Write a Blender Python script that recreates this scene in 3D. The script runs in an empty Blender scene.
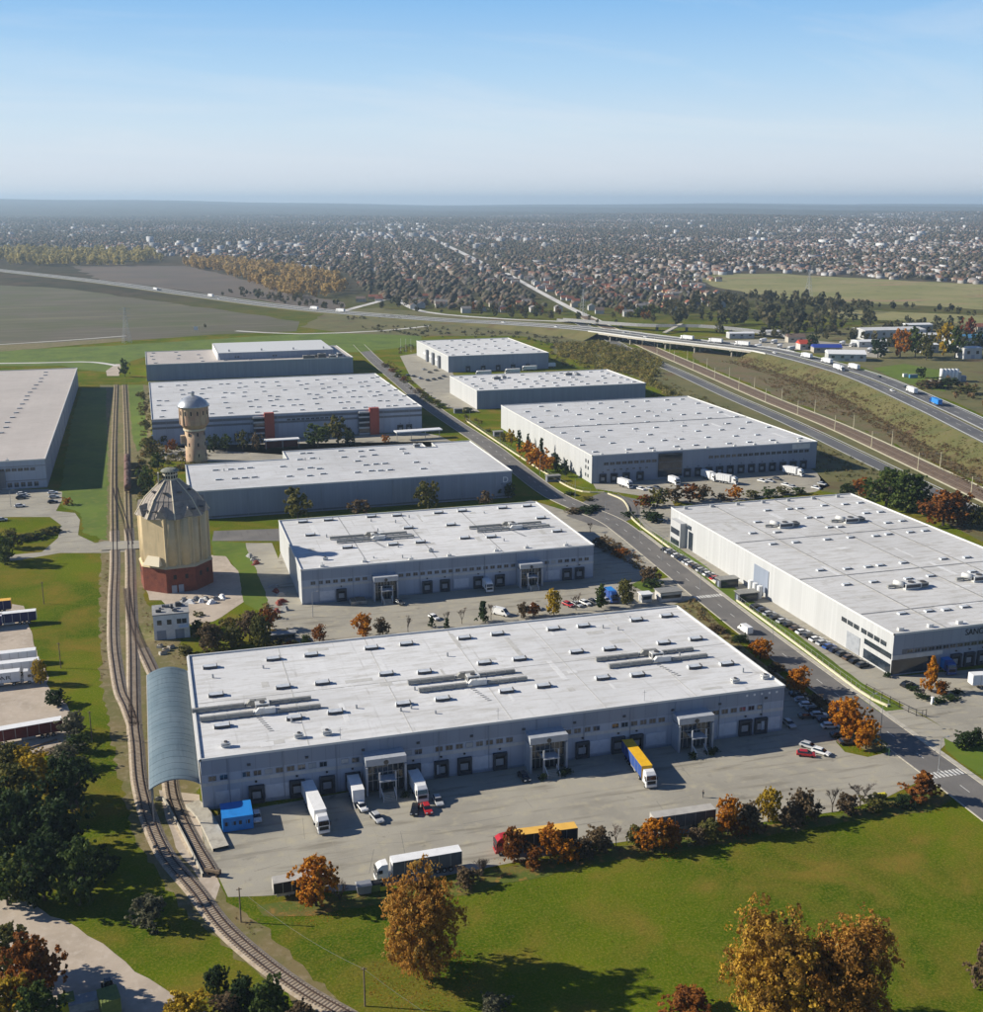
import bpy, bmesh, math, random
import numpy as np
from mathutils import Vector, Matrix

# ------------------------------------------------------------------ camera, sky, sun, exposure
S = bpy.context.scene
COL = S.collection
R = math.radians
CAM_H = 125.0
FPX = 1171.0                       # focal length in pixels of a 983 px wide picture
PITCH = math.atan(303.0 / FPX)
YAW = R(16.4)
cam_d = bpy.data.cameras.new('camera')
cam = bpy.data.objects.new('camera', cam_d)
COL.objects.link(cam)
cam.location = (0, 0, CAM_H)
cam.rotation_euler = (math.pi / 2 - PITCH, 0, -YAW)
cam_d.sensor_fit = 'HORIZONTAL'
cam_d.sensor_width = 36.0
cam_d.lens = FPX / 983.0 * 36.0
cam_d.clip_start = 1.0
cam_d.clip_end = 90000.0
S.camera = cam

SUN_TO = Vector((-1.78, 0.72, 1.0)).normalized()      # towards the sun
SUN_EL = math.asin(SUN_TO.z)
SUN_AZ = math.atan2(SUN_TO.x, SUN_TO.y)               # clockwise from +Y
world = bpy.data.worlds.new('World')
S.world = world
world.use_nodes = True
wn, wl = world.node_tree.nodes, world.node_tree.links
for n in list(wn):
    wn.remove(n)
w_out = wn.new('ShaderNodeOutputWorld')
w_bg = wn.new('ShaderNodeBackground')
w_sky = wn.new('ShaderNodeTexSky')
w_sky.sky_type = 'NISHITA'
w_sky.sun_disc = False
w_sky.sun_elevation = SUN_EL
w_sky.sun_rotation = SUN_AZ
w_sky.altitude = 150
w_sky.air_density = 1.0
w_sky.dust_density = 0.35
w_sky.ozone_density = 3.5
# thin cirrus: stretched noise on the view direction
w_tc = wn.new('ShaderNodeTexCoord')
w_sep = wn.new('ShaderNodeSeparateXYZ')
w_add = wn.new('ShaderNodeMath'); w_add.operation = 'ADD'; w_add.inputs[1].default_value = 0.16
w_dx = wn.new('ShaderNodeMath'); w_dx.operation = 'DIVIDE'
w_dy = wn.new('ShaderNodeMath'); w_dy.operation = 'DIVIDE'
w_cmb = wn.new('ShaderNodeCombineXYZ')
w_map = wn.new('ShaderNodeMapping')
w_map.inputs['Rotation'].default_value = (0, 0, R(-28))
w_map.inputs['Scale'].default_value = (0.5, 1.3, 1)
w_noise = wn.new('ShaderNodeTexNoise')
w_noise.inputs['Scale'].default_value = 1.05
w_noise.inputs['Detail'].default_value = 9
w_noise.inputs['Roughness'].default_value = 0.62
w_noise.inputs['Distortion'].default_value = 0.9
w_ramp = wn.new('ShaderNodeMapRange')
w_ramp.inputs['From Min'].default_value = 0.46
w_ramp.inputs['From Max'].default_value = 0.92
w_ramp.inputs['To Max'].default_value = 0.62
w_mix = wn.new('ShaderNodeMix'); w_mix.data_type = 'RGBA'
w_mix.inputs[7].default_value = (11.5, 12.0, 12.6, 1)
wl.new(w_tc.outputs['Generated'], w_sep.inputs[0])
wl.new(w_sep.outputs['Z'], w_add.inputs[0])
wl.new(w_sep.outputs['X'], w_dx.inputs[0]); wl.new(w_add.outputs[0], w_dx.inputs[1])
wl.new(w_sep.outputs['Y'], w_dy.inputs[0]); wl.new(w_add.outputs[0], w_dy.inputs[1])
wl.new(w_dx.outputs[0], w_cmb.inputs[0]); wl.new(w_dy.outputs[0], w_cmb.inputs[1])
wl.new(w_cmb.outputs[0], w_map.inputs[0]); wl.new(w_map.outputs[0], w_noise.inputs['Vector'])
wl.new(w_noise.outputs['Fac'], w_ramp.inputs['Value'])
w_thin = wn.new('ShaderNodeMapRange'); w_thin.interpolation_type = 'SMOOTHSTEP'      # cirrus thinned overhead, out of view, to keep ground shadows dark
w_thin.inputs['From Min'].default_value = 0.10; w_thin.inputs['From Max'].default_value = 0.55; w_thin.inputs['To Min'].default_value = 1.0; w_thin.inputs['To Max'].default_value = 0.12
w_cf = wn.new('ShaderNodeMath'); w_cf.operation = 'MULTIPLY'
wl.new(w_sep.outputs['Z'], w_thin.inputs['Value']); wl.new(w_ramp.outputs['Result'], w_cf.inputs[0]); wl.new(w_thin.outputs['Result'], w_cf.inputs[1])
wl.new(w_cf.outputs[0], w_mix.inputs[0])
# pale autumn mist low over the horizon, the same all round, thinning out with height
w_el = wn.new('ShaderNodeMapRange'); w_el.interpolation_type = 'SMOOTHSTEP'
w_el.inputs['From Min'].default_value = 0.15; w_el.inputs['From Max'].default_value = 0.27
w_el.inputs['To Min'].default_value = 1.0; w_el.inputs['To Max'].default_value = 0.0
w_z = wn.new('ShaderNodeMapRange'); w_z.inputs['From Min'].default_value = 0.0; w_z.inputs['From Max'].default_value = 0.36
w_cr = wn.new('ShaderNodeValToRGB'); cr_ = w_cr.color_ramp
MIST = [(0.0,(10.6,11.0,11.4)),(.07,(10.4,11.2,12.1)),(.16,(8.9,10.9,12.5)),(.28,(6.2,9.4,12.6)),(.43,(3.5,7.2,12.0)),(1.0,(1.6,4.0,8.4))]
while len(cr_.elements) < len(MIST): cr_.elements.new(.5)
for e_, (p_, c_) in zip(cr_.elements, MIST): e_.position = p_; e_.color = (c_[0]/13, c_[1]/13, c_[2]/13, 1)
w_up = wn.new('ShaderNodeVectorMath'); w_up.operation = 'SCALE'; w_up.inputs['Scale'].default_value = 13.0
w_mist = wn.new('ShaderNodeMix'); w_mist.data_type = 'RGBA'
w_tint = wn.new('ShaderNodeMix'); w_tint.data_type = 'RGBA'; w_tint.blend_type = 'MULTIPLY'; w_tint.inputs[0].default_value = 1.0
w_tint.inputs[7].default_value = (.52, .76, 1.12, 1)  # tint also darkens the upper sky so shadows get less fill
wl.new(w_sky.outputs[0], w_tint.inputs[6])
wl.new(w_sep.outputs['Z'], w_el.inputs['Value']); wl.new(w_el.outputs['Result'], w_mist.inputs[0])
wl.new(w_sep.outputs['Z'], w_z.inputs['Value']); wl.new(w_z.outputs['Result'], w_cr.inputs[0])
wl.new(w_cr.outputs[0], w_up.inputs[0]); wl.new(w_up.outputs[0], w_mist.inputs[7])
wl.new(w_tint.outputs[2], w_mist.inputs[6])
wl.new(w_mist.outputs[2], w_mix.inputs[6])
wl.new(w_mix.outputs[2], w_bg.inputs['Color'])
w_bg.inputs['Strength'].default_value = 0.05
wl.new(w_bg.outputs[0], w_out.inputs['Surface'])

sun_d = bpy.data.lights.new('sun', 'SUN')
sun_d.energy = 5.0
sun_d.angle = R(0.53)
sun_d.color = (1.0, 0.925, 0.79)
sun = bpy.data.objects.new('sun', sun_d)
COL.objects.link(sun)
sun.rotation_euler = SUN_TO.to_track_quat('Z', 'Y').to_euler()
sun.location = (-300, 120, 400)

S.view_settings.view_transform = 'Standard'
S.view_settings.look = 'None'
S.view_settings.exposure = 0.55
S.view_settings.gamma = 1.0
S.view_settings.use_curve_mapping = False
S.render.engine = 'CYCLES'
S.cycles.max_bounces = 5
S.cycles.diffuse_bounces = 2
S.cycles.glossy_bounces = 2
S.cycles.transmission_bounces = 2
S.cycles.transparent_max_bounces = 8
S.cycles.volume_bounces = 0
S.cycles.use_denoising = True
S.cycles.caustics_reflective = False
S.cycles.caustics_refractive = False

rnd = random.Random(7)
nrg = np.random.default_rng(7)

# ------------------------------------------------------------------ surveying: where a sight line meets a level plane
SP, CP, SY, CY = math.sin(PITCH), math.cos(PITCH), math.sin(YAW), math.cos(YAW)
def ray(px, py):
    a = (px - 491.5) / FPX; b = (py - 506.0) / FPX
    fw = CP - b * SP; up = -(SP + b * CP)
    return fw * SY + a * CY, fw * CY - a * SY, up
def gp(px, py, z=0.0):
    x, y, u = ray(px, py); t = (z - CAM_H) / u
    return (x * t, y * t)
def wp(px, py, Y):                      # on a wall plane y = Y
    x, y, u = ray(px, py); t = Y / y
    return (x * t, CAM_H + u * t)
def GP(pts, z=0.0):
    return [gp(p[0], p[1], z) for p in pts]

# ------------------------------------------------------------------ mesh helpers
class MB:
    def __init__(s): s.v = []; s.f = []
    def add(s, vs, fs):
        n = len(s.v); s.v += vs; s.f += [[i + n for i in q] for q in fs]; return s
    def frus(s, x0, x1, y0, y1, z0, X0, X1, Y0, Y1, z1):
        return s.add([(x0,y0,z0),(x1,y0,z0),(x1,y1,z0),(x0,y1,z0),(X0,Y0,z1),(X1,Y0,z1),(X1,Y1,z1),(X0,Y1,z1)],
                     [(3,2,1,0),(4,5,6,7),(0,1,5,4),(1,2,6,5),(2,3,7,6),(3,0,4,7)])
    def box(s, x0, x1, y0, y1, z0, z1):
        return s.frus(x0,x1,y0,y1,z0,x0,x1,y0,y1,z1)
    def prism(s, poly, z0, z1):
        n = len(poly)
        a = sum(poly[i][0]*poly[(i+1)%n][1]-poly[(i+1)%n][0]*poly[i][1] for i in range(n))
        if a < 0: poly = poly[::-1]
        return s.add([(x,y,z0) for x,y in poly]+[(x,y,z1) for x,y in poly],
                     [tuple(range(n-1,-1,-1)), tuple(range(n,2*n))]+[(i,(i+1)%n,(i+1)%n+n,i+n) for i in range(n)])
    def ring(s, loops, cap0=True, cap1=True):           # loft closed loops with equal counts
        n = len(loops[0]); base = len(s.v); vs = [p for l in loops for p in l]; fs = []
        for k in range(len(loops)-1):
            for i in range(n):
                j = (i+1) % n
                fs.append((k*n+i, k*n+j, (k+1)*n+j, (k+1)*n+i))
        if cap0: fs.append(tuple(range(n-1,-1,-1)))
        if cap1: fs.append(tuple((len(loops)-1)*n+i for i in range(n)))
        return s.add(vs, fs)
    def cyl(s, c, r, z0, z1, n=12, r1=None, a0=0):
        r1 = r if r1 is None else r1
        f = lambda rr, z: [(c[0]+rr*math.cos(a0+2*math.pi*i/n), c[1]+rr*math.sin(a0+2*math.pi*i/n), z) for i in range(n)]
        return s.ring([f(r, z0), f(r1, z1)])
    def rod(s, a, b, r, n=4, r1=None):
        a = Vector(a); b = Vector(b); d = (b-a)
        if d.length < 1e-6: return s
        q = d.normalized(); u = q.orthogonal().normalized(); w = q.cross(u); r1 = r if r1 is None else r1
        f = lambda p, rr: [tuple(p+u*rr*math.cos(2*math.pi*i/n)+w*rr*math.sin(2*math.pi*i/n)) for i in range(n)]
        return s.ring([f(a, r), f(b, r1)])
    def axle(s, c, r, w, n=12):                         # wheel, axis along local y
        f = lambda y: [(c[0]+r*math.cos(-2*math.pi*i/n), y, c[2]+r*math.sin(-2*math.pi*i/n)) for i in range(n)]
        return s.ring([f(c[1]-w/2), f(c[1]+w/2)])
    def quad(s, a, b, c, d): return s.add([a,b,c,d], [(0,1,2,3)])
    def mesh(s, name, mat=None, smooth=False):
        m = bpy.data.meshes.new(name); m.from_pydata(s.v, [], s.f); m.update()
        if mat is not None: m.materials.append(mat)
        if smooth:
            m.polygons.foreach_set('use_smooth', [True]*len(m.polygons))
        return m
    def build(s, name, mat=None, parent=None, smooth=False):
        return ob(name, s.mesh(name, mat, smooth), parent)

def ob(name, mesh, parent=None, loc=None, rz=None):
    o = bpy.data.objects.new(name, mesh); COL.objects.link(o)
    if parent is not None: o.parent = parent
    if loc is not None: o.location = loc
    if rz is not None: o.rotation_euler[2] = rz
    return o
def tag(o, label=None, cat=None, group=None, kind=None):
    if label: o['label'] = label
    if cat: o['category'] = cat
    if group: o['group'] = group
    if kind: o['kind'] = kind
    return o
def thing(name, label, cat, loc=(0,0,0), rz=0.0, group=None):
    o = bpy.data.objects.new(name, None); COL.objects.link(o)
    o.empty_display_size = 0.5
    o.location = loc; o.rotation_euler[2] = rz
    return tag(o, label, cat, group)
def copy_tree(root, parent=None):
    c = root.copy(); COL.objects.link(c); c.parent = parent
    for ch in list(root.children):
        copy_tree(ch, c)
    return c
ORD = ['first','second','third','fourth','fifth','sixth','seventh','eighth','ninth','tenth','eleventh','twelfth','thirteenth',
       'fourteenth','fifteenth','sixteenth','seventeenth','eighteenth','nineteenth','twentieth']

# ------------------------------------------------------------------ materials
def nodes(name):
    m = bpy.data.materials.new(name); m.use_nodes = True
    nt = m.node_tree; b = nt.nodes['Principled BSDF']
    return m, nt.nodes, nt.links, b
def rgba(c): return (c[0], c[1], c[2], 1.0)
def mixc(N, L, fac, a, b):
    x = N.new('ShaderNodeMix'); x.data_type = 'RGBA'
    if hasattr(fac, 'node'): L.new(fac, x.inputs[0])
    else: x.inputs[0].default_value = fac
    for i, c in ((6, a), (7, b)):
        if hasattr(c, 'node'): L.new(c, x.inputs[i])
        else: x.inputs[i].default_value = rgba(c)
    return x.outputs[2]
def noise(N, L, vec, scale, detail=4, rough=0.55, dist=0.0):
    t = N.new('ShaderNodeTexNoise'); t.inputs['Scale'].default_value = scale
    t.inputs['Detail'].default_value = detail; t.inputs['Roughness'].default_value = rough; t.inputs['Distortion'].default_value = dist
    L.new(vec, t.inputs['Vector']); return t.outputs['Fac']
def span(N, L, v, a, b, lo=0.0, hi=1.0):
    t = N.new('ShaderNodeMapRange'); t.inputs['From Min'].default_value = a; t.inputs['From Max'].default_value = b
    t.inputs['To Min'].default_value = lo; t.inputs['To Max'].default_value = hi
    L.new(v, t.inputs['Value']); return t.outputs['Result']
def vscale(N, L, vec, sc):
    t = N.new('ShaderNodeMapping'); t.inputs['Scale'].default_value = sc; L.new(vec, t.inputs['Vector']); return t.outputs[0]
def mk(name, layers, rough=0.8, metal=0.0, spec=0.3, bump=None, obj=False):
    """layers: first is a colour, the rest (colour, noise scale or xyz scale, from, to[, detail])"""
    m, N, L, b = nodes(name)
    if obj: vec = N.new('ShaderNodeTexCoord').outputs['Object']
    else: vec = N.new('ShaderNodeNewGeometry').outputs['Position']
    col = layers[0]
    for l in layers[1:]:
        v = vec; sc = l[1]
        if isinstance(sc, tuple): v = vscale(N, L, vec, sc); sc = 1.0
        f = span(N, L, noise(N, L, v, sc, l[4] if len(l) > 4 else 5), l[2], l[3])
        col = mixc(N, L, f, col, l[0])
    if hasattr(col, 'node'): L.new(col, b.inputs['Base Color'])
    else: b.inputs['Base Color'].default_value = rgba(col)
    b.inputs['Roughness'].default_value = rough; b.inputs['Metallic'].default_value = metal
    b.inputs['Specular IOR Level'].default_value = spec
    if bump:
        bp = N.new('ShaderNodeBump'); bp.inputs['Strength'].default_value = bump[1]; bp.inputs['Distance'].default_value = bump[2] if len(bump) > 2 else 0.1
        L.new(noise(N, L, vec, bump[0], 6, 0.6), bp.inputs['Height']); L.new(bp.outputs[0], b.inputs['Normal'])
    return m
def leafmat(name, stops, hue=0.05):
    m, N, L, b = nodes(name)
    at = N.new('ShaderNodeAttribute'); at.attribute_name = 'rnd'
    oi = N.new('ShaderNodeObjectInfo')
    ad = N.new('ShaderNodeMath'); ad.operation = 'MULTIPLY_ADD'; ad.inputs[1].default_value = 0.22; 
    L.new(oi.outputs['Random'], ad.inputs[0]); L.new(at.outputs['Fac'], ad.inputs[2])
    sb = N.new('ShaderNodeMath'); sb.operation = 'SUBTRACT'; sb.inputs[1].default_value = 0.11; L.new(ad.outputs[0], sb.inputs[0])
    rp = N.new('ShaderNodeValToRGB'); cr = rp.color_ramp
    while len(cr.elements) < len(stops): cr.elements.new(0.5)
    for e, (p, c) in zip(cr.elements, stops): e.position = p; e.color = rgba(c)
    L.new(sb.outputs[0], rp.inputs[0])
    L.new(rp.outputs[0], b.inputs['Base Color']); b.inputs['Roughness'].default_value = 0.7; b.inputs['Specular IOR Level'].default_value = 0.15
    tr = N.new('ShaderNodeBsdfTranslucent'); L.new(rp.outputs[0], tr.inputs['Color'])
    mx = N.new('ShaderNodeMixShader'); mx.inputs[0].default_value = 0.38
    L.new(b.outputs[0], mx.inputs[1]); L.new(tr.outputs[0], mx.inputs[2])
    L.new(mx.outputs[0], N['Material Output'].inputs['Surface'])
    return m
M = {}
M['leaf_green'] = leafmat('leaf_green', [(0,(0.027,0.054,0.013)),(.5,(0.080,0.124,0.027)),(1,(0.192,0.214,0.050))])
M['leaf_dark'] = leafmat('leaf_dark', [(0,(0.017,0.034,0.014)),(.6,(0.043,0.076,0.024)),(1,(0.109,0.136,0.048))])
M['leaf_olive'] = leafmat('leaf_olive', [(0,(0.058,0.069,0.019)),(.5,(0.146,0.146,0.039)),(1,(0.293,0.244,0.069))])
M['leaf_yellow'] = leafmat('leaf_yellow', [(0,(.20,.14,.015)),(.5,(.48,.33,.025)),(1,(.66,.48,.05))])
M['leaf_orange'] = leafmat('leaf_orange', [(0,(.20,.075,.012)),(.35,(.46,.17,.015)),(.7,(.62,.27,.02)),(1,(.66,.40,.04))])
M['leaf_rust'] = leafmat('leaf_rust', [(0,(.12,.05,.018)),(.5,(.30,.11,.022)),(.85,(.42,.17,.03)),(1,(.30,.21,.06))])
M['leaf_mixed'] = leafmat('leaf_mixed', [(0,(.12,.07,.022)),(.3,(.27,.14,.03)),(.55,(.42,.20,.035)),(.8,(.50,.28,.05)),(1,(.40,.33,.12))])
M['leaf_brown'] = leafmat('leaf_brown', [(0,(0.061,0.045,0.028)),(.5,(0.173,0.121,0.065)),(1,(0.344,0.254,0.142))])
M['leaf_red'] = leafmat('leaf_red', [(0,(0.084,0.020,0.014)),(.5,(0.238,0.053,0.022)),(1,(0.350,0.140,0.035))])
M['leaf_grey'] = leafmat('leaf_grey', [(0,(0.064,0.064,0.046)),(.5,(0.154,0.154,0.090)),(1,(0.306,0.288,0.180))])
M['leaf_gold'] = leafmat('leaf_gold', [(0,(.16,.085,.02)),(.3,(.34,.19,.035)),(.6,(.56,.34,.04)),(.85,(.64,.42,.06)),(1,(.45,.36,.13))])
M['bark'] = mk('bark', [(.06,.045,.035), ((.11,.09,.07), 6, .4, .65)], .9, bump=(20,.4,.03), obj=True)
M['twig'] = mk('twig', [(.10,.075,.06), ((.17,.13,.11), 3, .4, .65)], .9, obj=True)
M['grass'] = None
M['concrete'] = mk('concrete', [(.36,.335,.275), ((.29,.27,.225), .06, .42, .68), ((.41,.37,.27), .35, .52, .75), ((.21,.19,.15), (.06,.45,1), .54, .72), ((.16,.145,.12), .21, .64, .76), ((.21,.195,.17), 2.2, .6, .85)], .9, spec=.2, bump=(3,.15,.02))
M['asphalt'] = mk('asphalt', [(.15,.143,.135), ((.20,.187,.172), .10, .42, .68), ((.10,.097,.095), (.6,.05,1), .58, .78), ((.14,.13,.12), 1.8, .55, .8)], .9, spec=.2, bump=(6,.15,.02))
M['motorway'] = mk('motorway', [(.115,.115,.12), ((.16,.158,.155), .04, .4, .65), ((.09,.09,.092), .4, .55, .8)], .85, spec=.25)
M['kerb'] = mk('kerb', [(.46,.43,.36), ((.33,.30,.25), .8, .45, .7)], .9)
M['plinth'] = mk('plinth', [(.68,.62,.42), ((.52,.48,.36), .7, .45, .75)], .9)
M['paint'] = mk('paint', [(.68,.67,.63), ((.40,.39,.37), 2.5, .52, .72)], .7)
M['ballast'] = mk('ballast', [(.40,.325,.235), ((.27,.215,.155), .5, .42, .65), ((.42,.37,.31), 2.6, .48, .7)], .95, bump=(9,.5,.06))
M['sand'] = mk('sand', [(.47,.395,.315), ((.36,.30,.235), .12, .42, .68), ((.52,.45,.375), .7, .5, .78), ((.24,.20,.16), .3, .63, .80)], .95, bump=(4,.3,.05))
M['dirtgrass'] = mk('dirtgrass', [(.185,.145,.062), ((.125,.125,.032), .09, .40, .66), ((.27,.215,.13), .5, .50, .78), ((.075,.075,.03), 1.7, .58, .78)], .95, bump=(3,.4,.12))
M['soil'] = mk('soil', [(.105,.092,.062), ((.085,.088,.036), .007, .38, .60), ((.165,.135,.10), (.012,.12,1), .50, .72), ((.085,.095,.035), .012, .52, .68), ((.15,.14,.075), (.004,.03,1), .56, .7)], .95)
M['soil2'] = mk('soil2', [(.135,.105,.08), ((.10,.085,.07), .008, .4, .65), ((.10,.105,.05), .02, .58, .75)], .95)
M['meadow'] = mk('meadow', [(.20,.20,.065), ((.27,.24,.10), .008, .40, .64), ((.34,.20,.13), (.003,.015,1), .58, .70), ((.09,.11,.035), .05, .56, .76)], .95)
M['verge'] = mk('verge', [(.145,.130,.045), ((.10,.105,.032), .05, .40, .64), ((.15,.125,.055), .25, .50, .75), ((.11,.060,.03), .03, .57, .72)], .95, bump=(1.5,.4,.3))
M['brownbank'] = mk('brownbank', [(.155,.115,.055), ((.12,.115,.04), .06, .40, .60), ((.20,.145,.08), .4, .50, .75)], .95, bump=(1.2,.5,.4))
M['lushgrass'] = mk('lushgrass', [(.110,.165,.010), ((.075,.12,.008), .05, .40, .65), ((.155,.175,.02), .25, .52, .78)], .95, bump=(4,.3,.08))
M['litter'] = mk('litter', [(.085,.115,.012), ((.16,.115,.03), .22, .45, .66), ((.30,.16,.035), .5, .54, .70), ((.36,.21,.05), 2.2, .60, .78)], .95, bump=(4,.4,.08))
M['portal'] = mk('portal', [(.42,.44,.47), ((.34,.36,.39), .8, .45, .7)], .4, spec=.5)
M['hedge'] = M['leaf_dark']
M['rust'] = mk('rust', [(.07,.048,.038), ((.12,.075,.052), 3, .4, .7)], .7, metal=.3)
M['sleeper'] = mk('sleeper', [(.17,.13,.10), ((.26,.21,.165), 1.4, .45, .7)], .9)
M['steel'] = mk('steel', [(.42,.43,.44), ((.30,.31,.32), 2, .45, .7)], .5, metal=.4)
M['galv'] = mk('galv', [(.36,.37,.38)], .5, metal=.5)
M['white'] = mk('white', [(.78,.78,.77), ((.66,.66,.65), 1.3, .5, .8)], .45, spec=.5, obj=True)
M['black'] = mk('black', [(.018,.018,.02)], .6)
M['tyre'] = mk('tyre', [(.02,.02,.021)], .9)
M['glass'] = mk('glass', [(.018,.026,.038), ((.05,.065,.085), .25, .5, .7)], .08, spec=.8)
M['glass_pale'] = mk('glass_pale', [(.30,.34,.38)], .2, spec=.7)
M['carglass'] = mk('carglass', [(.016,.02,.026)], .06, spec=.9)
M['dock'] = mk('dock', [(.045,.05,.062), ((.07,.075,.09), 1.2, .45, .7)], .8)
M['dockdoor'] = mk('dockdoor', [(.33,.35,.38), ((.26,.28,.31), .8, .45, .7)], .6)
M['infill'] = mk('infill', [(.52,.56,.63), ((.44,.48,.55), .8, .45, .7)], .5)
M['wood'] = mk('wood', [(.24,.18,.12), ((.15,.11,.08), 2, .4, .7)], .9)
def grassmat():
    m, N, L, b = nodes('grass')
    pos = N.new('ShaderNodeNewGeometry').outputs['Position']
    near = mixc(N, L, span(N, L, noise(N, L, pos, .022, 5), .40, .62), (.046,.094,.003), (.104,.146,.005))
    near = mixc(N, L, span(N, L, noise(N, L, pos, .055, 6, .6, .6), .45, .67), near, (.185,.135,.024))
    near = mixc(N, L, span(N, L, noise(N, L, pos, .33, 6), .50, .75), near, (.10,.135,.010))
    near = mixc(N, L, span(N, L, noise(N, L, pos, 2.1, 5, .65), .46, .74, 0, .85), near, (.25,.215,.035))
    near = mixc(N, L, span(N, L, noise(N, L, pos, 4.5, 4, .65), .52, .75, 0, .7), near, (.030,.055,.005))
    far = mixc(N, L, span(N, L, noise(N, L, pos, .006, 6), .40, .62), (.075,.072,.05), (.105,.085,.062))
    far = mixc(N, L, span(N, L, noise(N, L, pos, .03, 6), .45, .7), far, (.05,.055,.04))
    ln = N.new('ShaderNodeVectorMath'); ln.operation = 'LENGTH'; L.new(pos, ln.inputs[0])
    col = mixc(N, L, span(N, L, ln.outputs['Value'], 1150, 1750), near, far)
    L.new(col, b.inputs['Base Color']); b.inputs['Roughness'].default_value = .95; b.inputs['Specular IOR Level'].default_value = .0
    bp = N.new('ShaderNodeBump'); bp.inputs['Strength'].default_value = .55; bp.inputs['Distance'].default_value = .15
    L.new(noise(N, L, pos, 3.0, 7, .7), bp.inputs['Height']); L.new(bp.outputs[0], b.inputs['Normal'])
    return m
M['grass'] = grassmat()
def cladding(name, c1, c2, pitch=1.0, axis=0):
    """sandwich panel wall: faint upright joints, a little weathering"""
    m, N, L, b = nodes(name)
    pos = N.new('ShaderNodeNewGeometry').outputs['Position']
    sx = N.new('ShaderNodeSeparateXYZ'); L.new(pos, sx.inputs[0])
    ad = N.new('ShaderNodeMath'); ad.operation = 'ADD'; L.new(sx.outputs[0], ad.inputs[0]); L.new(sx.outputs[1], ad.inputs[1])
    dv = N.new('ShaderNodeMath'); dv.operation = 'DIVIDE'; dv.inputs[1].default_value = pitch; L.new(ad.outputs[0], dv.inputs[0])
    fr = N.new('ShaderNodeMath'); fr.operation = 'FRACT'; L.new(dv.outputs[0], fr.inputs[0])
    ln = span(N, L, fr.outputs[0], 0.0, 0.06, 0.9, 0.0)
    fl = N.new('ShaderNodeMath'); fl.operation = 'FLOOR'; L.new(dv.outputs[0], fl.inputs[0])
    wnz = N.new('ShaderNodeTexWhiteNoise'); wnz.noise_dimensions = '1D'; L.new(fl.outputs[0], wnz.inputs['W'])
    base = mixc(N, L, wnz.outputs['Value'], c1, tuple(c*.87 for c in c1))
    base = mixc(N, L, span(N, L, noise(N, L, vscale(N, L, pos, (.5,.5,.07)), 1.0, 5), .45, .75), base, c2)
    base = mixc(N, L, ln, base, tuple(c*.6 for c in c1))
    L.new(base, b.inputs['Base Color']); b.inputs['Roughness'].default_value = .5; b.inputs['Specular IOR Level'].default_value = .35
    return m
M['clad'] = cladding('clad', (.38,.43,.52), (.33,.38,.465), 3.0)  # warehouse fronts: panel colour lowered to carry the shade they stand in
M['clad_white'] = cladding('clad_white', (.50,.51,.515), (.44,.45,.455), 1.1)  # white panels; also the paler tone for sunlit sides of grey halls
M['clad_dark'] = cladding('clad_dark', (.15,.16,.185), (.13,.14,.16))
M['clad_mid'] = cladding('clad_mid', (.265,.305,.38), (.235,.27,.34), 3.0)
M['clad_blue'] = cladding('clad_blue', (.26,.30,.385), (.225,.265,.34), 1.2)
M['clad_red'] = cladding('clad_red', (.40,.075,.045), (.33,.06,.04), .6)
def roofmat(name, c, stain, seam=2.0, dark=.80):
    m, N, L, b = nodes(name)
    pos = N.new('ShaderNodeNewGeometry').outputs['Position']
    sx = N.new('ShaderNodeSeparateXYZ'); L.new(pos, sx.inputs[0])
    dv = N.new('ShaderNodeMath'); dv.operation = 'DIVIDE'; dv.inputs[1].default_value = seam; L.new(sx.outputs[0], dv.inputs[0])
    fr = N.new('ShaderNodeMath'); fr.operation = 'FRACT'; L.new(dv.outputs[0], fr.inputs[0])
    fl = N.new('ShaderNodeMath'); fl.operation = 'FLOOR'; L.new(dv.outputs[0], fl.inputs[0])
    wnz = N.new('ShaderNodeTexWhiteNoise'); wnz.noise_dimensions = '1D'; L.new(fl.outputs[0], wnz.inputs['W'])
    base = mixc(N, L, wnz.outputs['Value'], c, tuple(x*.965 for x in c))
    base = mixc(N, L, span(N, L, fr.outputs[0], 0, .05, .35, 0), base, tuple(x*.75 for x in c))
    base = mixc(N, L, span(N, L, noise(N, L, pos, .028, 5), .42, .70, 0, .8), base, tuple(x*dark for x in c))
    base = mixc(N, L, span(N, L, noise(N, L, vscale(N, L, pos, (.12,.6,1)), 1.0, 6, .62, .5), .46, .74, 0, .8), base, stain)
    base = mixc(N, L, span(N, L, noise(N, L, pos, .9, 6, .65), .56, .78, 0, .5), base, stain)
    dvy = N.new('ShaderNodeMath'); dvy.operation = 'DIVIDE'; dvy.inputs[1].default_value = 12.2; L.new(sx.outputs[1], dvy.inputs[0])
    fry = N.new('ShaderNodeMath'); fry.operation = 'FRACT'; L.new(dvy.outputs[0], fry.inputs[0])
    base = mixc(N, L, span(N, L, fry.outputs[0], 0, .02, .45, 0), base, tuple(x*.7 for x in c))
    base = mixc(N, L, span(N, L, noise(N, L, vscale(N, L, pos, (.9,.05,1)), 1.0, 4, .6), .62, .78, 0, .55), base, tuple(x*.72 for x in stain))
    L.new(base, b.inputs['Base Color']); b.inputs['Roughness'].default_value = .75; b.inputs['Specular IOR Level'].default_value = .2
    return m
M['roof'] = roofmat('roof', (.69,.69,.685), (.42,.40,.36))
M['roof_grey'] = roofmat('roof_grey', (.61,.615,.62), (.39,.375,.35))
M['roof_pink'] = roofmat('roof_pink', (.52,.475,.435), (.40,.355,.315))
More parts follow.
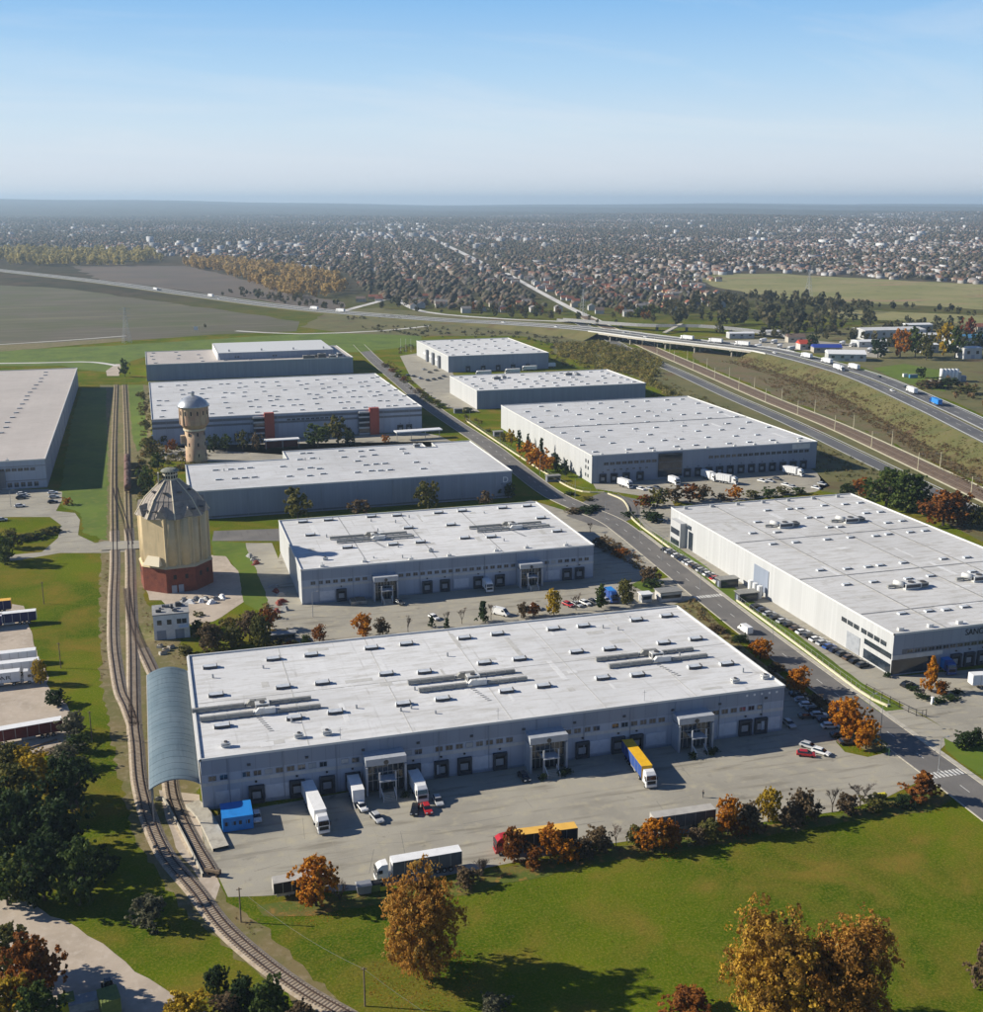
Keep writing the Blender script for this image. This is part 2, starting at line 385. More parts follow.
M['roof_j'] = roofmat('roof_j', (.64,.635,.62), (.36,.335,.29), 2.4, .82)
M['seam'] = mk('seam', [(.27,.27,.27), ((.38,.38,.37), .8, .45, .7)], .8)
M['coping'] = mk('coping', [(.62,.62,.60)], .5)
M['coping_dark'] = mk('coping_dark', [(.10,.105,.115)], .6)
M['skylight'] = mk('skylight', [(.60,.63,.66), ((.45,.48,.5), .9, .4, .7)], .25, spec=.6)
M['vent'] = mk('vent', [(.07,.07,.075)], .7)
M['duct'] = mk('duct', [(.30,.295,.27), ((.22,.215,.195), 1.1, .45, .7)], .55, metal=.2)
M['ductwhite'] = mk('ductwhite', [(.60,.60,.58), ((.45,.45,.43), .8, .5, .75)], .5)

# ================================================================== GROUND AND ROADS
def sstep(a, b, x):
    t = np.clip((x - a) / (b - a), 0, 1); return t * t * (3 - 2 * t)
def terrain(x, y):
    x = np.asarray(x, float); y = np.asarray(y, float)
    d = np.hypot(x, y); a = np.arctan2(x, y)                 # bearing from +Y
    right = sstep(R(8), R(42), a); left = sstep(R(14), R(-10), a)
    z = sstep(2600, 9000, d) * (12 + 34 * right) * (0.8 + 0.35 * np.sin(a * 23 + d / 900.0) * sstep(2600, 5000, d))
    z = z + sstep(9000, 24000, d) * (62 + 150 * left + 18 * (1 - left) * (1 - right) + 10 * np.sin(a * 17) + 7 * np.sin(a * 41 + 1))
    return z
def ground():
    rads = [0.001, 60, 130, 250, 450, 700, 1000, 1400, 1900]
    r = 2300.0
    while r < 27000: rads.append(r); r *= 1.055
    rads.append(30000.0)
    na = 240
    ang = np.concatenate([np.linspace(R(-25), R(60), na), np.linspace(R(62), R(333), 60)])
    n = len(ang)
    rr, aa = np.meshgrid(rads, ang, indexing='ij')
    X = rr * np.sin(aa); Y = rr * np.cos(aa); Z = terrain(X, Y)
    Z[rr > 29000] -= 400
    v = np.stack([X, Y, Z], -1).reshape(-1, 3)
    f = []
    for i in range(len(rads) - 1):
        for j in range(n):
            k = (j + 1) % n
            f.append((i * n + j, i * n + k, (i + 1) * n + k, (i + 1) * n + j))
    m = bpy.data.meshes.new('ground'); m.from_pydata(v.tolist(), [], f); m.update(); m.materials.append(M['grass'])
    m.polygons.foreach_set('use_smooth', [True] * len(m.polygons))
    if m.polygons[len(f) // 2].normal.z < 0: m.flip_normals()
    return tag(ob('ground', m), 'green and brown open land running out to the hazy horizon', None, None, 'structure')
ground()

def roughen(poly, step=6.0, amp=0.8):
    out = []
    for i in range(len(poly)):
        a = poly[i]; b = poly[(i + 1) % len(poly)]
        n = max(1, int(math.hypot(b[0]-a[0], b[1]-a[1]) / step))
        for k in range(n):
            t = k / n
            out.append((a[0]+(b[0]-a[0])*t+rnd.uniform(-amp, amp), a[1]+(b[1]-a[1])*t+rnd.uniform(-amp, amp)))
    return out
def sheet(name, poly, mat, z=0.02, label=None, px=True, rough=None):
    if px: poly = GP(poly)
    if rough: poly = roughen(poly, *rough)
    a = sum(poly[i][0]*poly[(i+1)%len(poly)][1]-poly[(i+1)%len(poly)][0]*poly[i][1] for i in range(len(poly)))
    if a < 0: poly = poly[::-1]
    b = MB(); b.add([(x, y, z) for x, y in poly], [tuple(range(len(poly)))])
    o = b.build(name, M[mat]); return tag(o, label, None, None, 'structure')
def smooth(path, step=4.0):
    P = [Vector(p if len(p) == 3 else (p[0], p[1], 0)) for p in path]
    Q = [P[0]*2-P[1]] + P + [P[-1]*2-P[-2]]; out = []
    for i in range(1, len(Q)-2):
        a, b, c, d = Q[i-1], Q[i], Q[i+1], Q[i+2]
        n = max(2, int((c-b).length/step))
        for k in range(n):
            t = k/n
            out.append(.5*((2*b)+(c-a)*t+(2*a-5*b+4*c-d)*t*t+(3*b-a-3*c+d)*t**3))
    out.append(P[-1]); return out
def normals(P):
    out = []
    for i in range(len(P)):
        d = P[min(i+1, len(P)-1)]-P[max(i-1, 0)]; d.z = 0; d.normalize()
        out.append(Vector((d.y, -d.x, 0)))                    # to the right of travel
    return out
def ribbon_mb(P, offs, mb=None):
    """offs: list of (lateral offset, height offset) across the strip, left to right"""
    Nn = normals(P); mb = mb or MB(); k = len(offs); base = len(mb.v)
    for p, n in zip(P, Nn):
        for o, h in offs:
            q = p + n*o; mb.v.append((q.x, q.y, q.z+h))
    for i in range(len(P)-1):
        for j in range(k-1):
            a = base+i*k+j
            mb.f.append((a, a+1, a+k+1, a+k))
    return mb
def ribbon(name, P, offs, mat, parent=None, kind='structure', label=None):
    o = ribbon_mb(P, offs).build(name, M[mat], parent)
    return tag(o, label, None, None, kind if parent is None else None)
def dashes(P, off, w, on, gap, h=0.012):
    mb = MB(); Nn = normals(P); s = 0.0; start = None
    for i in range(len(P)-1):
        seg = (P[i+1]-P[i]).length
        if (s % (on+gap)) < on:
            a = P[i]+Nn[i]*off; b = P[i+1]+Nn[i+1]*off; n = Nn[i]*(w/2)
            mb.quad((a.x-n.x,a.y-n.y,a.z+h),(a.x+n.x,a.y+n.y,a.z+h),(b.x+n.x,b.y+n.y,b.z+h),(b.x-n.x,b.y-n.y,b.z+h))
        s += seg
    return mb

# --- open land beyond the estate
sheet('ploughed_field', [(-60,282),(60,288),(150,300),(230,311),(300,322),(290,331),(215,335),(130,341),(0,346),(-60,350)], 'soil', .06, 'grey brown ploughed field beside the motorway', rough=(40, 6))
sheet('brown_field', [(70,266),(190,266),(260,283),(340,303),(345,311),(300,307),(200,293),(100,280)], 'soil2', .06, 'brown field beyond the motorway', rough=(40, 8))
sheet('green_field', [(-40,244),(110,245),(130,250),(-40,252)], 'meadow', .06, 'green field strip far beyond the motorway', rough=(60, 14))
sheet('hay_meadow', [(686,274),(780,274),(990,285),(1100,292),(1100,318),(940,306),(800,301),(720,289)], 'meadow', .08, 'pale meadow with reddish streaks below the far town', rough=(40, 9))
sheet('lower_meadow', [(820,309),(1000,316),(1050,328),(930,322),(840,318)], 'meadow', .08, 'green meadow strip above the commercial yards', rough=(30, 5))
sheet('rough_meadow', [(-60,353),(110,346),(300,334),(420,333),(420,345),(360,352),(250,351),(145,356),(110,372),(60,366),(-60,366)], 'lushgrass', .05, 'bright green meadow behind the rear warehouses', rough=(25, 4))
sheet('ditch_bank', [(-60,349),(60,342),(125,338),(126,341),(60,347),(-60,356)], 'dirtgrass', .10, 'dark overgrown ditch along the ploughed field', rough=(15, 2))
sheet('railway_verge', [(556,343),(600,342),(650,350),(700,366),(780,398),(860,428),(1020,505),(1020,560),(900,500),(820,492),(806,455),(740,425),(690,402),(660,392),(640,378),(606,368),(550,352)], 'verge', .03, 'scrubby verge between the estate and the railway', rough=(12, 2.5))

sheet('far_rough_ground', [(690,337),(760,336),(830,330),(900,322),(990,318),(1080,326),(1080,450),(1000,424),(960,404),(925,391),(854,364.5),(780,345.5),(740,341)], 'verge', .035, 'rough olive ground around the far commercial yards', rough=(15,2))
sheet('junction_ground', [(330,311),(380,308),(440,314),(560,323),(640,331),(660,345),(600,345),(556,344),(522,336),(420,336),(340,333),(300,327)], 'verge', .055, 'rough olive ground at the motorway junction', rough=(15,2.5))
# --- estate ground
sheet('rail_corridor', [(100,385),(150,385),(152,440),(150,500),(142,560),(145,600),(190,655),(196,700),(200,812),(228,900),(262,925),(300,965),(372,1025),(320,1025),(250,968),(180,905),(140,850),(122,790),(112,740),(100,680),(100,560)], 'dirtgrass', .012, 'brown dry grass along the railway tracks', rough=(2.2, .75))
sheet('loading_yard', [(218,815),(200,822),(206,850),(228,897),(262,896),(375,889),(480,869),(600,845),(720,828),(840,811),(885,798),(918,782),(940,772),(905,748),(868,757),(845,752),(836,742),(841,722),(806,697),(778,673),(760,662),(500,765)], 'concrete', .03, 'worn concrete loading yard in front of the nearest warehouse')
sheet('middle_yard', [(282,548),(278,560),(296,612),(306,640),(330,650),(480,637),(640,617),(676,604),(700,604),(672,577),(655,580),(655,560),(630,535),(600,515),(570,512),(530,500),(430,540)], 'concrete', .03, 'worn concrete yard in front of the middle warehouse')
sheet('side_yard', [(245,543),(272,543),(300,612),(314,642),(268,650),(262,600)], 'concrete', .026, 'small concrete yard littered with scrap beside the middle warehouse')
sheet('silo_apron', [(208,555),(226,556),(238,572),(246,601),(212,622),(190,625),(170,610),(160,600),(150,600),(146,588)], 'sand', .03, 'pale trodden yard around the yellow silo', rough=(5, .5))
sheet('rear_yard', [(150,446),(420,432),(440,436),(512,470),(470,441),(300,461),(215,462),(160,460)], 'concrete', .026, 'concrete yard between the two long warehouses')
sheet('lane_behind_silo', [(212,541),(214,531),(300,528),(510,510),(540,508),(545,520),(420,530),(285,541)], 'asphalt', .034, 'narrow lane running behind the yellow silo')
sheet('east_apron', [(596,489),(700,505),(815,492),(830,486),(812,468),(806,464),(592,482)], 'concrete', .03, 'concrete apron with parked trucks in front of the right middle warehouse')
sheet('east_forecourt', [(630,508),(672,500),(680,520),(760,576),(880,668),(900,676),(1030,664),(1030,740),(980,728),(944,728),(925,716),(905,706),(860,682),(760,608),(720,578),(650,534)], 'concrete', .028, 'concrete car park along the white warehouse')
sheet('north_forecourt', [(400,356),(425,352),(452,372),(470,404),(480,412),(448,408),(430,396),(412,380)], 'concrete', .03, 'pale forecourt of the far warehouses')
sheet('west_parking', [(-60,492),(0,490),(48,489),(62,492),(62,500),(56,511),(75,513),(80,520),(78,535),(95,543),(105,541),(135,541),(135,551),(100,553),(60,553),(20,560),(-60,566),(-60,556),(0,556),(42,552),(58,538),(61,525),(50,517),(8,517),(-60,522)], 'concrete', .03, 'pale drive and car park of the left warehouse')
sheet('truck_yard', [(-80,604),(0,602),(24,606),(34,640),(38,655),(46,672),(48,684),(54,694),(66,704),(78,732),(72,742),(40,752),(20,764),(-80,772)], 'sand', .03, 'pale gravel truck yard at the left edge', rough=(4, .5))
sheet('dirt_road', [(-80,862),(0,889),(62,921),(102,944),(150,980),(208,1012),(240,1034),(70,1050),(-40,1050),(-60,960),(0,922)], 'sand', .03, 'pale dirt road in the bottom left corner', rough=(3, .5))
sheet('turning_loop', [(566,516),(590,497),(604,492),(640,500),(640,515),(620,524),(608,528),(590,524)], 'asphalt', .036, 'asphalt turning loop at the bend of the main street')
sheet('slab_pad', [(106,371),(107,376),(119,376),(121,364),(116,364)], 'sand', .06, 'small pale pad beside a round tree at the end of the tracks')

# --- main street through the estate (asphalt strip, kerbs, markings)
street = smooth([(163.6,120),(165,165),(166.3,197),(167.3,236),(169.6,300),(173,360),(175.8,405),(176,428),(171.5,452),(168,482),(169.5,540),(171,590),(170,710),(174,830),(179,945),(186,1060)], 3.0)
ribbon('street', street, [(-5.0,.045),(5.0,.045)], 'asphalt', label='grey asphalt street running through the estate')
for s_, nm in ((-1,'kerb'),(1,'kerb')):
    o = ribbon_mb(street[8:], [(4.82,.046),(4.83,.15),(5.16,.15),(5.17,.0)] if s_>0 else [(-5.17,.0),(-5.16,.15),(-4.83,.15),(-4.82,.046)]).build('kerb', M['kerb'])
    tag(o, 'pale kerb along the %s side of the estate street' % ('right' if s_ > 0 else 'left'), None, None, 'structure')
ribbon('footpath', street[18:96], [(5.18,.13),(6.3,.13)], 'kerb', label='narrow pale footpath beside the estate street')
tag(dashes(street, 0, .16, 3.0, 6.0, .05).build('lane_marking', M['paint']), 'faded white centre line of the estate street', None, None, 'structure')
def zebra(cx, cy, n, w, label):
    mb = MB()
    x0 = cx - n*1.0/2
    for i in range(n):
        mb.box(x0+i*1.0, x0+i*1.0+.55, cy-w/2, cy+w/2, .047, .055)
    tag(mb.build('zebra_crossing', M['paint']), label, None, None, 'structure')
zc = gp(950, 773); zebra(167.2, zc[1], 10, 2.6, 'white zebra crossing near the yard entrance')
zc2 = gp(701, 597); zebra(171.5, zc2[1], 10, 2.4, 'white zebra crossing by the gatehouse')
# driveway on the right of the street, to the white warehouse
sheet('driveway', [(880,709),(905,706),(944,728),(983,726),(1040,722),(1040,738),(985,742),(948,742),(938,752),(905,728)], 'concrete', .05, 'concrete driveway from the street to the white warehouse')
sheet('corner_lawn', [(944,738),(952,742),(985,740),(1060,742),(1060,800),(985,778),(960,762),(945,750)], 'lushgrass', .06, 'small green lawn on the street corner', rough=(3,.2))
sheet('kerbside_lawn', [(664,545),(700,575),(760,622),(880,712),(905,709),(860,682),(760,606),(700,562),(650,530)], 'lushgrass', .055, 'long green strip between street and car park', rough=(5,.25))
sheet('entrance_bed', [(838,733),(848,742),(868,752),(880,751),(888,744),(868,727),(846,716)], 'dirtgrass', .06, 'leaf strewn bed at the yard entrance', rough=(3,.25))
sheet('gatehouse_lawn', [(630,585),(650,576),(662,588),(664,592),(645,592)], 'lushgrass', .06, 'small green wedge by the gatehouse', rough=(2,.1))
sheet('streetside_bed', [(676,604),(694,598),(735,640),(778,676),(840,714),(834,722),(806,702),(776,680),(720,636)], 'dirtgrass', .05, 'planted strip between nearest warehouse and street', rough=(4,.3))
sheet('silo_lawn', [(212,541),(245,543),(268,600),(262,612),(244,604),(238,571),(226,556),(213,556)], 'lushgrass', .04, 'bright lawn behind the yellow silo', rough=(4,.3))
sheet('shade_lawn', [(82,388),(106,388),(108,480),(106,540),(84,533),(80,513),(62,506),(60,493),(72,420)], 'lushgrass', .02, 'green lawn beside the left warehouse', rough=(2.5,.7))
sheet('rail_side_lawn', [(128,385),(143,385),(147,440),(138,452),(133,440)], 'lushgrass', .022, 'bright grass strip between tracks and warehouse', rough=(6,.4))
sheet('leafy_strip', [(255,905),(300,897),(372,893),(420,884),(480,872),(600,848),(720,831),(840,814),(880,803),(905,795),(935,785),(955,800),(925,812),(880,816),(840,824),(720,845),(600,863),(500,885),(480,893),(380,905),(310,915),(262,918)], 'litter', .044, 'leaf strewn earth strip along the yard edge', rough=(3,.5))
# faint tyre-worn patch repair in the loading yard
def patches():
    mb = MB()
    for i in range(34):
        x = rnd.uniform(15, 140); y = rnd.uniform(201, 226); l = rnd.uniform(3, 12); w = rnd.uniform(.05, .10)
        a = rnd.uniform(-.25, .25) + (0 if rnd.random() < .75 else 1.4)
        dx, dy = math.cos(a)*l/2, math.sin(a)*l/2; nx, ny = -math.sin(a)*w/2, math.cos(a)*w/2
        mb.quad((x-dx-nx,y-dy-ny,.034),(x+dx-nx,y+dy-ny,.034),(x+dx+nx,y+dy+ny,.034),(x-dx+nx,y-dy+ny,.034))
    tag(mb.build('tar_seam', M['asphalt']), 'dark tar seams in the concrete of the loading yard', None, None, 'stuff')
patches()
M['tyremark'] = mk('tyremark', [(.305,.28,.21), ((.345,.315,.24), .5, .35, .6)], .9)
JOINT = MB()
for yy in range(203, 232, 7): JOINT.box(14, 143, yy, yy+.07, .0335, .0345)
for xx in range(20, 143, 9): JOINT.box(xx, xx+.07, 200.5, 231.8, .0336, .0349)
tag(JOINT.build('slab_joint', M['tyremark']), 'thin joints between the concrete slabs of the loading yard', None, None, 'stuff')

# ================================================================== WAREHOUSES
def skylight_mesh(l=2.6, w=1.5, h=.45, big=False):
    a = MB(); a.frus(-l/2, l/2, -w/2, w/2, 0, -l/2+.12, l/2-.12, -w/2+.12, w/2-.12, h)
    return a.mesh('skylight', M['skylight'])
SKY_MESH = skylight_mesh()
SKY_MESH_A = skylight_mesh(3.4, 2.0, .6)
_k = MB(); _k.box(-1.65, 1.65, -1.08, -.98, 0, .62); _k.box(1.6, 1.75, -1.0, .4, 0, .95); _k.box(-1.75, -1.6, -1.0, -.6, 0, .95)
KERB_MESH = _k.mesh('smoke_vent', M['vent'])
_k = MB(); _k.box(-1.2, 1.2, -.72, -.64, 0, .48); _k.box(1.2, 1.3, -.7, .7, 0, .5)
KERB_MESH_S = _k.mesh('frame', M['vent'])
LAMP_MESH = MB().box(-.22, .22, -.35, 0, 0, .3).mesh('wall_lamp', M['black'])
def dock_meshes(w=3.3, h=3.6):
    s = MB(); s.box(-w/2, -w/2+.5, -.7, -.003, .2, h); s.box(w/2-.5, w/2, -.7, -.003, .2, h); s.box(-w/2, w/2, -.75, -.003, h, h+.7)
    b = MB(); b.box(-w/2+.5, w/2-.5, -.06, -.003, 1.0, h)
    d = MB(); d.box(-w/2+.75, w/2-.75, -.12, -.061, 1.15, 2.7)
    p = MB(); p.box(-w/2+.3, w/2-.3, -.5, -.003, .12, .95)
    return s.mesh('dock_shelter', M['dock']), b.mesh('dock_recess', M['black']), d.mesh('dock_door', M['dockdoor']), p.mesh('dock_buffer', M['dock'])
DOCK = dock_meshes()
PANEL = MB().box(-2.55, 2.55, -.14, -.003, .9, 4.0).mesh('infill_panel', M['infill'])
WIN = {}
def window_meshes(w, h):
    if (w, h) in WIN: return WIN[(w, h)]
    f = MB(); t = .09
    f.box(-w/2, w/2, -.1, -.003, 0, t); f.box(-w/2, w/2, -.1, -.003, h-t, h); f.box(-w/2, -w/2+t, -.1, -.003, t, h-t); f.box(w/2-t, w/2, -.1, -.003, t, h-t); f.box(-.04, .04, -.1, -.003, t, h-t)
    g = MB().box(-w/2+t, -.04, -.05, -.004, t, h-t).box(.04, w/2-t, -.05, -.004, t, h-t)
    WIN[(w, h)] = (g.mesh('window', M['glass']), f.mesh('window_frame', M['clad_mid']), g.mesh('window', M['glass_pale']))
    return WIN[(w, h)]

class WH:
    """a flat roofed warehouse; local origin at its front left corner"""
    def __init__(s, name, label, x0, x1, y0, y1, h, wall='clad', roof='roof', side=None, coping='coping', par=.35, notch=None):
        s.x0, s.y0, s.w, s.d, s.h = x0, y0, x1-x0, y1-y0, h
        s.t = thing(name, label, 'warehouse', (x0, y0, 0))
        w, d = s.w, s.d
        poly = [(0,0),(w,0),(w,d),(0,d)] if notch is None else notch
        s.poly = poly; n = len(poly)
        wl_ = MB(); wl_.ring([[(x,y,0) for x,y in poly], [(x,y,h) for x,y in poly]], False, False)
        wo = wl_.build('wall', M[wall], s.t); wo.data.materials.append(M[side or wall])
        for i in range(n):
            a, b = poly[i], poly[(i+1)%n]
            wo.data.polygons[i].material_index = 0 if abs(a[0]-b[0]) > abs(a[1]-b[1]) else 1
        rf = MB(); rf.add([(x,y,h-par) for x,y in poly], [tuple(range(n))]); s.roof = rf.build('roof', M[roof], s.t)
        cp = MB(); c = .28
        for i in range(n):
            a, b = poly[i], poly[(i+1)%n]
            cp.box(min(a[0],b[0])-.05, max(a[0],b[0])+.05 if abs(a[0]-b[0])>.1 else a[0]+c, min(a[1],b[1])-.05, max(a[1],b[1])+.05 if abs(a[1]-b[1])>.1 else a[1]+c, h-par-.1, h+.06+.004*i)
        cp.build('parapet', M[coping], s.t)
        pb = MB(); pb.box(-.06, w+.06, -.06, .1, 0, .5); pb.build('plinth', M['clad_mid'], s.t)
        s.zr = h-par
    def l(s, x, y): return (x-s.x0, y-s.y0)
    def sky(s, pts, mesh=None, kerb=None, rz=0):
        mesh = mesh or SKY_MESH
        for x, y in pts:
            o = ob('skylight', mesh, s.t, (x-s.x0, y-s.y0, s.zr+.01), rz)
            ob('frame', kerb or KERB_MESH_S, o)
    def skygrid(s, nx, ny, mx=6, my=6, jit=1.2, drop=.08):
        pts = []
        for j in range(ny):
            for i in range(nx):
                if rnd.random() < drop: continue
                pts.append((s.x0+mx+(s.w-2*mx)*i/(nx-1)+rnd.uniform(-jit,jit), s.y0+my+(s.d-2*my)*j/(ny-1)+rnd.uniform(-jit*.4,jit*.4)))
        s.sky(pts)
    def docks(s, xs):
        for x in xs:
            sh = ob('dock_shelter', DOCK[0], s.t, (x-s.x0, 0, 0))
            ob('dock_recess', DOCK[1], sh); ob('dock_door', DOCK[2], sh); ob('dock_buffer', DOCK[3], sh)
            ob('wall_lamp', LAMP_MESH, s.t, (x-s.x0, 0, 5.0))
    def panels(s, xs):
        for x in xs: ob('infill_panel', PANEL, s.t, (x-s.x0, 0, 0))
    def windows(s, xs, z, w=1.6, h=1.2, pale=.12):
        g, f, p = window_meshes(w, h)
        for x in xs:
            o = ob('window', p if rnd.random() < pale else g, s.t, (x-s.x0, 0, z))
            ob('window_frame', f, o)
    def band(s, z0, z1, mat, x0=None, x1=None, name='wall_band', proud=.04):
        MB().box((x0 or s.x0)-s.x0, (x1 or s.x0+s.w)-s.x0, -proud, -.002, z0, z1).build(name, M[mat], s.t)
    def downpipes(s, n):
        for i in range(n):
            x = s.w*(i+.5)/n
            MB().box(x-.09, x+.09, -.22, -.05, .5, s.h-.6).build('downpipe', M['clad_mid'], s.t)
    def small_vents(s, n):
        for i in range(n):
            x = rnd.uniform(4, s.w-4); y = rnd.uniform(3, s.d-3)
            MB().cyl((x, y), .25, s.zr, s.zr+rnd.uniform(.6, 1.2), 8).build('roof_vent', M['steel'], s.t)
    def edge_vents(s, n):                        # little boxes and masts along the front parapet
        for i in range(n):
            x = s.w*(i+.5)/n+rnd.uniform(-2,2); y = rnd.uniform(1.2, 4)
            MB().box(x-.7, x+.7, y-.45, y+.45, s.zr, s.zr+.7).box(x-.1, x+.1, y-.1, y+.1, s.zr+.7, s.zr+1.5).build('roof_vent', M['ductwhite'], s.t)
def pts_px(lst, z): return [gp(p[0], p[1], z) for p in lst]
def rooftop_duct(wh, a, b, w=1.0, h=.75, name='duct', lift=.35):
    """a long grey air duct on feet lying on the roof from a to b (world xy)"""
    a = wh.l(*a); b = wh.l(*b)
    L_ = math.hypot(b[0]-a[0], b[1]-a[1]); ang = math.atan2(b[1]-a[1], b[0]-a[0])
    d = MB(); d.frus(0, L_, -w/2, w/2, lift, 0, L_, -w/2+.12, w/2-.12, lift+h)
    o = d.build(name, M['duct'], wh.t); o.location = (a[0], a[1], wh.zr); o.rotation_euler[2] = ang
    n = max(2, int(L_/2.4))
    fm = MB().box(0, .09, -w/2-.06, w/2+.06, lift-.04, lift+h+.06).mesh('flange', M['steel'])
    sm = MB().box(0, .12, -w/2+.02, w/2-.02, 0, lift+.02).mesh('duct_support', M['galv'])
    for i in range(n+1):
        x = .05+(L_-.2)*i/n
        ob('flange', fm, o, (x, 0, 0)); ob('duct_support', sm, o, (x+.1, 0, 0))
    return o
def hvac_unit(wh, x, y, sx, sy, h, name='air_handler', mat='ductwhite'):
    lx, ly = wh.l(x, y)
    b = MB(); b.box(-sx/2, sx/2, -sy/2, sy/2, .3, h); b.box(-sx/2+.2, sx/2-.2, -sy/2+.2, sy/2-.2, 0, .3)
    o = b.build(name, M[mat], wh.t); o.location = (lx, ly, wh.zr)
    g = MB(); g.box(-sx/2-.03, -sx/2-.002, -sy/2+.3, sy/2-.3, .6, h-.3); g.box(-sx/2+.3, sx/2-.3, -sy/2-.03, -sy/2-.002, .6, h-.35); g.build('grille', M['vent'], o)
    f = MB(); f.cyl((0, 0), min(sx, sy)*.33, h, h+.25, 12); f.build('fan', M['vent'], o)
    return o
def duct_set(wh, cx, cy, L1=11.5, L2=10.0, sep=5.2):
    """two parallel ducts left and right of a central pair of air handlers"""
    for k, yy in enumerate((cy+sep/2, cy-sep/2)):
        o = k*1.5
        rooftop_duct(wh, (cx-3-L1+o, yy), (cx-2.6+o, yy))
        rooftop_duct(wh, (cx+2.8+o, yy), (cx+2.8+L2+o, yy), h=.6)
        r = MB(); r.frus(-2.6, -1.0, -.5, .5, .4, -1.4, -.2, -.5, .5, 1.7); r.box(-1.2, 2.4, -.6, .6, .3, 1.6)
        q = r.build('duct_riser', M['ductwhite' if k else 'duct'], wh.t); q.location = (wh.l(cx+o, yy)[0], wh.l(cx+o, yy)[1], wh.zr)
    hvac_unit(wh, cx+1.2, cy, 3.2, 2.0, 1.9)
    for k in (-1, 1): MB().rod((wh.l(cx, cy)[0]+.6, wh.l(cx, cy)[1]+k*2.4, wh.zr+1.0), (wh.l(cx, cy)[0]+.6, wh.l(cx, cy)[1]+k*1.0, wh.zr+1.0), .4, 8).build('cross_duct', M['duct'], wh.t)
    ld = MB()
    lx, ly = wh.l(cx-.5, cy-sep/2-1.4)
    for i in range(8): ld.box(lx+i*.28, lx+i*.28+1.0, ly-1.1*i-.28, ly-1.1*i, wh.zr+.02, wh.zr+.1)
    ld.build('roof_walkway', M['seam'], wh.t)
def portal(wh, cx, z1=8.6, w=9.0, dp=4.0):
    """projecting glazed entrance with a white goal-post frame, canopy and outside stair"""
    x0, x1 = cx-wh.x0-w/2, cx-wh.x0+w/2
    p = MB(); p.box(x0, x1, -dp, -.003, z1-1.6, z1); p.box(x0, x0+.45, -dp, -.003, 0, z1-1.9); p.box(x1-.45, x1, -dp, -.003, 0, z1-1.9)
    o = p.build('entrance_portal', M['portal'], wh.t)
    g = MB(); g.box(x0+.5, x1-.5, -dp+1.3, -dp+1.4, .5, z1-1.95); g.build('glazing', M['glass'], o)
    m = MB()
    for i in range(1, 7):
        xx = x0+.5+(w-1)*i/7; m.box(xx-.05, xx+.05, -dp+1.2, -dp+1.295, .5, z1-1.95)
    for zz in (2.9, 4.7): m.box(x0+.5, x1-.5, -dp+1.19, -dp+1.29, zz, zz+.12)
    m.build('mullion', M['steel'], o)
    c = MB(); c.box(cx-wh.x0-1.9, cx-wh.x0+1.9, -dp-2.0, -dp+1.1, 3.9, 4.15); c.box(cx-wh.x0-1.9, cx-wh.x0-1.6, -dp-1.6, -dp-1.3, 0, z1-2.6); c.box(cx-wh.x0+1.6, cx-wh.x0+1.9, -dp-1.6, -dp-1.3, 0, z1-2.6); c.build('entrance_canopy', M['portal'], o)
    cl = MB(); cl.axle((0, 0, 0), .55, .06, 16); q = cl.build('round_emblem', M['glass'], o); q.location = (cx-wh.x0, -dp-.035, z1-1.0)
    st = MB()
    for i in range(6): st.box(cx-wh.x0-1.3, cx-wh.x0+1.3, -dp-3.6+i*.42, -dp-3.6+(i+1)*.42-.002, 0, .18*(i+1))
    st.build('stair', M['kerb'], o)
    rl = MB()
    for sx in (-1.42, 1.42):
        xx = cx-wh.x0+sx
        rl.rod((xx,-dp-3.6,1.0),(xx,-dp-1.1,2.1),.09,6); rl.rod((xx,-dp-3.6,0),(xx,-dp-3.6,1.0),.06,6); rl.rod((xx,-dp-1.2,0),(xx,-dp-1.2,2.1),.06,6)
    rl.build('handrail', M['white'], o)
    return o

def roof_patches(wh, n, seed, mats=('roof_patch','roof_patch_dark')):
    rp = random.Random(seed)
    for i in range(n):
        l, w = rp.uniform(1.5, 7), rp.uniform(.8, 2.6)
        if rp.random() < .3: l, w = w*.8, l*2.2
        x, y = rp.uniform(2, wh.w-l-2), rp.uniform(2, wh.d-w-2)
        MB().box(x, x+l, y, y+w, wh.zr+.004, wh.zr+.02+.002*(i % 5)).build('roof_patch', M[mats[i % 2]], wh.t)
M['roof_patch'] = mk('roof_patch', [(.70,.70,.69), ((.60,.59,.57), .8, .45, .7)], .7); M['roof_patch_dark'] = mk('roof_patch_dark', [(.52,.51,.48), ((.42,.41,.38), .6, .45, .7)], .8)

# --- A, the nearest warehouse
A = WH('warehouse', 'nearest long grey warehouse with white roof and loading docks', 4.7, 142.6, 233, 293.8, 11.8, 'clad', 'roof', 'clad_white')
A.band(8.05, 11.4, 'clad_mid'); A.band(5.4, 6.2, 'clad_white', proud=.03)
A_pts = [(210,667),(273,659),(311,655),(216,695),(283,687),(322,683),(222,726),(294,718),(371,648),(406,644),(464,638),(386,674),(424,672),(403,704),(442,699),(335,712),
         (497,634),(553,629),(583,626),(636,620),(666,616),(576,652),(519,659),(543,686),(602,678),(695,639),(726,664),(694,667),(637,675),(609,649),(663,643),(506,691),(484,663)]
A.sky(pts_px(A_pts, 11.6), SKY_MESH_A, KERB_MESH)
for (px, py) in ((226,746),(299,737),(327,734),(735,682),(765,678)):
    x, y = gp(px, py, 11.6); hvac_unit(A, x, y, 2.0, 1.2, 1.1, 'cooling_unit')
for (px, py) in ((257,707),(468,679),(652,656)):
    x, y = gp(px, py, 12.3); duct_set(A, x, y)
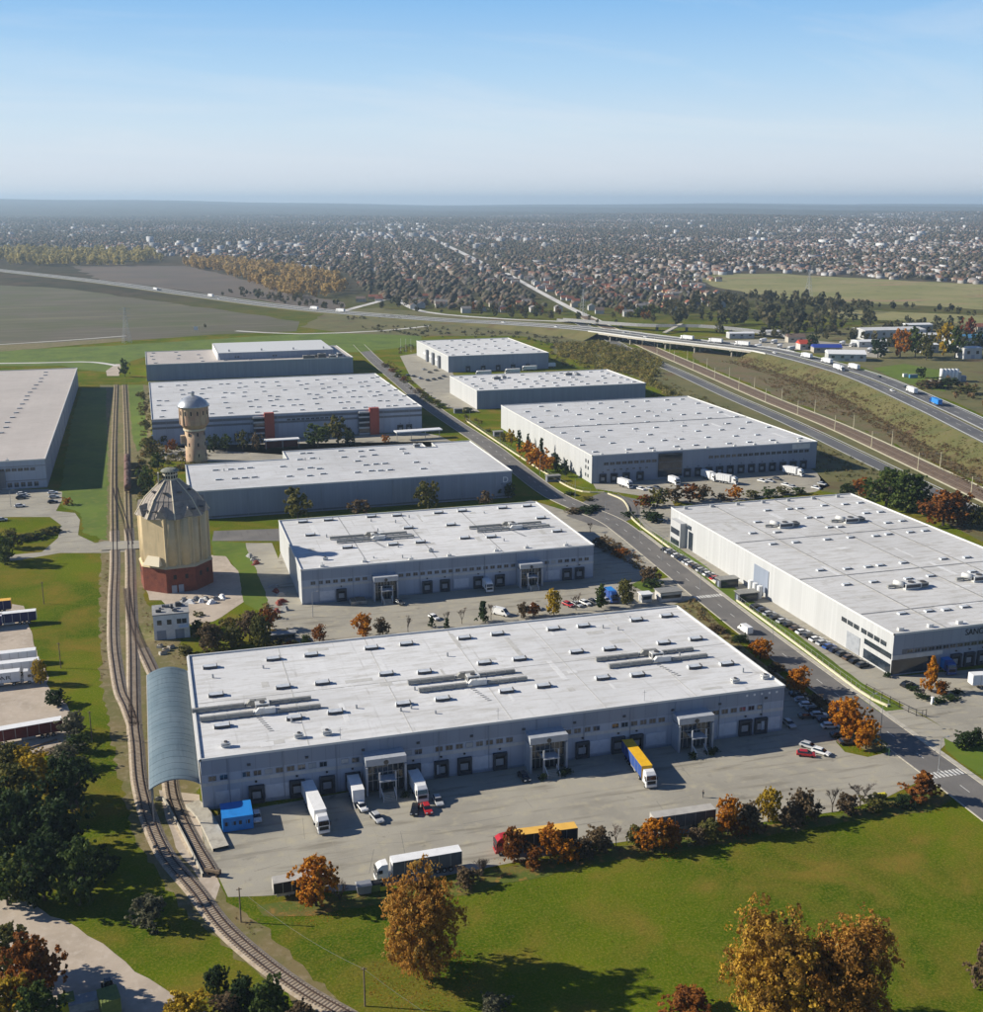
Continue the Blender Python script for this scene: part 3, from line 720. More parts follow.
PORT_A = (43.6, 81.0, 117.6)
for cx in PORT_A: portal(A, cx)
dA = [16.0, 24.7, 31.2, 36.8, 50.4, 56.8, 62.2, 70.5, 90.5, 99.4, 104.0, 132.4, 136.6]
A.docks(dA)
A.panels([10.0, 20.4, 53.6, 66.4, 94.9, 109.0, 127.6, 140.0-.6])
xs = [7+2.35*i for i in range(57)]
A.windows([x for x in xs if all(abs(x-c) > 5.6 for c in PORT_A) and not (int(x/2.35) % 9 == 4)], 6.45, 1.7, 1.25, .10)
A.small_vents(14); A.downpipes(12)
for i in range(11):
    x = 10+12.3*i; MB().box(x-.35, x+.35, -.25, -.05, 9.0, 9.5).build('wall_vent', M['vent'], A.t)
for i in range(5):                                    # five small white marks high on the right end of the wall
    MB().box(127.6+i*2.0, 128.1+i*2.0, -.1, -.045, 10.2, 10.7).build('white_mark', M['white'], A.t)
MB().box(-.35, -.06, 0, A.d, A.h-.7, A.h-.1).build('gutter', M['coping'], A.t)
for i in range(3):                                    # narrow brackets and antenna masts at the parapet
    x, y = (30+36*i, 2.0); MB().rod((x, y, 11.4), (x, y, 14.2), .06, 5).rod((x-.5, y, 13.6), (x+.5, y, 13.6), .04, 4).build('antenna', M['steel'], A.t)

roof_patches(A, 34, 1)
for xx in (23, 46, 69, 92, 115): MB().box(xx-.12, xx+.12, .5, A.d-.5, A.zr, A.zr+.035).build('roof_seam', M['roof_patch_dark'], A.t)
MB().box(.5, A.w-.5, 30, 30.3, A.zr, A.zr+.05).build('roof_seam', M['roof_patch_dark'], A.t)
# --- B, behind A
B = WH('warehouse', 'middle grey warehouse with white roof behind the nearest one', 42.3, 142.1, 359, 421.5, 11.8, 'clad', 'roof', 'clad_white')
B.band(8.1, 11.4, 'clad_mid'); B.band(5.2, 6.0, 'clad_white', proud=.03)
Bz = [(140,112),(208,107),(322,98),(390,95),(500,88),(563,83),(670,75),(735,70),(160,147),(420,128),(533,120),(258,180),(380,172),(452,166),(570,155),(640,152),(815,137),(772,102),(690,128)]
B.sky(pts_px([(250+x/2.657, 480+y/2.657) for x, y in Bz], 11.5), SKY_MESH_A, KERB_MESH)
for (zx, zy) in ((325,150),(690,122)):
    x, y = gp(250+zx/2.657, 480+zy/2.657, 12.2); duct_set(B, x, y)
for cx in (69, 118.5): portal(B, cx, 8.2, 8.0)
B.docks([55.0, 83.5, 89.5, 101.0, 108.5, 132.5, 137.0]); B.panels([50.3, 95.2, 127.4])
B.windows([46+2.4*i for i in range(40) if abs(46+2.4*i-69) > 5 and abs(46+2.4*i-118.5) > 5], 6.4, 1.6, 1.2, .06)
B.small_vents(10); B.edge_vents(7); B.downpipes(9)
for (zx, zy) in ((200,212),(480,190),(310,230)):
    x, y = gp(250+zx/2.657, 480+zy/2.657, 11.5)
    if y > 360: hvac_unit(B, x, y, 1.8, 1.0, 1.0, 'cooling_unit')

roof_patches(B, 24, 2)
for xx in (22, 45, 68): MB().box(xx-.16, xx+.16, .5, B.d-.5, B.zr, B.zr+.035).build('roof_seam', M['seam'], B.t)
# --- C, long hall behind the silo (marked D)
Cc = WH('warehouse', 'long low blue grey hall behind the silo and marked with a letter D', 13.0, 149.2, 475.5, 545, 12, 'clad_blue', 'roof_grey', 'clad_white', notch=[(0,0),(136.2,0),(136.2,69.5),(117,69.5),(117,60),(112,60),(112,69.5),(45,69.5),(45,52),(0,52)])
Cz = [(280,460),(330,457),(362,455),(392,452),(290,491),(343,487),(375,485),(407,483),(500,448),(556,457),(590,452),(522,480),(556,425),(597,421),(565,405),(588,404),(620,455),(588,478),(632,472),(690,396),(700,417),(745,430),(772,443),(805,440),(835,438),(745,467),(790,462),(820,461),(852,459),(755,398),(790,394),(760,415),(800,410),(890,390),(905,405),(937,434),(960,455)]
Cp = [p for p in pts_px([(130+x/3.277, 330+y/3.277) for x, y in Cz], 11.7) if 478 < p[1] < 543 and 15 < p[0] < 147 and not (123 < p[0] < 131 and p[1] > 532) and not (p[0] < 60 and p[1] > 525)]
Cc.sky(Cp); Cc.downpipes(9); Cc.small_vents(6)
Cc.band(0, 1.2, 'clad_dark')
hvac_unit(Cc, 121, 538, 3, 2, 1.8)

# --- D and E behind C
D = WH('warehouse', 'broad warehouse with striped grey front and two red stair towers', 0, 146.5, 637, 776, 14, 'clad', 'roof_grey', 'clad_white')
D.band(11.2, 12.6, 'clad_dark'); D.band(8.6, 9.8, 'clad_dark')
Dz = []
for j in range(7):
    for i in range(12):
        if rnd.random() < .1: continue
        bx = 6+12.2*i+rnd.uniform(-1.5, 1.5); by = 646+18.6*j+rnd.uniform(-1.5, 1.5)
        Dz.append((bx, by))
        if rnd.random() < .55: Dz.append((bx+4.2, by+rnd.uniform(-5, 5)))
D.sky(Dz)
for cx in (wp(269, 420, 636)[0], wp(374, 420, 636)[0]):
    x = cx
    MB().box(x-2.6, x+2.6, -3.0, -.003, 0, 15.0).build('stair_tower', M['clad_red'], D.t)
    MB().box(x-8.5, x-2.62, -2.2, -.003, .3, 12.4).build('glazed_bay', M['glass'], D.t)
    b = MB()
    for zz in (.3, 3.6, 6.6, 9.6, 12.2): b.box(x-8.6, x-2.61, -2.32, -.003, zz, zz+.9)
    b.build('floor_band', M['clad_white'], D.t)
D.docks([44, 51, 58, 92, 98, 104, 134, 139]); D.windows([72+2.6*i for i in range(12)], 9.9, 2.0, 1.0, 0)
D.downpipes(10)
E_ = WH('warehouse', 'far left warehouse block with a raised blue right half', -1, 149.5, 880, 959, 12, 'clad_blue', 'roof_pink', 'clad_white')
E_.skygrid(9, 4, 6, 9, 1.5, .3)
up = MB(); up.box(52, 138, 14, 79.05, 11.6, 16.5); q = up.build('raised_hall', M['clad_blue'], E_.t)
MB().box(51.8, 138.2, 13.8, 79.3, 16.5, 16.9).build('hall_roof', M['coping'], q)
MB().frus(51.5, 53.4, 13.4, 79.4, 11.66, 51.7, 52.2, 13.6, 79.3, 16.9).build('hall_flank', M['white'], q)
for x in (64, 66, 92, 94): MB().box(x, x+1.3, 13.9, 13.998, 13.0, 14.0).build('louvre', M['vent'], q)
for x in (60, 84, 108, 131): MB().box(x, x+1.2, 20, 21, 16.9, 18.4).build('roof_vent', M['steel'], q)
for x, y, sx, sy, h in ((118,5,9,4,2.4),(128,6,6,4,3.2),(136,5,5,5,2.2),(142,8,4,5,3.0),(124,10,5,3,1.8)):
    hvac_unit(E_, E_.x0+x, E_.y0+y, sx, sy, h, 'air_handler', 'duct' if x < 130 else 'ductwhite')

roof_patches(D, 22, 3)
for yy in (46, 92): MB().box(.5, D.w-.5, yy, yy+.35, D.zr, D.zr+.05).build('roof_seam', M['roof_patch_dark'], D.t)
# --- F on the left edge
F = WH('warehouse', 'long left edge warehouse with pinkish grey roof beside green lawn', -215, -47.5, 553, 867, 13.2, 'clad', 'roof_pink', 'clad_blue')
F.sky([(-66+rnd.uniform(-1,1)-(867-y)*.03, y) for y in range(566, 864, 15)]); F.sky([(-120+rnd.uniform(-2,2), y) for y in range(570, 864, 14)])
F.windows([-66+2.6*i for i in range(6)]+[-100+2.6*i for i in range(6)], 8.2, 2.2, 1.5, 0); F.windows([-66+2.8*i for i in range(6)], .9, 2.0, 2.2, 0)
F.band(10.2, 10.5, 'clad_dark'); F.band(3.6, 4.0, 'clad_dark')
MB().box(F.w-20, F.w-19.5, -1.6, -.003, 0, 10).box(F.w-19.4, F.w-17.3, -1.2, -.003, 1, 8.6).build('entrance_fin', M['clad_dark'], F.t)
for yy in range(590, 866, 22):
    MB().box(F.w+.002, F.w+.14, yy-553-.12, yy-553+.12, .3, 12.6).build('downpipe', M['clad_mid'], F.t)
F.edge_vents(6)

roof_patches(F, 16, 4, ('roof_patch_dark','roof_patch_dark'))
# --- G, H, I on the right of the street
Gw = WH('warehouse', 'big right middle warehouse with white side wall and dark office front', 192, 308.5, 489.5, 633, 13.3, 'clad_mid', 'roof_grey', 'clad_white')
Gw.skygrid(9, 9, 6, 9, 2.4, .12); Gw.edge_vents(9); Gw.small_vents(14)
MB().box(0, Gw.w, 71, 71.5, Gw.zr+.0, Gw.zr+.25).build('roof_seam', M['seam'], Gw.t)
Gw.windows([199+3.0*i for i in range(9)]+[252+3.0*i for i in range(18)], 8.2, 2.4, 1.5, .05)
Gw.windows([200+3.2*i for i in range(7)], 5.6, 1.4, .8, 0)
MB().box(33, 45, -.5, -.003, 1, 12.2).build('office_glazing', M['glass'], Gw.t)
for zz in (4.5, 8.0, 11.6): MB().box(33, 45, -.58, -.503, zz, zz+.3).build('floor_band', M['clad_dark'], Gw.t)
Gw.docks([197.5, 203, 209, 216] + [240+5.6*i for i in range(12)])
MB().box(103, 112.5, -.16, -.003, 10.2, 12.6).build('sign_board', M['ductwhite'], Gw.t)
for zz in (8.6, 5.6, 2.0):
    for yy in (4, 7): MB().box(-.06, -.003, yy, yy+1.4, zz, zz+1.6).build('side_window', M['glass'], Gw.t)
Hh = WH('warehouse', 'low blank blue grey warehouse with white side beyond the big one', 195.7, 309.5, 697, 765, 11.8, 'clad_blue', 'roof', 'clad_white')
Hh.skygrid(11, 6, 6, 8, 1.8, .15)
hvac_unit(Hh, 222, 742, 5, 2.5, 2.0); hvac_unit(Hh, 228, 745, 3, 2, 1.6); hvac_unit(Hh, 274, 746, 5, 2.5, 2.0); hvac_unit(Hh, 280, 744, 3, 2, 1.6)
I_ = WH('warehouse', 'farthest warehouse with white notched side and blue front', 219.5, 300, 862, 970, 12.4, 'clad_blue', 'roof', 'clad_white')
I_.skygrid(7, 7, 6, 8, 1.8, .2); I_.docks([235, 247, 259, 271, 283])
for yy in (24, 44, 64):
    MB().box(-1.6, -.003, yy, yy+5, 0, 9.5).build('dark_bay', M['clad_dark'], I_.t)
    MB().box(-1.0, -.003, yy+7, yy+15, 5, 6.4).build('canopy', M['white'], I_.t)
roof_patches(Gw, 22, 5)

# --- J, the white warehouse at the right edge
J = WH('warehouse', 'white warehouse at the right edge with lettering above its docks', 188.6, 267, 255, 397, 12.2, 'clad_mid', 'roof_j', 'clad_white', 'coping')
for yy in (17, 50, 92): MB().box(.4, J.w-.4, yy-.25, yy+.25, J.zr, J.zr+.12).build('roof_seam', M['seam'], J.t)
for xx in (17, 44, 61): MB().box(xx-.25, xx+.25, .4, J.d-.4, J.zr+.13, J.zr+.2).build('roof_seam', M['seam'], J.t)
Jz = [(110,124),(200,118),(240,116),(340,104),(425,99),(485,93),(533,92),(70,171),(278,153),(318,152),(510,135),(568,130),(620,128),(50,216),(362,192),(404,190),(597,174),(656,166),(710,163),(132,260),(225,253),(352,241),(447,233),(548,227),(600,220),(688,212),(748,206),(805,203),(150,212),(325,366),(433,360),(517,352),(567,346),(660,336),(822,320),(917,314),(430,424),(540,413),(770,389),(940,372),(655,541),(763,531),(833,526),(908,514),(680,400)]
J.sky([p for p in pts_px([(740+x/4.045, 480+y/4.045) for x, y in Jz], 11.9) if 190 < p[0] < 265 and 257 < p[1] < 395])
for zx, zy in ((180,185),(445,165),(690,430),(965,400)):
    x, y = gp(740+zx/4.045, 480+zy/4.045, 12.4)
    if x < 265:
        hvac_unit(J, x, y, 5.5, 3.0, 1.9); hvac_unit(J, x+4.5, y+.5, 2.6, 2.6, 1.5, mat='duct')
        c = MB(); c.axle((0,0,1.6), .8, 3.2, 12); o = c.build('round_duct', M['ductwhite'], J.t, True); lx, ly = J.l(x-3.6, y+.8); o.location = (lx, ly, J.zr); o.rotation_euler[2] = .5
        rooftop_duct(J, (x-7, y+1.6), (x+1, y+1.6), .8, .7)
for i in range(8):
    x = 3+9.5*i; MB().box(x, x+1.6, 2.2, 3.2, J.zr, J.zr+.9).build('roof_vent', M['ductwhite'], J.t)
for i in range(7):
    x = 4+11*i; MB().box(x, x+1.4, J.d-3.4, J.d-2.4, J.zr, J.zr+1.0).build('roof_vent', M['steel'], J.t)
roof_patches(J, 40, 6)
J.band(9.0, 11.8, 'clad_mid'); J.band(6.0, 7.4, 'clad_dark', 191.6)
J.windows([194+2.3*i for i in range(31)], 6.1, 2.0, 1.2, .08)
J.docks([209+4.4*i for i in range(13)])
MB().box(0, 16, -.12, -.003, 4.6, 5.9).build('white_fascia', M['clad_white'], J.t)
MB().box(-.1, 13, -.1, -.003, .4, 4.55).build('office_glazing', M['glass'], J.t)
for yy, n in ((3, 4), (16, 3)):
    for i in range(n): MB().box(-.1, -.003, yy+i*3.1, yy+i*3.1+2.6, 7.4, 8.7).build('side_window', M['glass'], J.t)
MB().box(-.1, -.003, .4, 13, .5, 3.2).build('side_glazing', M['glass'], J.t); MB().box(-.1, -.003, .4, 13, 4.7, 6.2).build('side_glazing', M['glass'], J.t)
MB().box(-.14, -.003, 15, 21.5, .2, 5.4).build('side_door', M['dockdoor'], J.t)
for i in range(2): MB().box(-.1, -.003, 124+i*4, 127+i*4, 7.6, 9.2).build('side_window', M['glass'], J.t)
MB().box(-2.6, -.003, 128, 136.5, 0, 9.4).build('entrance_block', M['clad_white'], J.t)
MB().box(-2.66, -2.603, 128.6, 136, .4, 2.6).build('side_glazing', M['glass'], J.t); MB().box(-2.66, -2.603, 128.6, 136, 4.4, 6.6).build('side_glazing', M['glass'], J.t)
MB().box(-.12, -.003, 122.5, 126, .2, 7.0).build('side_glazing', M['glass'], J.t)
# grey roller gate with a loading porch half way along
gy = 322 - 255
MB().box(-.2, -.003, gy, gy+9.5, 1.5, 9.2).build('roller_gate', M['clad_mid'], J.t)
tb = MB(); 
for i in range(3): tb.cyl((-2.2, gy+1.6+i*3), .85, 0, 4.2, 12)
tb.build('tank', M['white'], J.t)
# lettering on the front
fc = bpy.data.curves.new('lettering', 'FONT'); fc.body = 'SANO'; fc.size = 2.5; fc.extrude = .05; fc.space_character = 1.02
fo = bpy.data.objects.new('lettering', fc); COL.objects.link(fo)
def text_part(body, size, parent, loc, rot, mat, name='lettering', ext=.05, sx=1.0):
    c = bpy.data.curves.new(name, 'FONT'); c.body = body; c.size = size; c.extrude = ext
    t = bpy.data.objects.new(name, c); COL.objects.link(t)
    bpy.context.view_layer.update()
    dg = bpy.context.evaluated_depsgraph_get()
    me = bpy.data.meshes.new_from_object(t.evaluated_get(dg)); me.name = name
    bpy.data.objects.remove(t); me.materials.clear(); me.materials.append(mat)
    o = ob(name, me, parent); o.location = loc; o.rotation_euler = rot; o.scale[0] = sx
    return o
bpy.data.objects.remove(fo)
tx, tz = wp(965, 635.5, 254.9)
text_part('SANO', 2.5, J.t, (tx-188.6, -.11, 9.4), (math.pi/2, 0, 0), M['black'], sx=.92)
dx_, dz_ = wp(502.5, 482.5, 475.4)
text_part('D', 3.6, Cc.t, (dx_-13.0, -.11, dz_), (math.pi/2, 0, 0), M['white'])

# ================================================================== SILO, WATER TOWER, SMALL HOUSE
M['silo_wall'] = mk('silo_wall', [(.60,.475,.285), ((.52,.415,.255), .25, .40, .66), ((.36,.30,.19), (.8,.8,.06), .56, .76), ((.62,.53,.34), .9, .60, .8)], .9, bump=(2,.2,.05))
M['silo_brick'] = mk('silo_brick', [(.20,.058,.036), ((.13,.04,.03), .6, .42, .7), ((.25,.09,.055), 2.5, .5, .8)], .9, bump=(6,.3,.03))
M['silo_roof'] = mk('silo_roof', [(.34,.295,.25), ((.27,.235,.205), .5, .40, .66), ((.20,.175,.16), (.3,.3,2), .52, .75)], .7)
M['silo_ridge'] = mk('silo_ridge', [(.66,.58,.42)], .7)
M['lantern'] = mk('lantern', [(.60,.55,.42), ((.45,.41,.32), .8, .45, .7)], .9)
M['dome'] = mk('dome', [(.19,.20,.17), ((.26,.26,.22), .8, .45, .7)], .8)
M['tower'] = mk('tower', [(.52,.39,.25), ((.46,.28,.19), .18, .40, .62), ((.38,.29,.20), .9, .5, .75)], .9, bump=(3,.2,.04))
M['tower_cap'] = mk('tower_cap', [(.45,.47,.49), ((.33,.35,.37), .6, .45, .7)], .35, metal=.5)
def octo(r, z, a0, n=8): return [(r*math.sin(a0+2*math.pi*i/n), -r*math.cos(a0+2*math.pi*i/n), z) for i in range(n)]
def silo():
    t = thing('silo', 'tall yellow octagonal silo with brick base and stepped roof', 'silo', (4.6, 394.5, 0)); t.scale = (.92, .92, 1.0)
    a = R(-17)
    MB().ring([octo(13.4, 0, a), octo(13.4, 8.3, a)]).build('brick_base', M['silo_brick'], t)
    MB().ring([octo(13.7, 8.3, a), octo(12.6, 9.3, a)]).build('base_ledge', M['silo_wall'], t)
    MB().ring([octo(12.5, 9.3, a), octo(12.5, 25.3, a)]).build('silo_wall', M['silo_wall'], t)
    for k in range(8):                                   # two round cells showing on every face
        p0 = Vector(octo(12.5, 0, a)[k]); p1 = Vector(octo(12.5, 0, a)[(k+1) % 8])
        nrm = ((p0+p1)/2).normalized()
        if k == 7:
            q = (p0+p1)/2+nrm*.25; u = (p1-p0).normalized()
            MB().ring([[tuple(q+u*3.6+Vector((0,0,9.4))), tuple(q-u*3.6+Vector((0,0,9.4))), tuple(q-u*2.6+Vector((0,0,12.2))), tuple(q+u*2.6+Vector((0,0,12.2)))],
                       [tuple(q+nrm*2.2+u*3.6+Vector((0,0,9.4))), tuple(q+nrm*2.2-u*3.6+Vector((0,0,9.4))), tuple(q+nrm*.4-u*2.6+Vector((0,0,12.2))), tuple(q+nrm*.4+u*2.6+Vector((0,0,12.2)))]]).build('lean_to', M['silo_ridge'], t)
            continue
        for f in (.25, .75):
            c = p0.lerp(p1, f)-nrm*1.9
            MB().cyl((c.x, c.y), 2.42, 9.0, 25.2, 20).build('silo_cell', M['silo_wall'], t, True)
        for f in (.02, .5):
            c = p0.lerp(p1, f)+nrm*.28
            MB().cyl((c.x, c.y), .34, 9.0, 25.2, 6).build('pilaster', M['silo_wall'], t)
    b = R(2)
    MB().ring([octo(13.2, 24.9, b), octo(9.2, 31.6, b)]).build('lower_roof', M['silo_roof'], t)
    MB().ring([octo(9.5, 31.4, b), octo(2.9, 38.2, b)]).build('upper_roof', M['silo_roof'], t)
    for k in range(8):
        e = octo(13.25, 24.95, b)[k]; f_ = octo(9.25, 31.7, b)[k]; g_ = octo(9.55, 31.5, b)[k]; h_ = octo(2.95, 38.3, b)[k]
        MB().rod(e, f_, .22, 5).rod(g_, h_, .22, 5).build('hip_ridge', M['silo_ridge'], t)
        m = R(2+22.5)+k*math.pi/4                          # dormer on every lower face, hatch on every upper face
        cx, cy = math.sin(m), -math.cos(m); ux, uy = math.cos(m), math.sin(m)
        P = lambda r, s, z: (cx*r+ux*s, cy*r+uy*s, z)
        MB().add([P(12.6,-1.9,25.6),P(12.6,1.9,25.6),P(12.6,0,29.4),P(9.6,0,30.3),P(10.6,-2.2,27.2),P(10.6,2.2,27.2)], [(0,1,2),(0,2,3,4),(1,5,3,2)]).build('dormer', M['silo_roof'], t)
        for f1 in (.25, .5, .75):
            e2 = Vector(octo(13.22, 24.95, b)[k]).lerp(Vector(octo(13.22, 24.95, b)[(k+1) % 8]), f1); f2 = Vector(octo(9.22, 31.65, b)[k]).lerp(Vector(octo(9.22, 31.65, b)[(k+1) % 8]), f1)
            g2_ = Vector(octo(9.52, 31.42, b)[k]).lerp(Vector(octo(9.52, 31.42, b)[(k+1) % 8]), f1); h2 = Vector(octo(2.92, 38.22, b)[k]).lerp(Vector(octo(2.92, 38.22, b)[(k+1) % 8]), f1)
            MB().rod(e2, f2, .07, 4).build('sheet_seam', M['silo_roof'], t); MB().rod(g2_, h2, .07, 4).build('sheet_seam', M['silo_roof'], t)
        MB().box(-.8,.8,-.8,.8,0,.35).build('roof_hatch', M['vent'], t).location = P(6.6, 0, 34.0)
        MB().box(-.7,.7,-.7,.7,0,.35).build('roof_hatch', M['vent'], t).location = P(11.6, -2.6 if k % 2 else 2.6, 27.8)
    MB().ring([octo(2.6, 37.9, b), octo(2.6, 41.6, b)]).build('lantern', M['lantern'], t)
    for k in range(8):
        m = R(2+22.5)+k*math.pi/4
        for dz in (38.9, 40.7):
            for s in (-.48, .48):
                o = MB().box(-.32,.32,-.06,.06,0,1.0).build('lantern_window', M['black'], t)
                o.location = (math.sin(m)*2.42+math.cos(m)*s, -math.cos(m)*2.42+math.sin(m)*s, dz); o.rotation_euler[2] = m
    MB().ring([octo(3.25, 41.6, b, 16), octo(3.2, 41.95, b, 16), octo(2.2, 42.6, b, 16), octo(.5, 43.0, b, 16)]).build('lantern_dome', M['dome'], t)
    MB().box(-4.4,-3.9,-.9,.9,36,41.2).build('hoist_frame', M['lantern'], t)
    for k in range(7):                                    # openings in the brick base
        p0 = Vector(octo(13.4, 0, a)[k]); p1 = Vector(octo(13.4, 0, a)[k+1]); nrm = ((p0+p1)/2).normalized(); an = math.atan2(nrm.x, -nrm.y)
        for f in (.3, .7):
            c = p0.lerp(p1, f)+nrm*.05
            o = MB().box(-.55,.55,-.06,.06,0,1.5).build('base_window', M['black'], t); o.location = (c.x, c.y, 4.6); o.rotation_euler[2] = an
    c = Vector(octo(13.4,0,a)[1])*.35+Vector(octo(13.4,0,a)[0])*.65
    for s in (-1.0, 1.4):
        o = MB().box(-.9,.9,-.1,.1,0,2.7).build('door', M['clad_mid'], t); o.location = (c.x+s, c.y-.35+s*.2, 0); o.rotation_euler[2] = R(5.5)
    sq = lambda z: 25+(z-25)*.83 if z > 25 else z           # the stepped roof is squat
    for ch in t.children:
        if ch.location.z > 25: ch.location.z = sq(ch.location.z)
        else:
            for v in ch.data.vertices: v.co.z = sq(v.co.z)
silo()
def water_tower():
    t = thing('water_tower', 'old buff brick water tower with domed metal cap', 'water tower', (20.2, 590, 0))
    C = lambda r, z, n=20: [(r*math.cos(2*math.pi*i/n), r*math.sin(2*math.pi*i/n), z) for i in range(n)]
    MB().ring([C(5.6,0), C(5.2,1.5), C(4.9,16.6)]).build('shaft', M['tower'], t, True)
    MB().ring([C(5.5,16.2), C(5.5,17.0)]).build('cornice', M['silo_ridge'], t)
    MB().ring([C(5.0,17.0), C(6.9,19.2), C(7.1,28.2)]).build('tank', M['tower'], t)
    MB().ring([C(7.9,28.0), C(7.7,28.5), C(6.4,30.6), C(4.2,32.2), C(1.4,33.2)]).build('dome', M['tower_cap'], t, True)
    MB().ring([C(.9,33.0,10), C(.9,34.6,10), C(1.3,34.7,10), C(.2,35.4,10)]).build('cupola', M['tower_cap'], t)
    for i in range(14):
        a = 2*math.pi*(i+.5)/14
        o = MB().box(-.3,.3,-.1,.1,0,2.0).build('tank_window', M['black'], t); o.location = (math.sin(a)*7.02, -math.cos(a)*7.02, 24.2); o.rotation_euler[2] = a
        if i % 2 == 0:
            for z in (3, 8.5, 13.6):
                o = MB().box(-.35,.35,-.1,.1,0,1.7).build('shaft_window', M['black'], t); o.location = (math.sin(a)*5.02, -math.cos(a)*5.02, z); o.rotation_euler[2] = a
    for i in range(14):
        a = 2*math.pi*i/14
        o = MB().box(-.22,.22,-.16,.16,0,8.6).build('tank_rib', M['tower'], t); o.location = (math.sin(a)*7.1, -math.cos(a)*7.1, 19.4); o.rotation_euler[2] = a
    MB().box(-7.0,-4.6,-1.6,1.6,9.6,13.6).build('balcony', M['tower'], t)
water_tower()
def small_house():
    t = thing('house', 'small white two storey flat roofed house below the silo', 'house', (1.4, 343.8, 0))
    M['house_white'] = mk('house_white', [(.72,.73,.73), ((.60,.61,.61), .8, .45, .7)], .8)
    MB().box(-5.1,5.1,-4.4,4.4,0,7.6).build('wall', M['house_white'], t)
    r = MB().box(-5.3,5.3,-4.6,4.6,7.6,7.95).build('roof', M['seam'], t)
    for i in range(10):
        x, y = rnd.uniform(-4.6,3.6), rnd.uniform(-4,3.4)
        MB().box(x, x+rnd.uniform(.5,1.6), y, y+rnd.uniform(.5,1.2), 7.95, 7.95+rnd.uniform(.4,1.3)).build('roof_clutter', M['clad_dark' if i % 2 else 'vent'], r)
    for x in (-3.4, -.6, 2.2, 3.7):
        w = MB().box(x-.65,x+.65,-4.46,-4.403,4.6,6.1).build('window', M['glass'], t)
        MB().box(x-.8,x+.8,-4.52,-4.404,4.42,4.59).build('sill', M['white'], w)
    for x in (-3.0, 2.2): MB().box(x-1.3,x+1.3,-4.48,-4.403,.05,2.9).build('garage_door', M['clad_mid'], t)
    MB().box(2.0,4.8,-5.6,-4.403,3.5,3.7).build('balcony', M['white'], t)
small_house()

M['oldballast'] = mk('oldballast', [(.24,.19,.115), ((.16,.135,.06), .2, .42, .66), ((.30,.245,.165), 1.5, .5, .75)], .95, bump=(6,.4,.05))
# ================================================================== RAILWAY
def track(name, label, P, n_parts, rails=True, gauge=1.5, spacing=.72, ballast=True, width=1.3, sl=True, bmax=470.0):
    t = thing(name, label, 'railway', tuple(P[0]))
    o0 = Vector(P[0]); Q = [p-o0 for p in P]
    if ballast:
        near_ = [q for q in Q if q.y+o0.y < bmax]; north_ = [q for q in Q if q.y+o0.y >= bmax-4]
        ribbon('ballast', near_, [(-width-.6,.02),(-width,.26),(width,.26),(width+.6,.02)], 'ballast', t)
        if len(north_) > 4 and bmax > 400: ribbon('old_ballast', north_, [(-width-.4,.02),(-width+.1,.24),(width-.1,.24),(width+.4,.02)], 'oldballast', t)
    for s in (-1, 1):
        c = s*gauge/2; ribbon_mb(Q, [(c-.09,.30),(c-.085,.46),(c+.085,.46),(c+.09,.30)]).build('rail', M['rust'], t)
    if sl:
        me = MB().box(-.13,.13,-1.3,1.3,.10,.31).mesh('sleeper', M['sleeper'])
        acc = 0; spots = []
        for i in range(len(Q)-1):
            seg = Q[i+1]-Q[i]; L_ = seg.length; d = seg.normalized()
            while acc < L_:
                spots.append((Q[i]+d*acc, math.atan2(d.y, d.x))); acc += spacing
            acc -= L_
        far = MB()
        for k, (p, a) in enumerate(spots):
            if p.y+o0.y > 470: continue
            if k < n_parts: ob('sleeper', me, t, tuple(p), a)
            else:
                c, s = math.cos(a), math.sin(a)
                far.add([(p.x+c*x-s*y, p.y+s*x+c*y, p.z+z) for x, y, z in [(-.13,-1.3,.31),(.13,-1.3,.31),(.13,1.3,.31),(-.13,1.3,.31),(-.13,-1.3,.1),(.13,-1.3,.1),(.13,1.3,.1),(-.13,1.3,.1)]], [(0,1,2,3),(0,4,5,1),(2,6,7,3)])
        if far.f: tag(far.build('sleepers_beyond', M['sleeper'], t), None, None, None, 'stuff')
    return t
main_px = [(440,1075),(355,1021),(304,992),(257.6,958),(221.5,925),(195.6,891),(167,857),(151,824),(140,784),(136.5,745),(134,718),(133,650),(131,590),(130.5,560),(128,500),(127,440),(124.5,385)]
main = smooth(GP(main_px), 2.0)
track('railway_track', 'main railway track curving past the canopy to the bottom edge', main, 290)
west = smooth(GP([(135,726),(127,705),(121,692),(116.5,668),(113.5,640),(113.5,600),(115,560),(114,500),(114.5,440),(116.5,385)]), 3.0)
track('railway_track', 'left railway track joining the main line beside the canopy', west, 120, spacing=.9)
sid = smooth([gp(212,875), gp(207.6,867), gp(193,842.6), gp(177,810), gp(170.7,785), (-1.4,268), (-2.2,298), (-4.9,318), (-8.4,342), (-10.8,366), (-12.0,392)], 2.0)
track('railway_track', 'siding running under the blue canopy to a buffer stop', sid, 140, bmax=334.0)
cross = smooth(GP([(131,545),(124,520),(117,500),(114.6,488)]), 3.0)
track('railway_track', 'short crossover between the two tracks beside the silo', cross, 0, ballast=False, sl=False)
sheet('level_crossing', [(100,543),(145,541),(145,549),(100,551)], 'concrete', .33, 'pale concrete level crossing beside the silo')
sheet('siding_ground', [(160,790),(200,795),(206,850),(222,885),(215,900),(196,878),(172,838)], 'sand', .016, 'pale stony ground around the siding', rough=(4,.4))
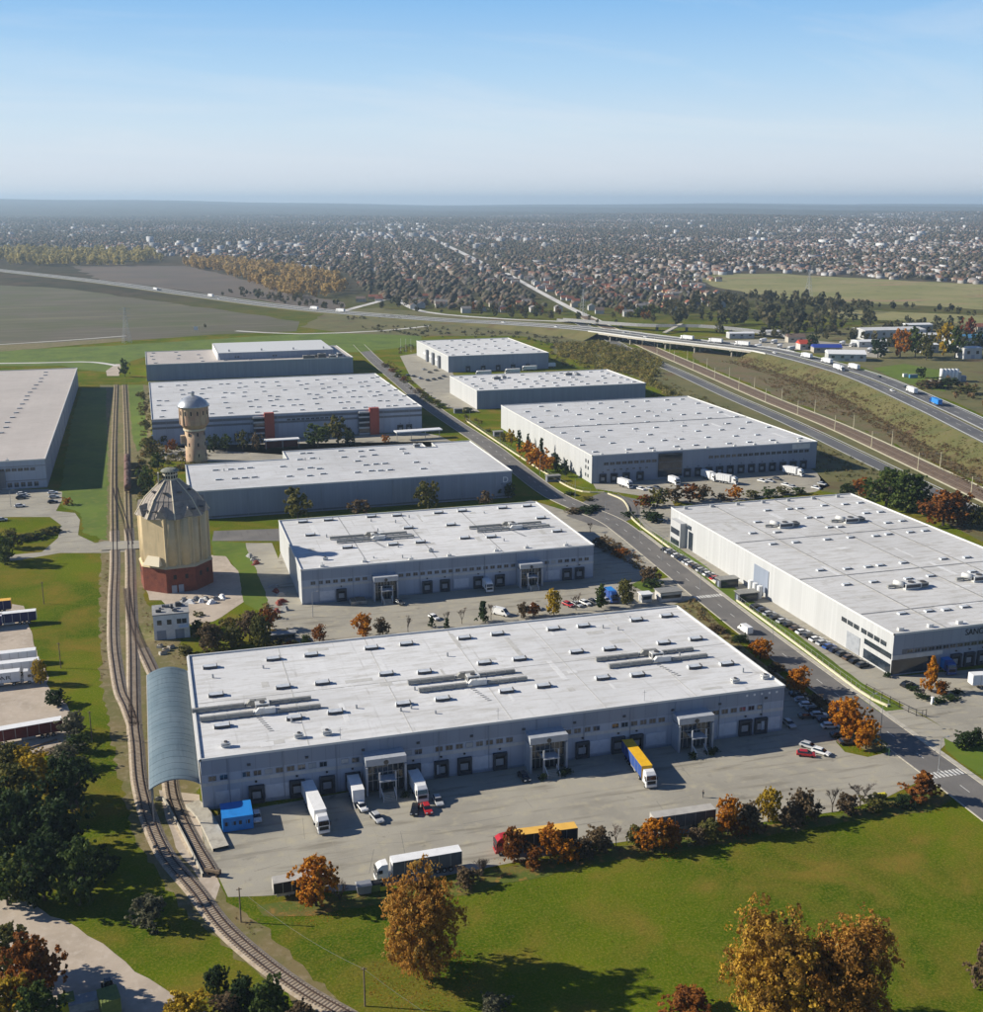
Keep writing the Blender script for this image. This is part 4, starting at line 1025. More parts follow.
# siding: retaining wall, platform, buffer stop
wl_ = smooth([gp(203,877), gp(188,846), gp(172,815), gp(163,800), (-5.0,240)], 2.5)
tag(ribbon_mb(wl_, [(-.15,0),(-.14,.8),(.14,.8),(.15,0)]).build('retaining_wall', M['kerb']), 'low pale retaining wall beside the siding', 'wall')
pf = smooth([gp(221,850), gp(205,818), (2.6,236)], 2.5)
tag(ribbon_mb(pf, [(-1.6,0),(-1.59,.7),(1.6,.7),(1.61,0)]).build('platform', M['kerb']), 'narrow concrete platform ramp beside the siding', 'platform')
bs = gp(212.5, 876)
t = thing('buffer_stop', 'timber buffer stop at the end of the siding', 'buffer stop', (bs[0], bs[1], 0), R(-35))
MB().box(-1.6,1.6,-.25,.25,.9,1.4).build('beam', M['wood'], t); MB().box(-1.1,-.8,-.2,1.4,0,.9).build('post', M['rust'], t); MB().box(.8,1.1,-.2,1.4,0,.9).build('post', M['rust'], t)
# curved canopy
def canopy():
    M['canopy'] = mk('canopy', [(.115,.165,.195), ((.15,.20,.23), .12, .40, .65), ((.09,.13,.155), (1,.08,.5), .55, .78)], .55, metal=.1)
    t = thing('canopy', 'long blue grey barrel canopy over the siding', 'canopy', (-5.75, 230.2, 0))
    W_, L_, z0, rise, n = 10.0, 63.0, 7.9, 1.7, 14
    arc = lambda k, dz: (W_*k/n, z0+rise*math.sin(math.pi*k/n)**.8+dz)
    sh = MB(); nseg = 6
    for j in range(nseg):                        # six sheet bays, each with a small lap
        y0 = L_*j/nseg; y1 = L_*(j+1)/nseg; b_ = MB()
        for k in range(n):
            (xa, za), (xb, zb) = arc(k, 0), arc(k+1, 0)
            b_.quad((xa,y0,za),(xb,y0,zb),(xb,y1-.04,zb),(xa,y1-.04,za)); b_.quad((xa,y0,za-.12),(xa,y1-.04,za-.12),(xb,y1-.04,zb-.12),(xb,y0,zb-.12))
            b_.quad((xa,y0,za-.12),(xb,y0,zb-.12),(xb,y0,zb),(xa,y0,za))
        b_.build('roof_sheet', M['canopy'], t)
    for j in range(21):
        y = 1.5+3.0*j; p = MB()
        for k in range(n):
            (xa, za), (xb, zb) = arc(k, .02), arc(k+1, .02); p.rod((xa,y,za),(xb,y,zb),.02,4)
        p.build('sheet_seam', M['canopy'], t)
    for j in range(nseg+1):
        y = min(L_-.2, L_*j/nseg+.1)
        p = MB(); p.box(.2,.5,y-.15,y+.15,0,z0-.1); p.build('post', M['steel'], t)
        p = MB()
        for k in range(n):
            (xa, za), (xb, zb) = arc(k, -.2), arc(k+1, -.2); p.rod((xa,y,za),(xb,y,zb),.12,4)
        p.build('rib', M['steel'], t)
    MB().box(-.14,-.02,0,L_,z0-.35,z0+.02).build('gutter', M['coping'], t); MB().box(W_+.02,W_+.2,0,L_,z0-.35,z0+.06).build('gutter', M['coping'], t)
canopy()
# rusty goods wagons on the main track
M['wagon'] = mk('wagon', [(.16,.085,.07), ((.11,.06,.05), .5, .4, .7), ((.22,.13,.10), 2, .5, .8)], .8)
def wagon(p, ang, label, first=None):
    t = thing('goods_wagon', label, 'wagon', (p.x, p.y, .46), ang, 'wagons on the railway track')
    MB().box(-8.0,8.0,-1.35,1.35,1.0,1.3).build('frame', M['rust'], t)
    b = MB(); f = lambda x: [(x, 1.45*math.cos(2*math.pi*i/14), 2.75+1.45*math.sin(2*math.pi*i/14)) for i in range(14)]
    g = lambda x: [(x, 1.1*math.cos(2*math.pi*i/14), 2.75+1.1*math.sin(2*math.pi*i/14)) for i in range(14)]
    b.ring([g(-7.9), f(-7.5), f(7.5), g(7.9)]); b.build('tank', M['wagon'], t, True)
    MB().cyl((0,0), .5, 4.1, 4.5, 10).build('hatch', M['rust'], t); MB().box(-6,6,-.35,.35,4.2,4.28).build('walkway', M['rust'], t)
    for x in (-6.2,-4.6,4.6,6.2):
        for s in (-1,1): MB().axle((x, s*.75, .46), .46, .14, 12).build('wheel', M['black'], t)
wn_ = ['nearest of the four rusty tank wagons on the track','second nearest of the four rusty tank wagons on the track','third nearest of the four rusty tank wagons on the track','farthest of the four rusty tank wagons on the track']
cum = [0]
for i in range(1, len(main)): cum.append(cum[-1]+(main[i]-main[i-1]).length)
i0 = min(range(len(main)), key=lambda i: abs(main[i].y-529))
for k in range(4):
    s = cum[i0]+17.4*k+8; i = min(range(len(main)), key=lambda i: abs(cum[i]-s)); d = main[min(i+2,len(main)-1)]-main[i-2]
    wagon(main[i], math.atan2(d.y, d.x), wn_[k])

# --- the double track line on the right, with cess paths and masts
rc = smooth([((a[0]+b[0])/2, (a[1]+b[1])/2) for a, b in zip(GP([(1060,527),(983,491),(844,427),(768,397),(700,368)]), GP([(1060,535),(983,499.5),(844,433),(768,401),(700,371)]))]+[(430,960),(452,1090),(480,1260)], 8.0)
for s, nm in ((-2.3,'left'),(2.3,'right')):
    Nn = normals(rc); Q = [p+n*s for p, n in zip(rc, Nn)]
    track('railway_track', '%s track of the double line below the motorway' % nm, Q, 0, ballast=False, sl=False)
M['brownballast'] = mk('brownballast', [(.20,.145,.10), ((.14,.10,.07), .25, .42, .68), ((.26,.20,.15), 1.5, .5, .75)], .95)
ribbon('trackbed', rc, [(-6.0,.1),(-4.6,.25),(4.6,.25),(6.0,.1)], 'brownballast', label='brown ballast bed of the double track line')
for s in (-6.9, 6.9): ribbon('cess_path', rc, [(s-.75,.16),(s+.75,.16)], 'plinth', label='pale path along the %s of the double track' % ('left' if s < 0 else 'right'))
def mast(p, n, side, label):
    t = thing('catenary_mast', label, 'mast', (p.x+n.x*5.6*side, p.y+n.y*5.6*side, 0), math.atan2(-n.y*side, -n.x*side), 'masts along the double track')
    MB().rod((0,0,0),(0,0,8.6),.20,6,.13).build('post', M['plinth'], t)
    MB().rod((0,0,7.4),(3.4,0,7.9),.06,4).rod((0,0,8.3),(3.3,0,7.95),.04,4).rod((3.0,0,7.8),(3.2,0,6.2),.04,4).build('bracket_arm', M['galv'], t)
Nn = normals(rc); acc = 0; km = 0
for i in range(1, len(rc)):
    acc += (rc[i]-rc[i-1]).length
    if acc > 46 and rc[i].y < 1050:
        acc = 0
        for sd in (-1, 1): mast(rc[i], Nn[i], sd, '%s catenary mast from the right edge, %s of the tracks' % (ORD[min(km,19)], 'left' if sd < 0 else 'right'))
        km += 1
# --- service road beside the railway
rr = smooth([((a[0]+b[0])/2, (a[1]+b[1])/2) for a, b in zip(GP([(1060,545),(983,509),(890,465),(798,422),(739,396),(690,372)]), GP([(1060,560),(983,523),(857,461),(791,428),(718,396),(672,376)]))]+[(402,935),(425,1060),(450,1200)], 8.0)
ribbon('side_road', rr, [(-4.8,.07),(4.8,.07)], 'motorway', label='grey road between the estate and the railway')
for s in (-4.3, 4.3): tag(ribbon_mb(rr, [(s-.12,.085),(s+.12,.085)]).build('edge_line', M['paint']), 'white edge line of the railway side road, %s' % ('left' if s < 0 else 'right'), None, None, 'structure')
for s in (-5.6, 5.3):
    q = ribbon_mb(rr, [(s-.05,.45),(s-.05,.8),(s+.05,.8),(s+.05,.45)]).build('guard_rail', M['steel']); tag(q, 'steel guard rail on the %s of the railway side road' % ('left' if s < 0 else 'right'), 'guard rail')

# ================================================================== MOTORWAY
mS = [(983,445,7),(933,419,7),(863,383,7),(780,359,7),(740,352,7.2),(660,342,7.5),(580,332,6),(500,326,3.0),(430,322,1.5)]
mN = [(1010,430,7),(932,395,7),(854,367,7),(780,348,7),(740,343,7.2),(660,335,7.5),(580,325.5,6),(500,320.5,3.0),(430,317,1.5)]
mid = []
for a, b in zip(mS, mN):
    p = gp(a[0], a[1], a[2]); q = gp(b[0], b[1], b[2]); mid.append(((p[0]+q[0])/2, (p[1]+q[1])/2, a[2]))
first = Vector(mid[0]); dirn = (first-Vector(mid[1])).normalized()
mid = [tuple(first+dirn*220)] + mid + [gp(300,309.5)+(.9,), gp(200,296.5)+(.7,), gp(100,282.5)+(.7,), gp(0,271)+(.7,), gp(-120,258)+(.7,)]
mw = smooth(mid, 14.0)
HW = 13.5
ribbon('motorway', mw, [(-HW,0),(HW,0)], 'motorway', label='grey dual carriageway motorway sweeping across the view')
for o_, w_, nm in ((-HW+.9,.16,'right shoulder'),(HW-.9,.16,'left shoulder'),(-1.9,.15,'right inner'),(1.9,.15,'left inner')):
    tag(ribbon_mb(mw, [(o_-w_,.02),(o_+w_,.02)]).build('edge_line', M['paint']), 'white %s line of the motorway' % nm, None, None, 'structure')
for o_ in (-6.4, 6.4): tag(dashes(smooth(mid, 4.0), o_, .2, 8, 10, .03).build('lane_marking', M['paint']), 'dashed lane line of the %s carriageway' % ('far' if o_ > 0 else 'near'), None, None, 'structure')
ribbon('median', mw, [(-1.2,.012),(1.2,.012)], 'verge', label='grassy median of the motorway')
for o_, nm in ((-HW+.1,'near'),(0.0,'median'),(HW-.1,'far')):
    q = ribbon_mb(mw, [(o_-.12,.35),(o_-.12,.85),(o_+.12,.85),(o_+.12,.35)]).build('guard_rail', M['steel']); tag(q, 'pale %s guard rail of the motorway' % nm, 'guard rail')
# embankments, left out where the bridge spans the railway
def cumlen(P):
    c = [0]
    for i in range(1, len(P)): c.append(c[-1]+(P[i]-P[i-1]).length)
    return c
bx0, bx1 = gp(735, 352, 7)[1], gp(585, 333, 6)[1]
iA = min(range(len(mw)), key=lambda i: abs(mw[i].y-bx0) + (0 if mw[i].x > 300 else 999)); iB = min(range(len(mw)), key=lambda i: abs(mw[i].y-bx1))
iA, iB = min(iA, iB), max(iA, iB)
for seg, nm in ((mw[:iA+1], 'right'), (mw[iB:], 'left')):
    for s in (-1, 1):
        mb = MB(); Nn = normals(seg)
        for p, n in zip(seg, Nn):
            a = p+n*(HW*s); w_ = max(1.0, p.z*2.6)
            for f in (0, .3, .65, 1.0):
                q = a+n*(s*w_*f); mb.v.append((q.x, q.y, max(.05, p.z*(1-f)+(rnd.uniform(-.3,.3) if 0 < f < 1 else 0))-.01 if f else p.z-.01))
        for i in range(len(seg)-1):
            for j in range(3): mb.f.append((i*4+j, i*4+j+1, i*4+5+j, i*4+4+j))
        tag(mb.build('embankment', M['verge'], None, True), '%s grassy slope of the motorway bank, %s of the bridge' % ('near' if s < 0 else 'far', nm), None, None, 'structure')
# brown scrub slope between railway and motorway
sheet('brown_slope', [(690,357),(715,369),(768,392),(844,421.5),(983,484.5),(1040,512),(1040,488),(983,455),(930,428),(860,394),(800,373),(745,357),(700,348)], 'brownbank', .05, 'brown scrubby strip between railway and motorway bank', rough=(10, 2))
def bridge():
    seg = mw[iA-1:iB+2]; t = thing('bridge', 'concrete motorway bridge on piers over the railway', 'bridge', (seg[0].x, seg[0].y, 0)); o0 = Vector((seg[0].x, seg[0].y, 0))
    Q = [p-o0 for p in seg]
    ribbon_mb(Q, [(-HW-.6,-1.5),(-HW-.6,-.03),(HW+.6,-.03),(HW+.6,-1.5),(-HW-.6,-1.5)]).build('deck', M['kerb'], t)
    for s in (-1, 1): ribbon_mb(Q, [(s*(HW+.5)-.2,-.03),(s*(HW+.5)-.2,1.0),(s*(HW+.5)+.2,1.0),(s*(HW+.5)+.2,-.03)]).build('barrier', M['coping'], t)
    Nn = normals(Q); n = 6
    for k in range(n):
        i = int((len(Q)-1)*(k+.5)/n)
        for s in (-.8, -.25, .3, .85):
            p = Q[i]+Nn[i]*(HW*s); MB().cyl((p.x, p.y), .75, 0, p.z-1.5, 10).build('pier', M['kerb'], t)
        a = Q[i]-Nn[i]*HW; b = Q[i]+Nn[i]*HW
        MB().rod((a.x,a.y,a.z-1.9),(b.x,b.y,b.z-1.9),.7,4).build('crosshead', M['kerb'], t)
bridge()
# farther low flyover with piers
fy = smooth([gp(560,322)+(3,), gp(640,326,4)+(5,), gp(700,327,5)+(6,), gp(745,330,5)+(5,), gp(790,336,3)+(3,)], 14)
t = thing('flyover', 'low dark flyover behind the motorway bridge', 'bridge', (fy[0].x, fy[0].y, 0)); o0 = Vector((fy[0].x, fy[0].y, 0)); Q = [p-o0 for p in fy]
ribbon_mb(Q, [(-5,-1.2),(-5,.9),(-4.7,.9),(-4.7,0),(4.7,0),(4.7,.9),(5,.9),(5,-1.2),(-5,-1.2)]).build('deck', M['seam'], t)
for k in range(7):
    p = Q[int((len(Q)-1)*(k+.5)/7)]; MB().box(p.x-1, p.x+1, p.y-1.2, p.y+1.2, 0, p.z-1.1).build('pier', M['clad_dark'], t)
t = thing('ramp', 'pale sloping ramp wall behind the motorway bridge', 'ramp', gp(664,334)+(0,))
a = Vector((0,0,0)); b = Vector(gp(681,325,6)+(6,))-Vector(gp(664,334)+(0,))
ribbon_mb(smooth([tuple(a), tuple(b)], 10), [(-2.2,.3),(-2.2,1.3),(2.2,1.3),(2.2,.3)]).build('deck', M['kerb'], t)
# the long straight avenue through the far town and other far roads
M['paleroad'] = mk('paleroad', [(.62,.60,.56), ((.45,.43,.40), .02, .45, .7)], .9)
def far_road(pts, w, name, label, z=.12, mat='paleroad'):
    P = smooth([gp(*p) for p in pts], 30); 
    for p in P: p.z = float(terrain(p.x, p.y))+z
    ribbon(name, P, [(-w/2,0),(w/2,0)], mat, label=label)
far_road([(430,238),(460,252),(488,266)], 15, 'avenue', 'pale far avenue climbing through the town')
far_road([(506,273),(540,292),(572,309),(600,322),(625,337)], 9, 'avenue', 'pale straight avenue running through the near town')
far_road([(340,312),(370,304),(395,299),(425,312),(520,320),(590,322)], 9, 'slip_road', 'curving slip road below the town')
far_road([(-40,364),(40,363),(80,362),(100,363),(118,366)], 5, 'farm_track', 'pale farm track behind the left warehouse')
far_road([(236,331),(300,334),(380,331),(430,326)], 6, 'slip_road', 'pale slip road joining the motorway')
far_road([(-40,347),(60,341),(126,336)], 3.5, 'farm_track', 'narrow pale track along the ditch')
far_road([(845,385),(880,392),(930,402),(1000,424)], 5, 'frontage_road', 'dirt road beside the commercial yards') if False else None

# ================================================================== VEHICLES
CAR_COL = {}
def paint(c, name):
    if name not in CAR_COL:
        CAR_COL[name] = mk('paint_'+name, [c, (tuple(x*.85 for x in c), .9, .5, .8)], .28, spec=.6, obj=True)
    return CAR_COL[name]
COLS = {'black':(.012,.012,.014),'dark grey':(.05,.052,.056),'silver':(.45,.46,.47),'white':(.78,.78,.77),'red':(.42,.02,.025),'blue':(.02,.07,.26),'brown':(.10,.065,.045),'dark blue':(.012,.022,.06)}
for k, c in COLS.items(): paint(c, k.replace(' ', '_'))
def car_meshes():
    b = MB(); b.ring([[(-2.15,-.78,.32),(2.1,-.78,.32),(2.1,.78,.32),(-2.15,.78,.32)], [(-2.22,-.88,.58),(2.2,-.86,.55),(2.2,.86,.55),(-2.22,.88,.58)], [(-2.15,-.86,.86),(1.95,-.80,.76),(1.95,.80,.76),(-2.15,.86,.86)], [(-2.0,-.80,.94),(.95,-.78,.90),(.95,.78,.90),(-2.0,.80,.94)]])
    g = MB().frus(-1.95,1.05,-.78,.78,.92,-1.45,.30,-.62,.62,1.40)
    r = MB().frus(-1.5,.34,-.64,.64,1.38,-1.35,.18,-.56,.56,1.47)
    w = MB().axle((0,0,0), .33, .22, 12)
    h = MB().box(-.06,.06,-.2,.2,-.09,.09)
    return b.mesh('body'), g.mesh('windows', M['carglass']), r.mesh('car_roof'), w.mesh('wheel', M['tyre']), h.mesh('headlight', M['skylight'])
CARM = car_meshes()
for i in (0, 2): CARM[i].materials.append(None)
def setmat(o, m):
    o.material_slots[0].link = 'OBJECT'; o.material_slots[0].material = m
def car(x, y, ang, colour, label, group='cars parked in the estate', z=.05, parts=True, sc=1.0):
    t = thing('car', label, 'car', (x, y, z), ang, group)
    t.scale = (sc, sc, sc)
    m = CAR_COL[colour.replace(' ', '_')]
    setmat(ob('body', CARM[0], t), m); ob('windows', CARM[1], t); setmat(ob('car_roof', CARM[2], t), m)
    if parts:
        for wx in (-1.35, 1.35):
            for s in (-1, 1): ob('wheel', CARM[3], t, (wx, s*.78, .33))
        for s in (-1, 1): ob('headlight', CARM[4], t, (2.14, s*.55, .66))
    return t
def van(x, y, ang, colour, label, group=None, z=.05):
    t = thing('van', label, 'van', (x, y, z), ang, group)
    m = CAR_COL[colour]
    b = MB().ring([[(-2.8,-.95,.35),(2.75,-.95,.35),(2.75,.95,.35),(-2.8,.95,.35)],[(-2.85,-1,.8),(2.85,-1,.8),(2.85,1,.8),(-2.85,1,.8)],[(-2.82,-1,1.2),(2.2,-.97,1.25),(2.2,.97,1.25),(-2.82,1,1.2)],[(-2.75,-.92,2.35),(1.2,-.88,2.35),(1.2,.88,2.35),(-2.75,.92,2.35)]])
    setmat(ob('body', _m(b, 'body'), t), m)
    MB().add([(2.24,-.82,1.3),(2.24,.82,1.3),(1.32,.78,2.22),(1.32,-.78,2.22)], [(0,1,2,3)]).build('windscreen', M['carglass'], t)
    for s in (-1, 1): MB().box(.7,1.5,s*.955,s*.985,1.4,2.0).build('side_window', M['carglass'], t)
    for wx in (-1.8, 1.8):
        for s in (-1, 1): ob('wheel', CARM[3], t, (wx, s*.88, .36))
    return t
def _m(mb, name):
    me = mb.mesh(name); me.materials.append(None); return me
M['curtain'] = mk('curtain', [(.74,.75,.76), ((.62,.63,.64), .5, .45, .75)], .6, obj=True)
M['trailer_grey'] = mk('trailer_grey', [(.12,.125,.135), ((.085,.09,.1), .8, .45, .7)], .7, obj=True)
M['yellow_top'] = mk('yellow_top', [(.82,.48,.02), ((.72,.40,.02), .6, .45, .7)], .5, obj=True)
M['amber_top'] = mk('amber_top', [(.80,.47,.09), ((.70,.40,.08), .6, .45, .7)], .6, obj=True)
M['blue_curtain'] = mk('blue_curtain', [(.03,.075,.27), ((.025,.06,.2), .8, .45, .7)], .6, obj=True)
M['navy'] = mk('navy', [(.016,.018,.085), ((.012,.014,.06), .8, .45, .7)], .6, obj=True)
M['dull_top'] = mk('dull_top', [(.44,.42,.38), ((.34,.325,.30), .5, .45, .7)], .7, obj=True)
M['oxide'] = mk('oxide', [(.13,.02,.02), ((.09,.016,.016), .6, .45, .7)], .6, obj=True)
M['white_top'] = mk('white_top', [(.80,.80,.79), ((.70,.70,.69), .7, .45, .75)], .5, obj=True)
M['cargo_blue'] = mk('cargo_blue', [(.02,.22,.62), ((.018,.17,.5), .6, .45, .75)], .5, obj=True)
M['charcoal'] = mk('charcoal', [(.03,.03,.034)], .7, obj=True)
WHL = MB().axle((0,0,0), .5, .32, 14).mesh('wheel', M['tyre'])
RIM = MB().axle((0,0,0), .27, .34, 10).mesh('rim', M['steel'])
def wheel(t, x, s, z=.5):
    w = ob('wheel', WHL, t, (x, s*1.08, z)); ob('rim', RIM, w)
def trailer_parts(t, L_=13.6, side='curtain', top='white_top', x0=0.0, h=4.0, doors=True):
    """box trailer from x0 (rear) forward; parts sit on thing t"""
    z0 = 1.15
    MB().box(x0, x0+L_, -1.27, 1.27, z0, h-.06).build('trailer_box', M[side], t)
    MB().box(x0-.02, x0+L_+.02, -1.29, 1.29, h-.06, h).build('trailer_roof', M[top], t)
    MB().box(x0+.3, x0+L_-.6, -.5, .5, .75, z0).build('chassis', M['black'], t)
    MB().box(x0-.05, x0-.003, -1.2, -.02, z0+.08, h-.15).box(x0-.05, x0-.003, .02, 1.2, z0+.08, h-.15).build('rear_door', M[top], t)
    MB().box(x0+L_+.003, x0+L_+.05, -1.22, 1.22, z0+.05, h-.1).build('headboard', M[top], t)
    for k in range(3):
        for s in (-1, 1): wheel(t, x0+2.2+1.3*k, s)
    for s in (-1, 1): MB().box(x0+6.2, x0+9.5, s*1.16-.03, s*1.16+.03, .5, 1.05).build('side_guard', M['steel'], t)
    for i in range(1, 6):
        for s in (-1, 1): MB().box(x0+L_*i/6-.05, x0+L_*i/6+.05, s*1.275-.015, s*1.275+.015, z0, h-.1).build('curtain_strap', M['steel'], t)
def cab_parts(t, x, colour='white'):
    """tractor unit, x is the back of the cab"""
    m = M['white'] if colour == 'white' else CAR_COL[colour]
    MB().ring([[(x,-1.23,.95),(x+2.2,-1.23,.95),(x+2.2,1.23,.95),(x,1.23,.95)],[(x,-1.25,2.0),(x+2.28,-1.23,2.0),(x+2.28,1.23,2.0),(x,1.25,2.0)],[(x,-1.22,3.1),(x+1.95,-1.12,3.1),(x+1.95,1.12,3.1),(x,1.22,3.1)],[(x,-1.12,3.72),(x+1.2,-1.0,3.62),(x+1.2,1.0,3.62),(x,1.12,3.72)]]).build('cab', m, t)
    MB().add([(x+2.31,-1.1,2.08),(x+2.31,1.1,2.08),(x+2.02,1.02,2.95),(x+2.02,-1.02,2.95)], [(0,1,2,3)]).build('windscreen', M['carglass'], t)
    for s in (-1, 1):
        MB().box(x+1.05, x+1.85, s*1.245-.015, s*1.245+.015, 2.0, 2.75).build('side_window', M['carglass'], t)
        MB().box(x+2.05, x+2.2, s*1.4-.1, s*1.4+.1, 1.9, 2.7).build('mirror', M['black'], t)
        MB().box(x+2.25, x+2.34, s*.95-.2, s*.95+.2, .75, .98).build('headlight', M['skylight'], t)
    MB().box(x+2.22, x+2.32, -.95, .95, 1.1, 1.85).build('grille', M['black'], t)
    MB().box(x+1.7, x+2.38, -1.22, 1.22, .4, .95).build('bumper', m, t)
    MB().box(x-3.4, x+1.7, -.45, .45, .6, .95).build('tractor_chassis', M['black'], t)
    for wx in (x+1.3, x-2.5):
        for s in (-1, 1): wheel(t, wx, s)
    MB().box(x-.9, x-.05, -1.1, 1.1, .6, 1.05).build('fuel_tank', M['steel'], t)
def semi(px, ang, label, side='curtain', top='white_top', colour='white', nose=True, L_=13.6, group='trucks and trailers around the estate', z=.05):
    """px is the point on the ground under the front bumper"""
    t = thing('semi_truck', label, 'truck', (0,0,z), ang, group)
    tot = L_+3.3
    trailer_parts(t, L_, side, top, -tot); cab_parts(t, -2.38, colour)
    t.location = (px[0], px[1], z); return t
def trailer(rear, ang, label, side='curtain', top='white_top', L_=13.6, group='trucks and trailers around the estate', z=.05, h=4.0):
    t = thing('trailer', label, 'trailer', (rear[0], rear[1], z), ang, group)
    trailer_parts(t, L_, side, top, 0, h)
    for s in (-1, 1): MB().box(L_-2.9, L_-2.7, s*.8-.08, s*.8+.08, 0, 1.1).build('landing_leg', M['steel'], t)
    return t
def box_truck(nose, ang, label, colour='white', L_=6.5, side='curtain', top='white_top', z=.05, group='trucks and trailers around the estate'):
    t = thing('box_truck', label, 'truck', (nose[0], nose[1], z), ang, group)
    x0 = -L_-2.7
    MB().box(x0, x0+L_, -1.22, 1.22, 1.0, 3.55).build('cargo_box', M[side], t); MB().box(x0-.02, x0+L_+.02, -1.24, 1.24, 3.55, 3.62).build('box_roof', M[top], t)
    MB().box(x0+.2, -.5, -.45, .45, .55, 1.0).build('chassis', M['black'], t)
    cab_parts(t, -2.38, colour)
    for s in (-1, 1): wheel(t, x0+1.8, s)
    return t
DOWN, LEFT, UP, RIGHT = -math.pi/2, math.pi, math.pi/2, 0.0
# --- around the nearest warehouse
semi((27.9, 215.6), DOWN+R(4), 'white semi truck backed into a dock of the nearest warehouse', 'curtain', 'white_top')
trailer((36.7, 232.2), DOWN, 'short white trailer at the dock left of the first portal', 'curtain', 'white_top', 7.2)
box_truck((50.2, 222.6), DOWN+R(1), 'white box truck docked right of the first portal', 'white', 6.2)
semi((99.9, 214.6), DOWN+R(-4), 'white semi truck with yellow roofed blue trailer at a dock', 'blue_curtain', 'yellow_top')
semi((34.6, 196.2), LEFT+R(1.2), 'white semi truck with grey sides parked along the yard edge', 'trailer_grey', 'white_top')
semi((59.2, 199.3), LEFT+R(-3), 'red semi truck with amber topped trailer behind the row of shrubs', 'charcoal', 'amber_top', 'red')
trailer((106.0, 197.4), LEFT+R(-1), 'grey trailer with dull roof behind the shrubs at the yard edge', 'trailer_grey', 'dull_top')
trailer((25.5, 196.8), LEFT+R(2), 'dark sided trailer with pale roof at the left yard edge', 'charcoal', 'dull_top', 10.0, h=3.4)
c0 = gp(236, 825)
t = thing('container', 'bright blue container standing in the shade at the dock', 'container', (c0[0]+.3, c0[1]+.6, .03), 0)
MB().box(-3.1,3.1,-3.2,3.2,.15,3.2).build('container_body', M['cargo_blue'], t); MB().box(-3.15,3.15,-3.25,3.25,3.2,3.3).build('lid', M['cargo_blue'], t)
for i in range(7): MB().box(-3.0+i*.95,-2.8+i*.95,-3.3,-3.203,.2,3.1).build('corner_post', M['cargo_blue'], t)
for i in range(4): MB().box(-2.6+i*1.4,-1.8+i*1.4,-3.27,-3.204,1.5,2.3).build('crate', M['charcoal'], t)
x, y = gp(257,819); car(x, y, DOWN, 'white', 'white car beside the bright blue container')
x, y = gp(377,820); car(x, y, DOWN+R(12), 'silver', 'silver car parked in sun in front of the first portal')
x, y = gp(363,812); car(x, y+1.5, DOWN+R(10), 'white', 'white car half in shade left of the silver car')
x, y = gp(415,812); car(x, y, DOWN+R(-20), 'black', 'black car in front of the docked box truck')
x, y = gp(427,811); car(x, y, DOWN, 'red', 'dark red car right below the docked box truck')
x, y = gp(438,803); car(x, y, DOWN, 'silver', 'silver car right of the dark red car by the dock')
x, y = gp(524,779); car(x, y, DOWN+R(5), 'dark grey', 'dark grey car in shade left of the second portal')
x, y = gp(787,724); car(x, y-1, DOWN, 'silver', 'silver car at the right end of the nearest warehouse front')
x, y = gp(809,748); car(x, y, DOWN+R(35), 'silver', 'silver car parked behind the white car in the open yard')
x, y = gp(821,754); car(x, y, DOWN+R(35), 'white', 'white car parked in the open right part of the yard')
x, y = gp(806,756); car(x, y, DOWN+R(60), 'red', 'bright red car beside the white car in the open yard')
x, y = gp(839,737); car(x, y, RIGHT+R(-10), 'black', 'black car under the orange trees at the yard entrance')
x, y = gp(847,744); car(x, y, RIGHT+R(-10), 'brown', 'brown car under the orange trees beside the black car')
cc = ['dark grey','silver','white','black','silver','dark blue','dark grey','white']
for i, (px, py) in enumerate([(790,697),(795,703),(800,708),(806,713),(811,718),(818,723),(799,719),(822,729)]):
    x, y = gp(px, py); car(x+2.2, y, R(-12), cc[i], '%s car in the shade right of the nearest warehouse, %s from the back' % (cc[i], ORD[i]))
# --- parked rows beside the white warehouse
pal = ['black','silver','dark grey','white','dark grey','dark blue','silver','white','brown','black','silver','dark grey','white','dark grey','red','silver','black','black']
for i in range(17):
    x = 181.8-.2*i*.25; y = 391-i*3.05
    x, y = gp(661+(717-661)*i/16.0, 551.5+(584.5-551.5)*i/16.0)
    c = pal[i]; car(x+2.2, y, R(8)+rnd.uniform(-.05,.05), c, '%s car, %s from the far end of the upper white warehouse row' % (c, ORD[i]), 'cars in rows along the white warehouse')
pal2 = ['black','dark blue','silver','dark grey','silver','black','brown','white','dark grey','white','silver','blue','dark blue','dark grey','brown','black','dark grey','black']
for i in range(17):
    x, y = gp(751+(857-751)*i/16.0, 608.5+(667.5-608.5)*i/16.0)
    c = pal2[i]; car(x+1.8, y, R(8)+rnd.uniform(-.05,.05), c, '%s car, %s from the far end of the lower white warehouse row' % (c, ORD[i]), 'cars in rows along the white warehouse')
x, y = gp(745, 632); van(x, y, UP+R(3), 'white', 'white van driving on the street beside the nearest warehouse')
x, y = gp(907, 686); car(x, y, R(20), 'black', 'black car in the shade by the white warehouse corner')
x, y = gp(967, 688); trailer((x+14.2, y-2.2), LEFT+R(-9), 'white trailer at the right edge before the lettered warehouse', 'curtain', 'white_top')
x, y = gp(952, 676); box_truck((x, y), DOWN+R(-10), 'blue truck behind the orange tree at the lettered warehouse', 'blue', 5.5, 'cargo_blue', 'cargo_blue')
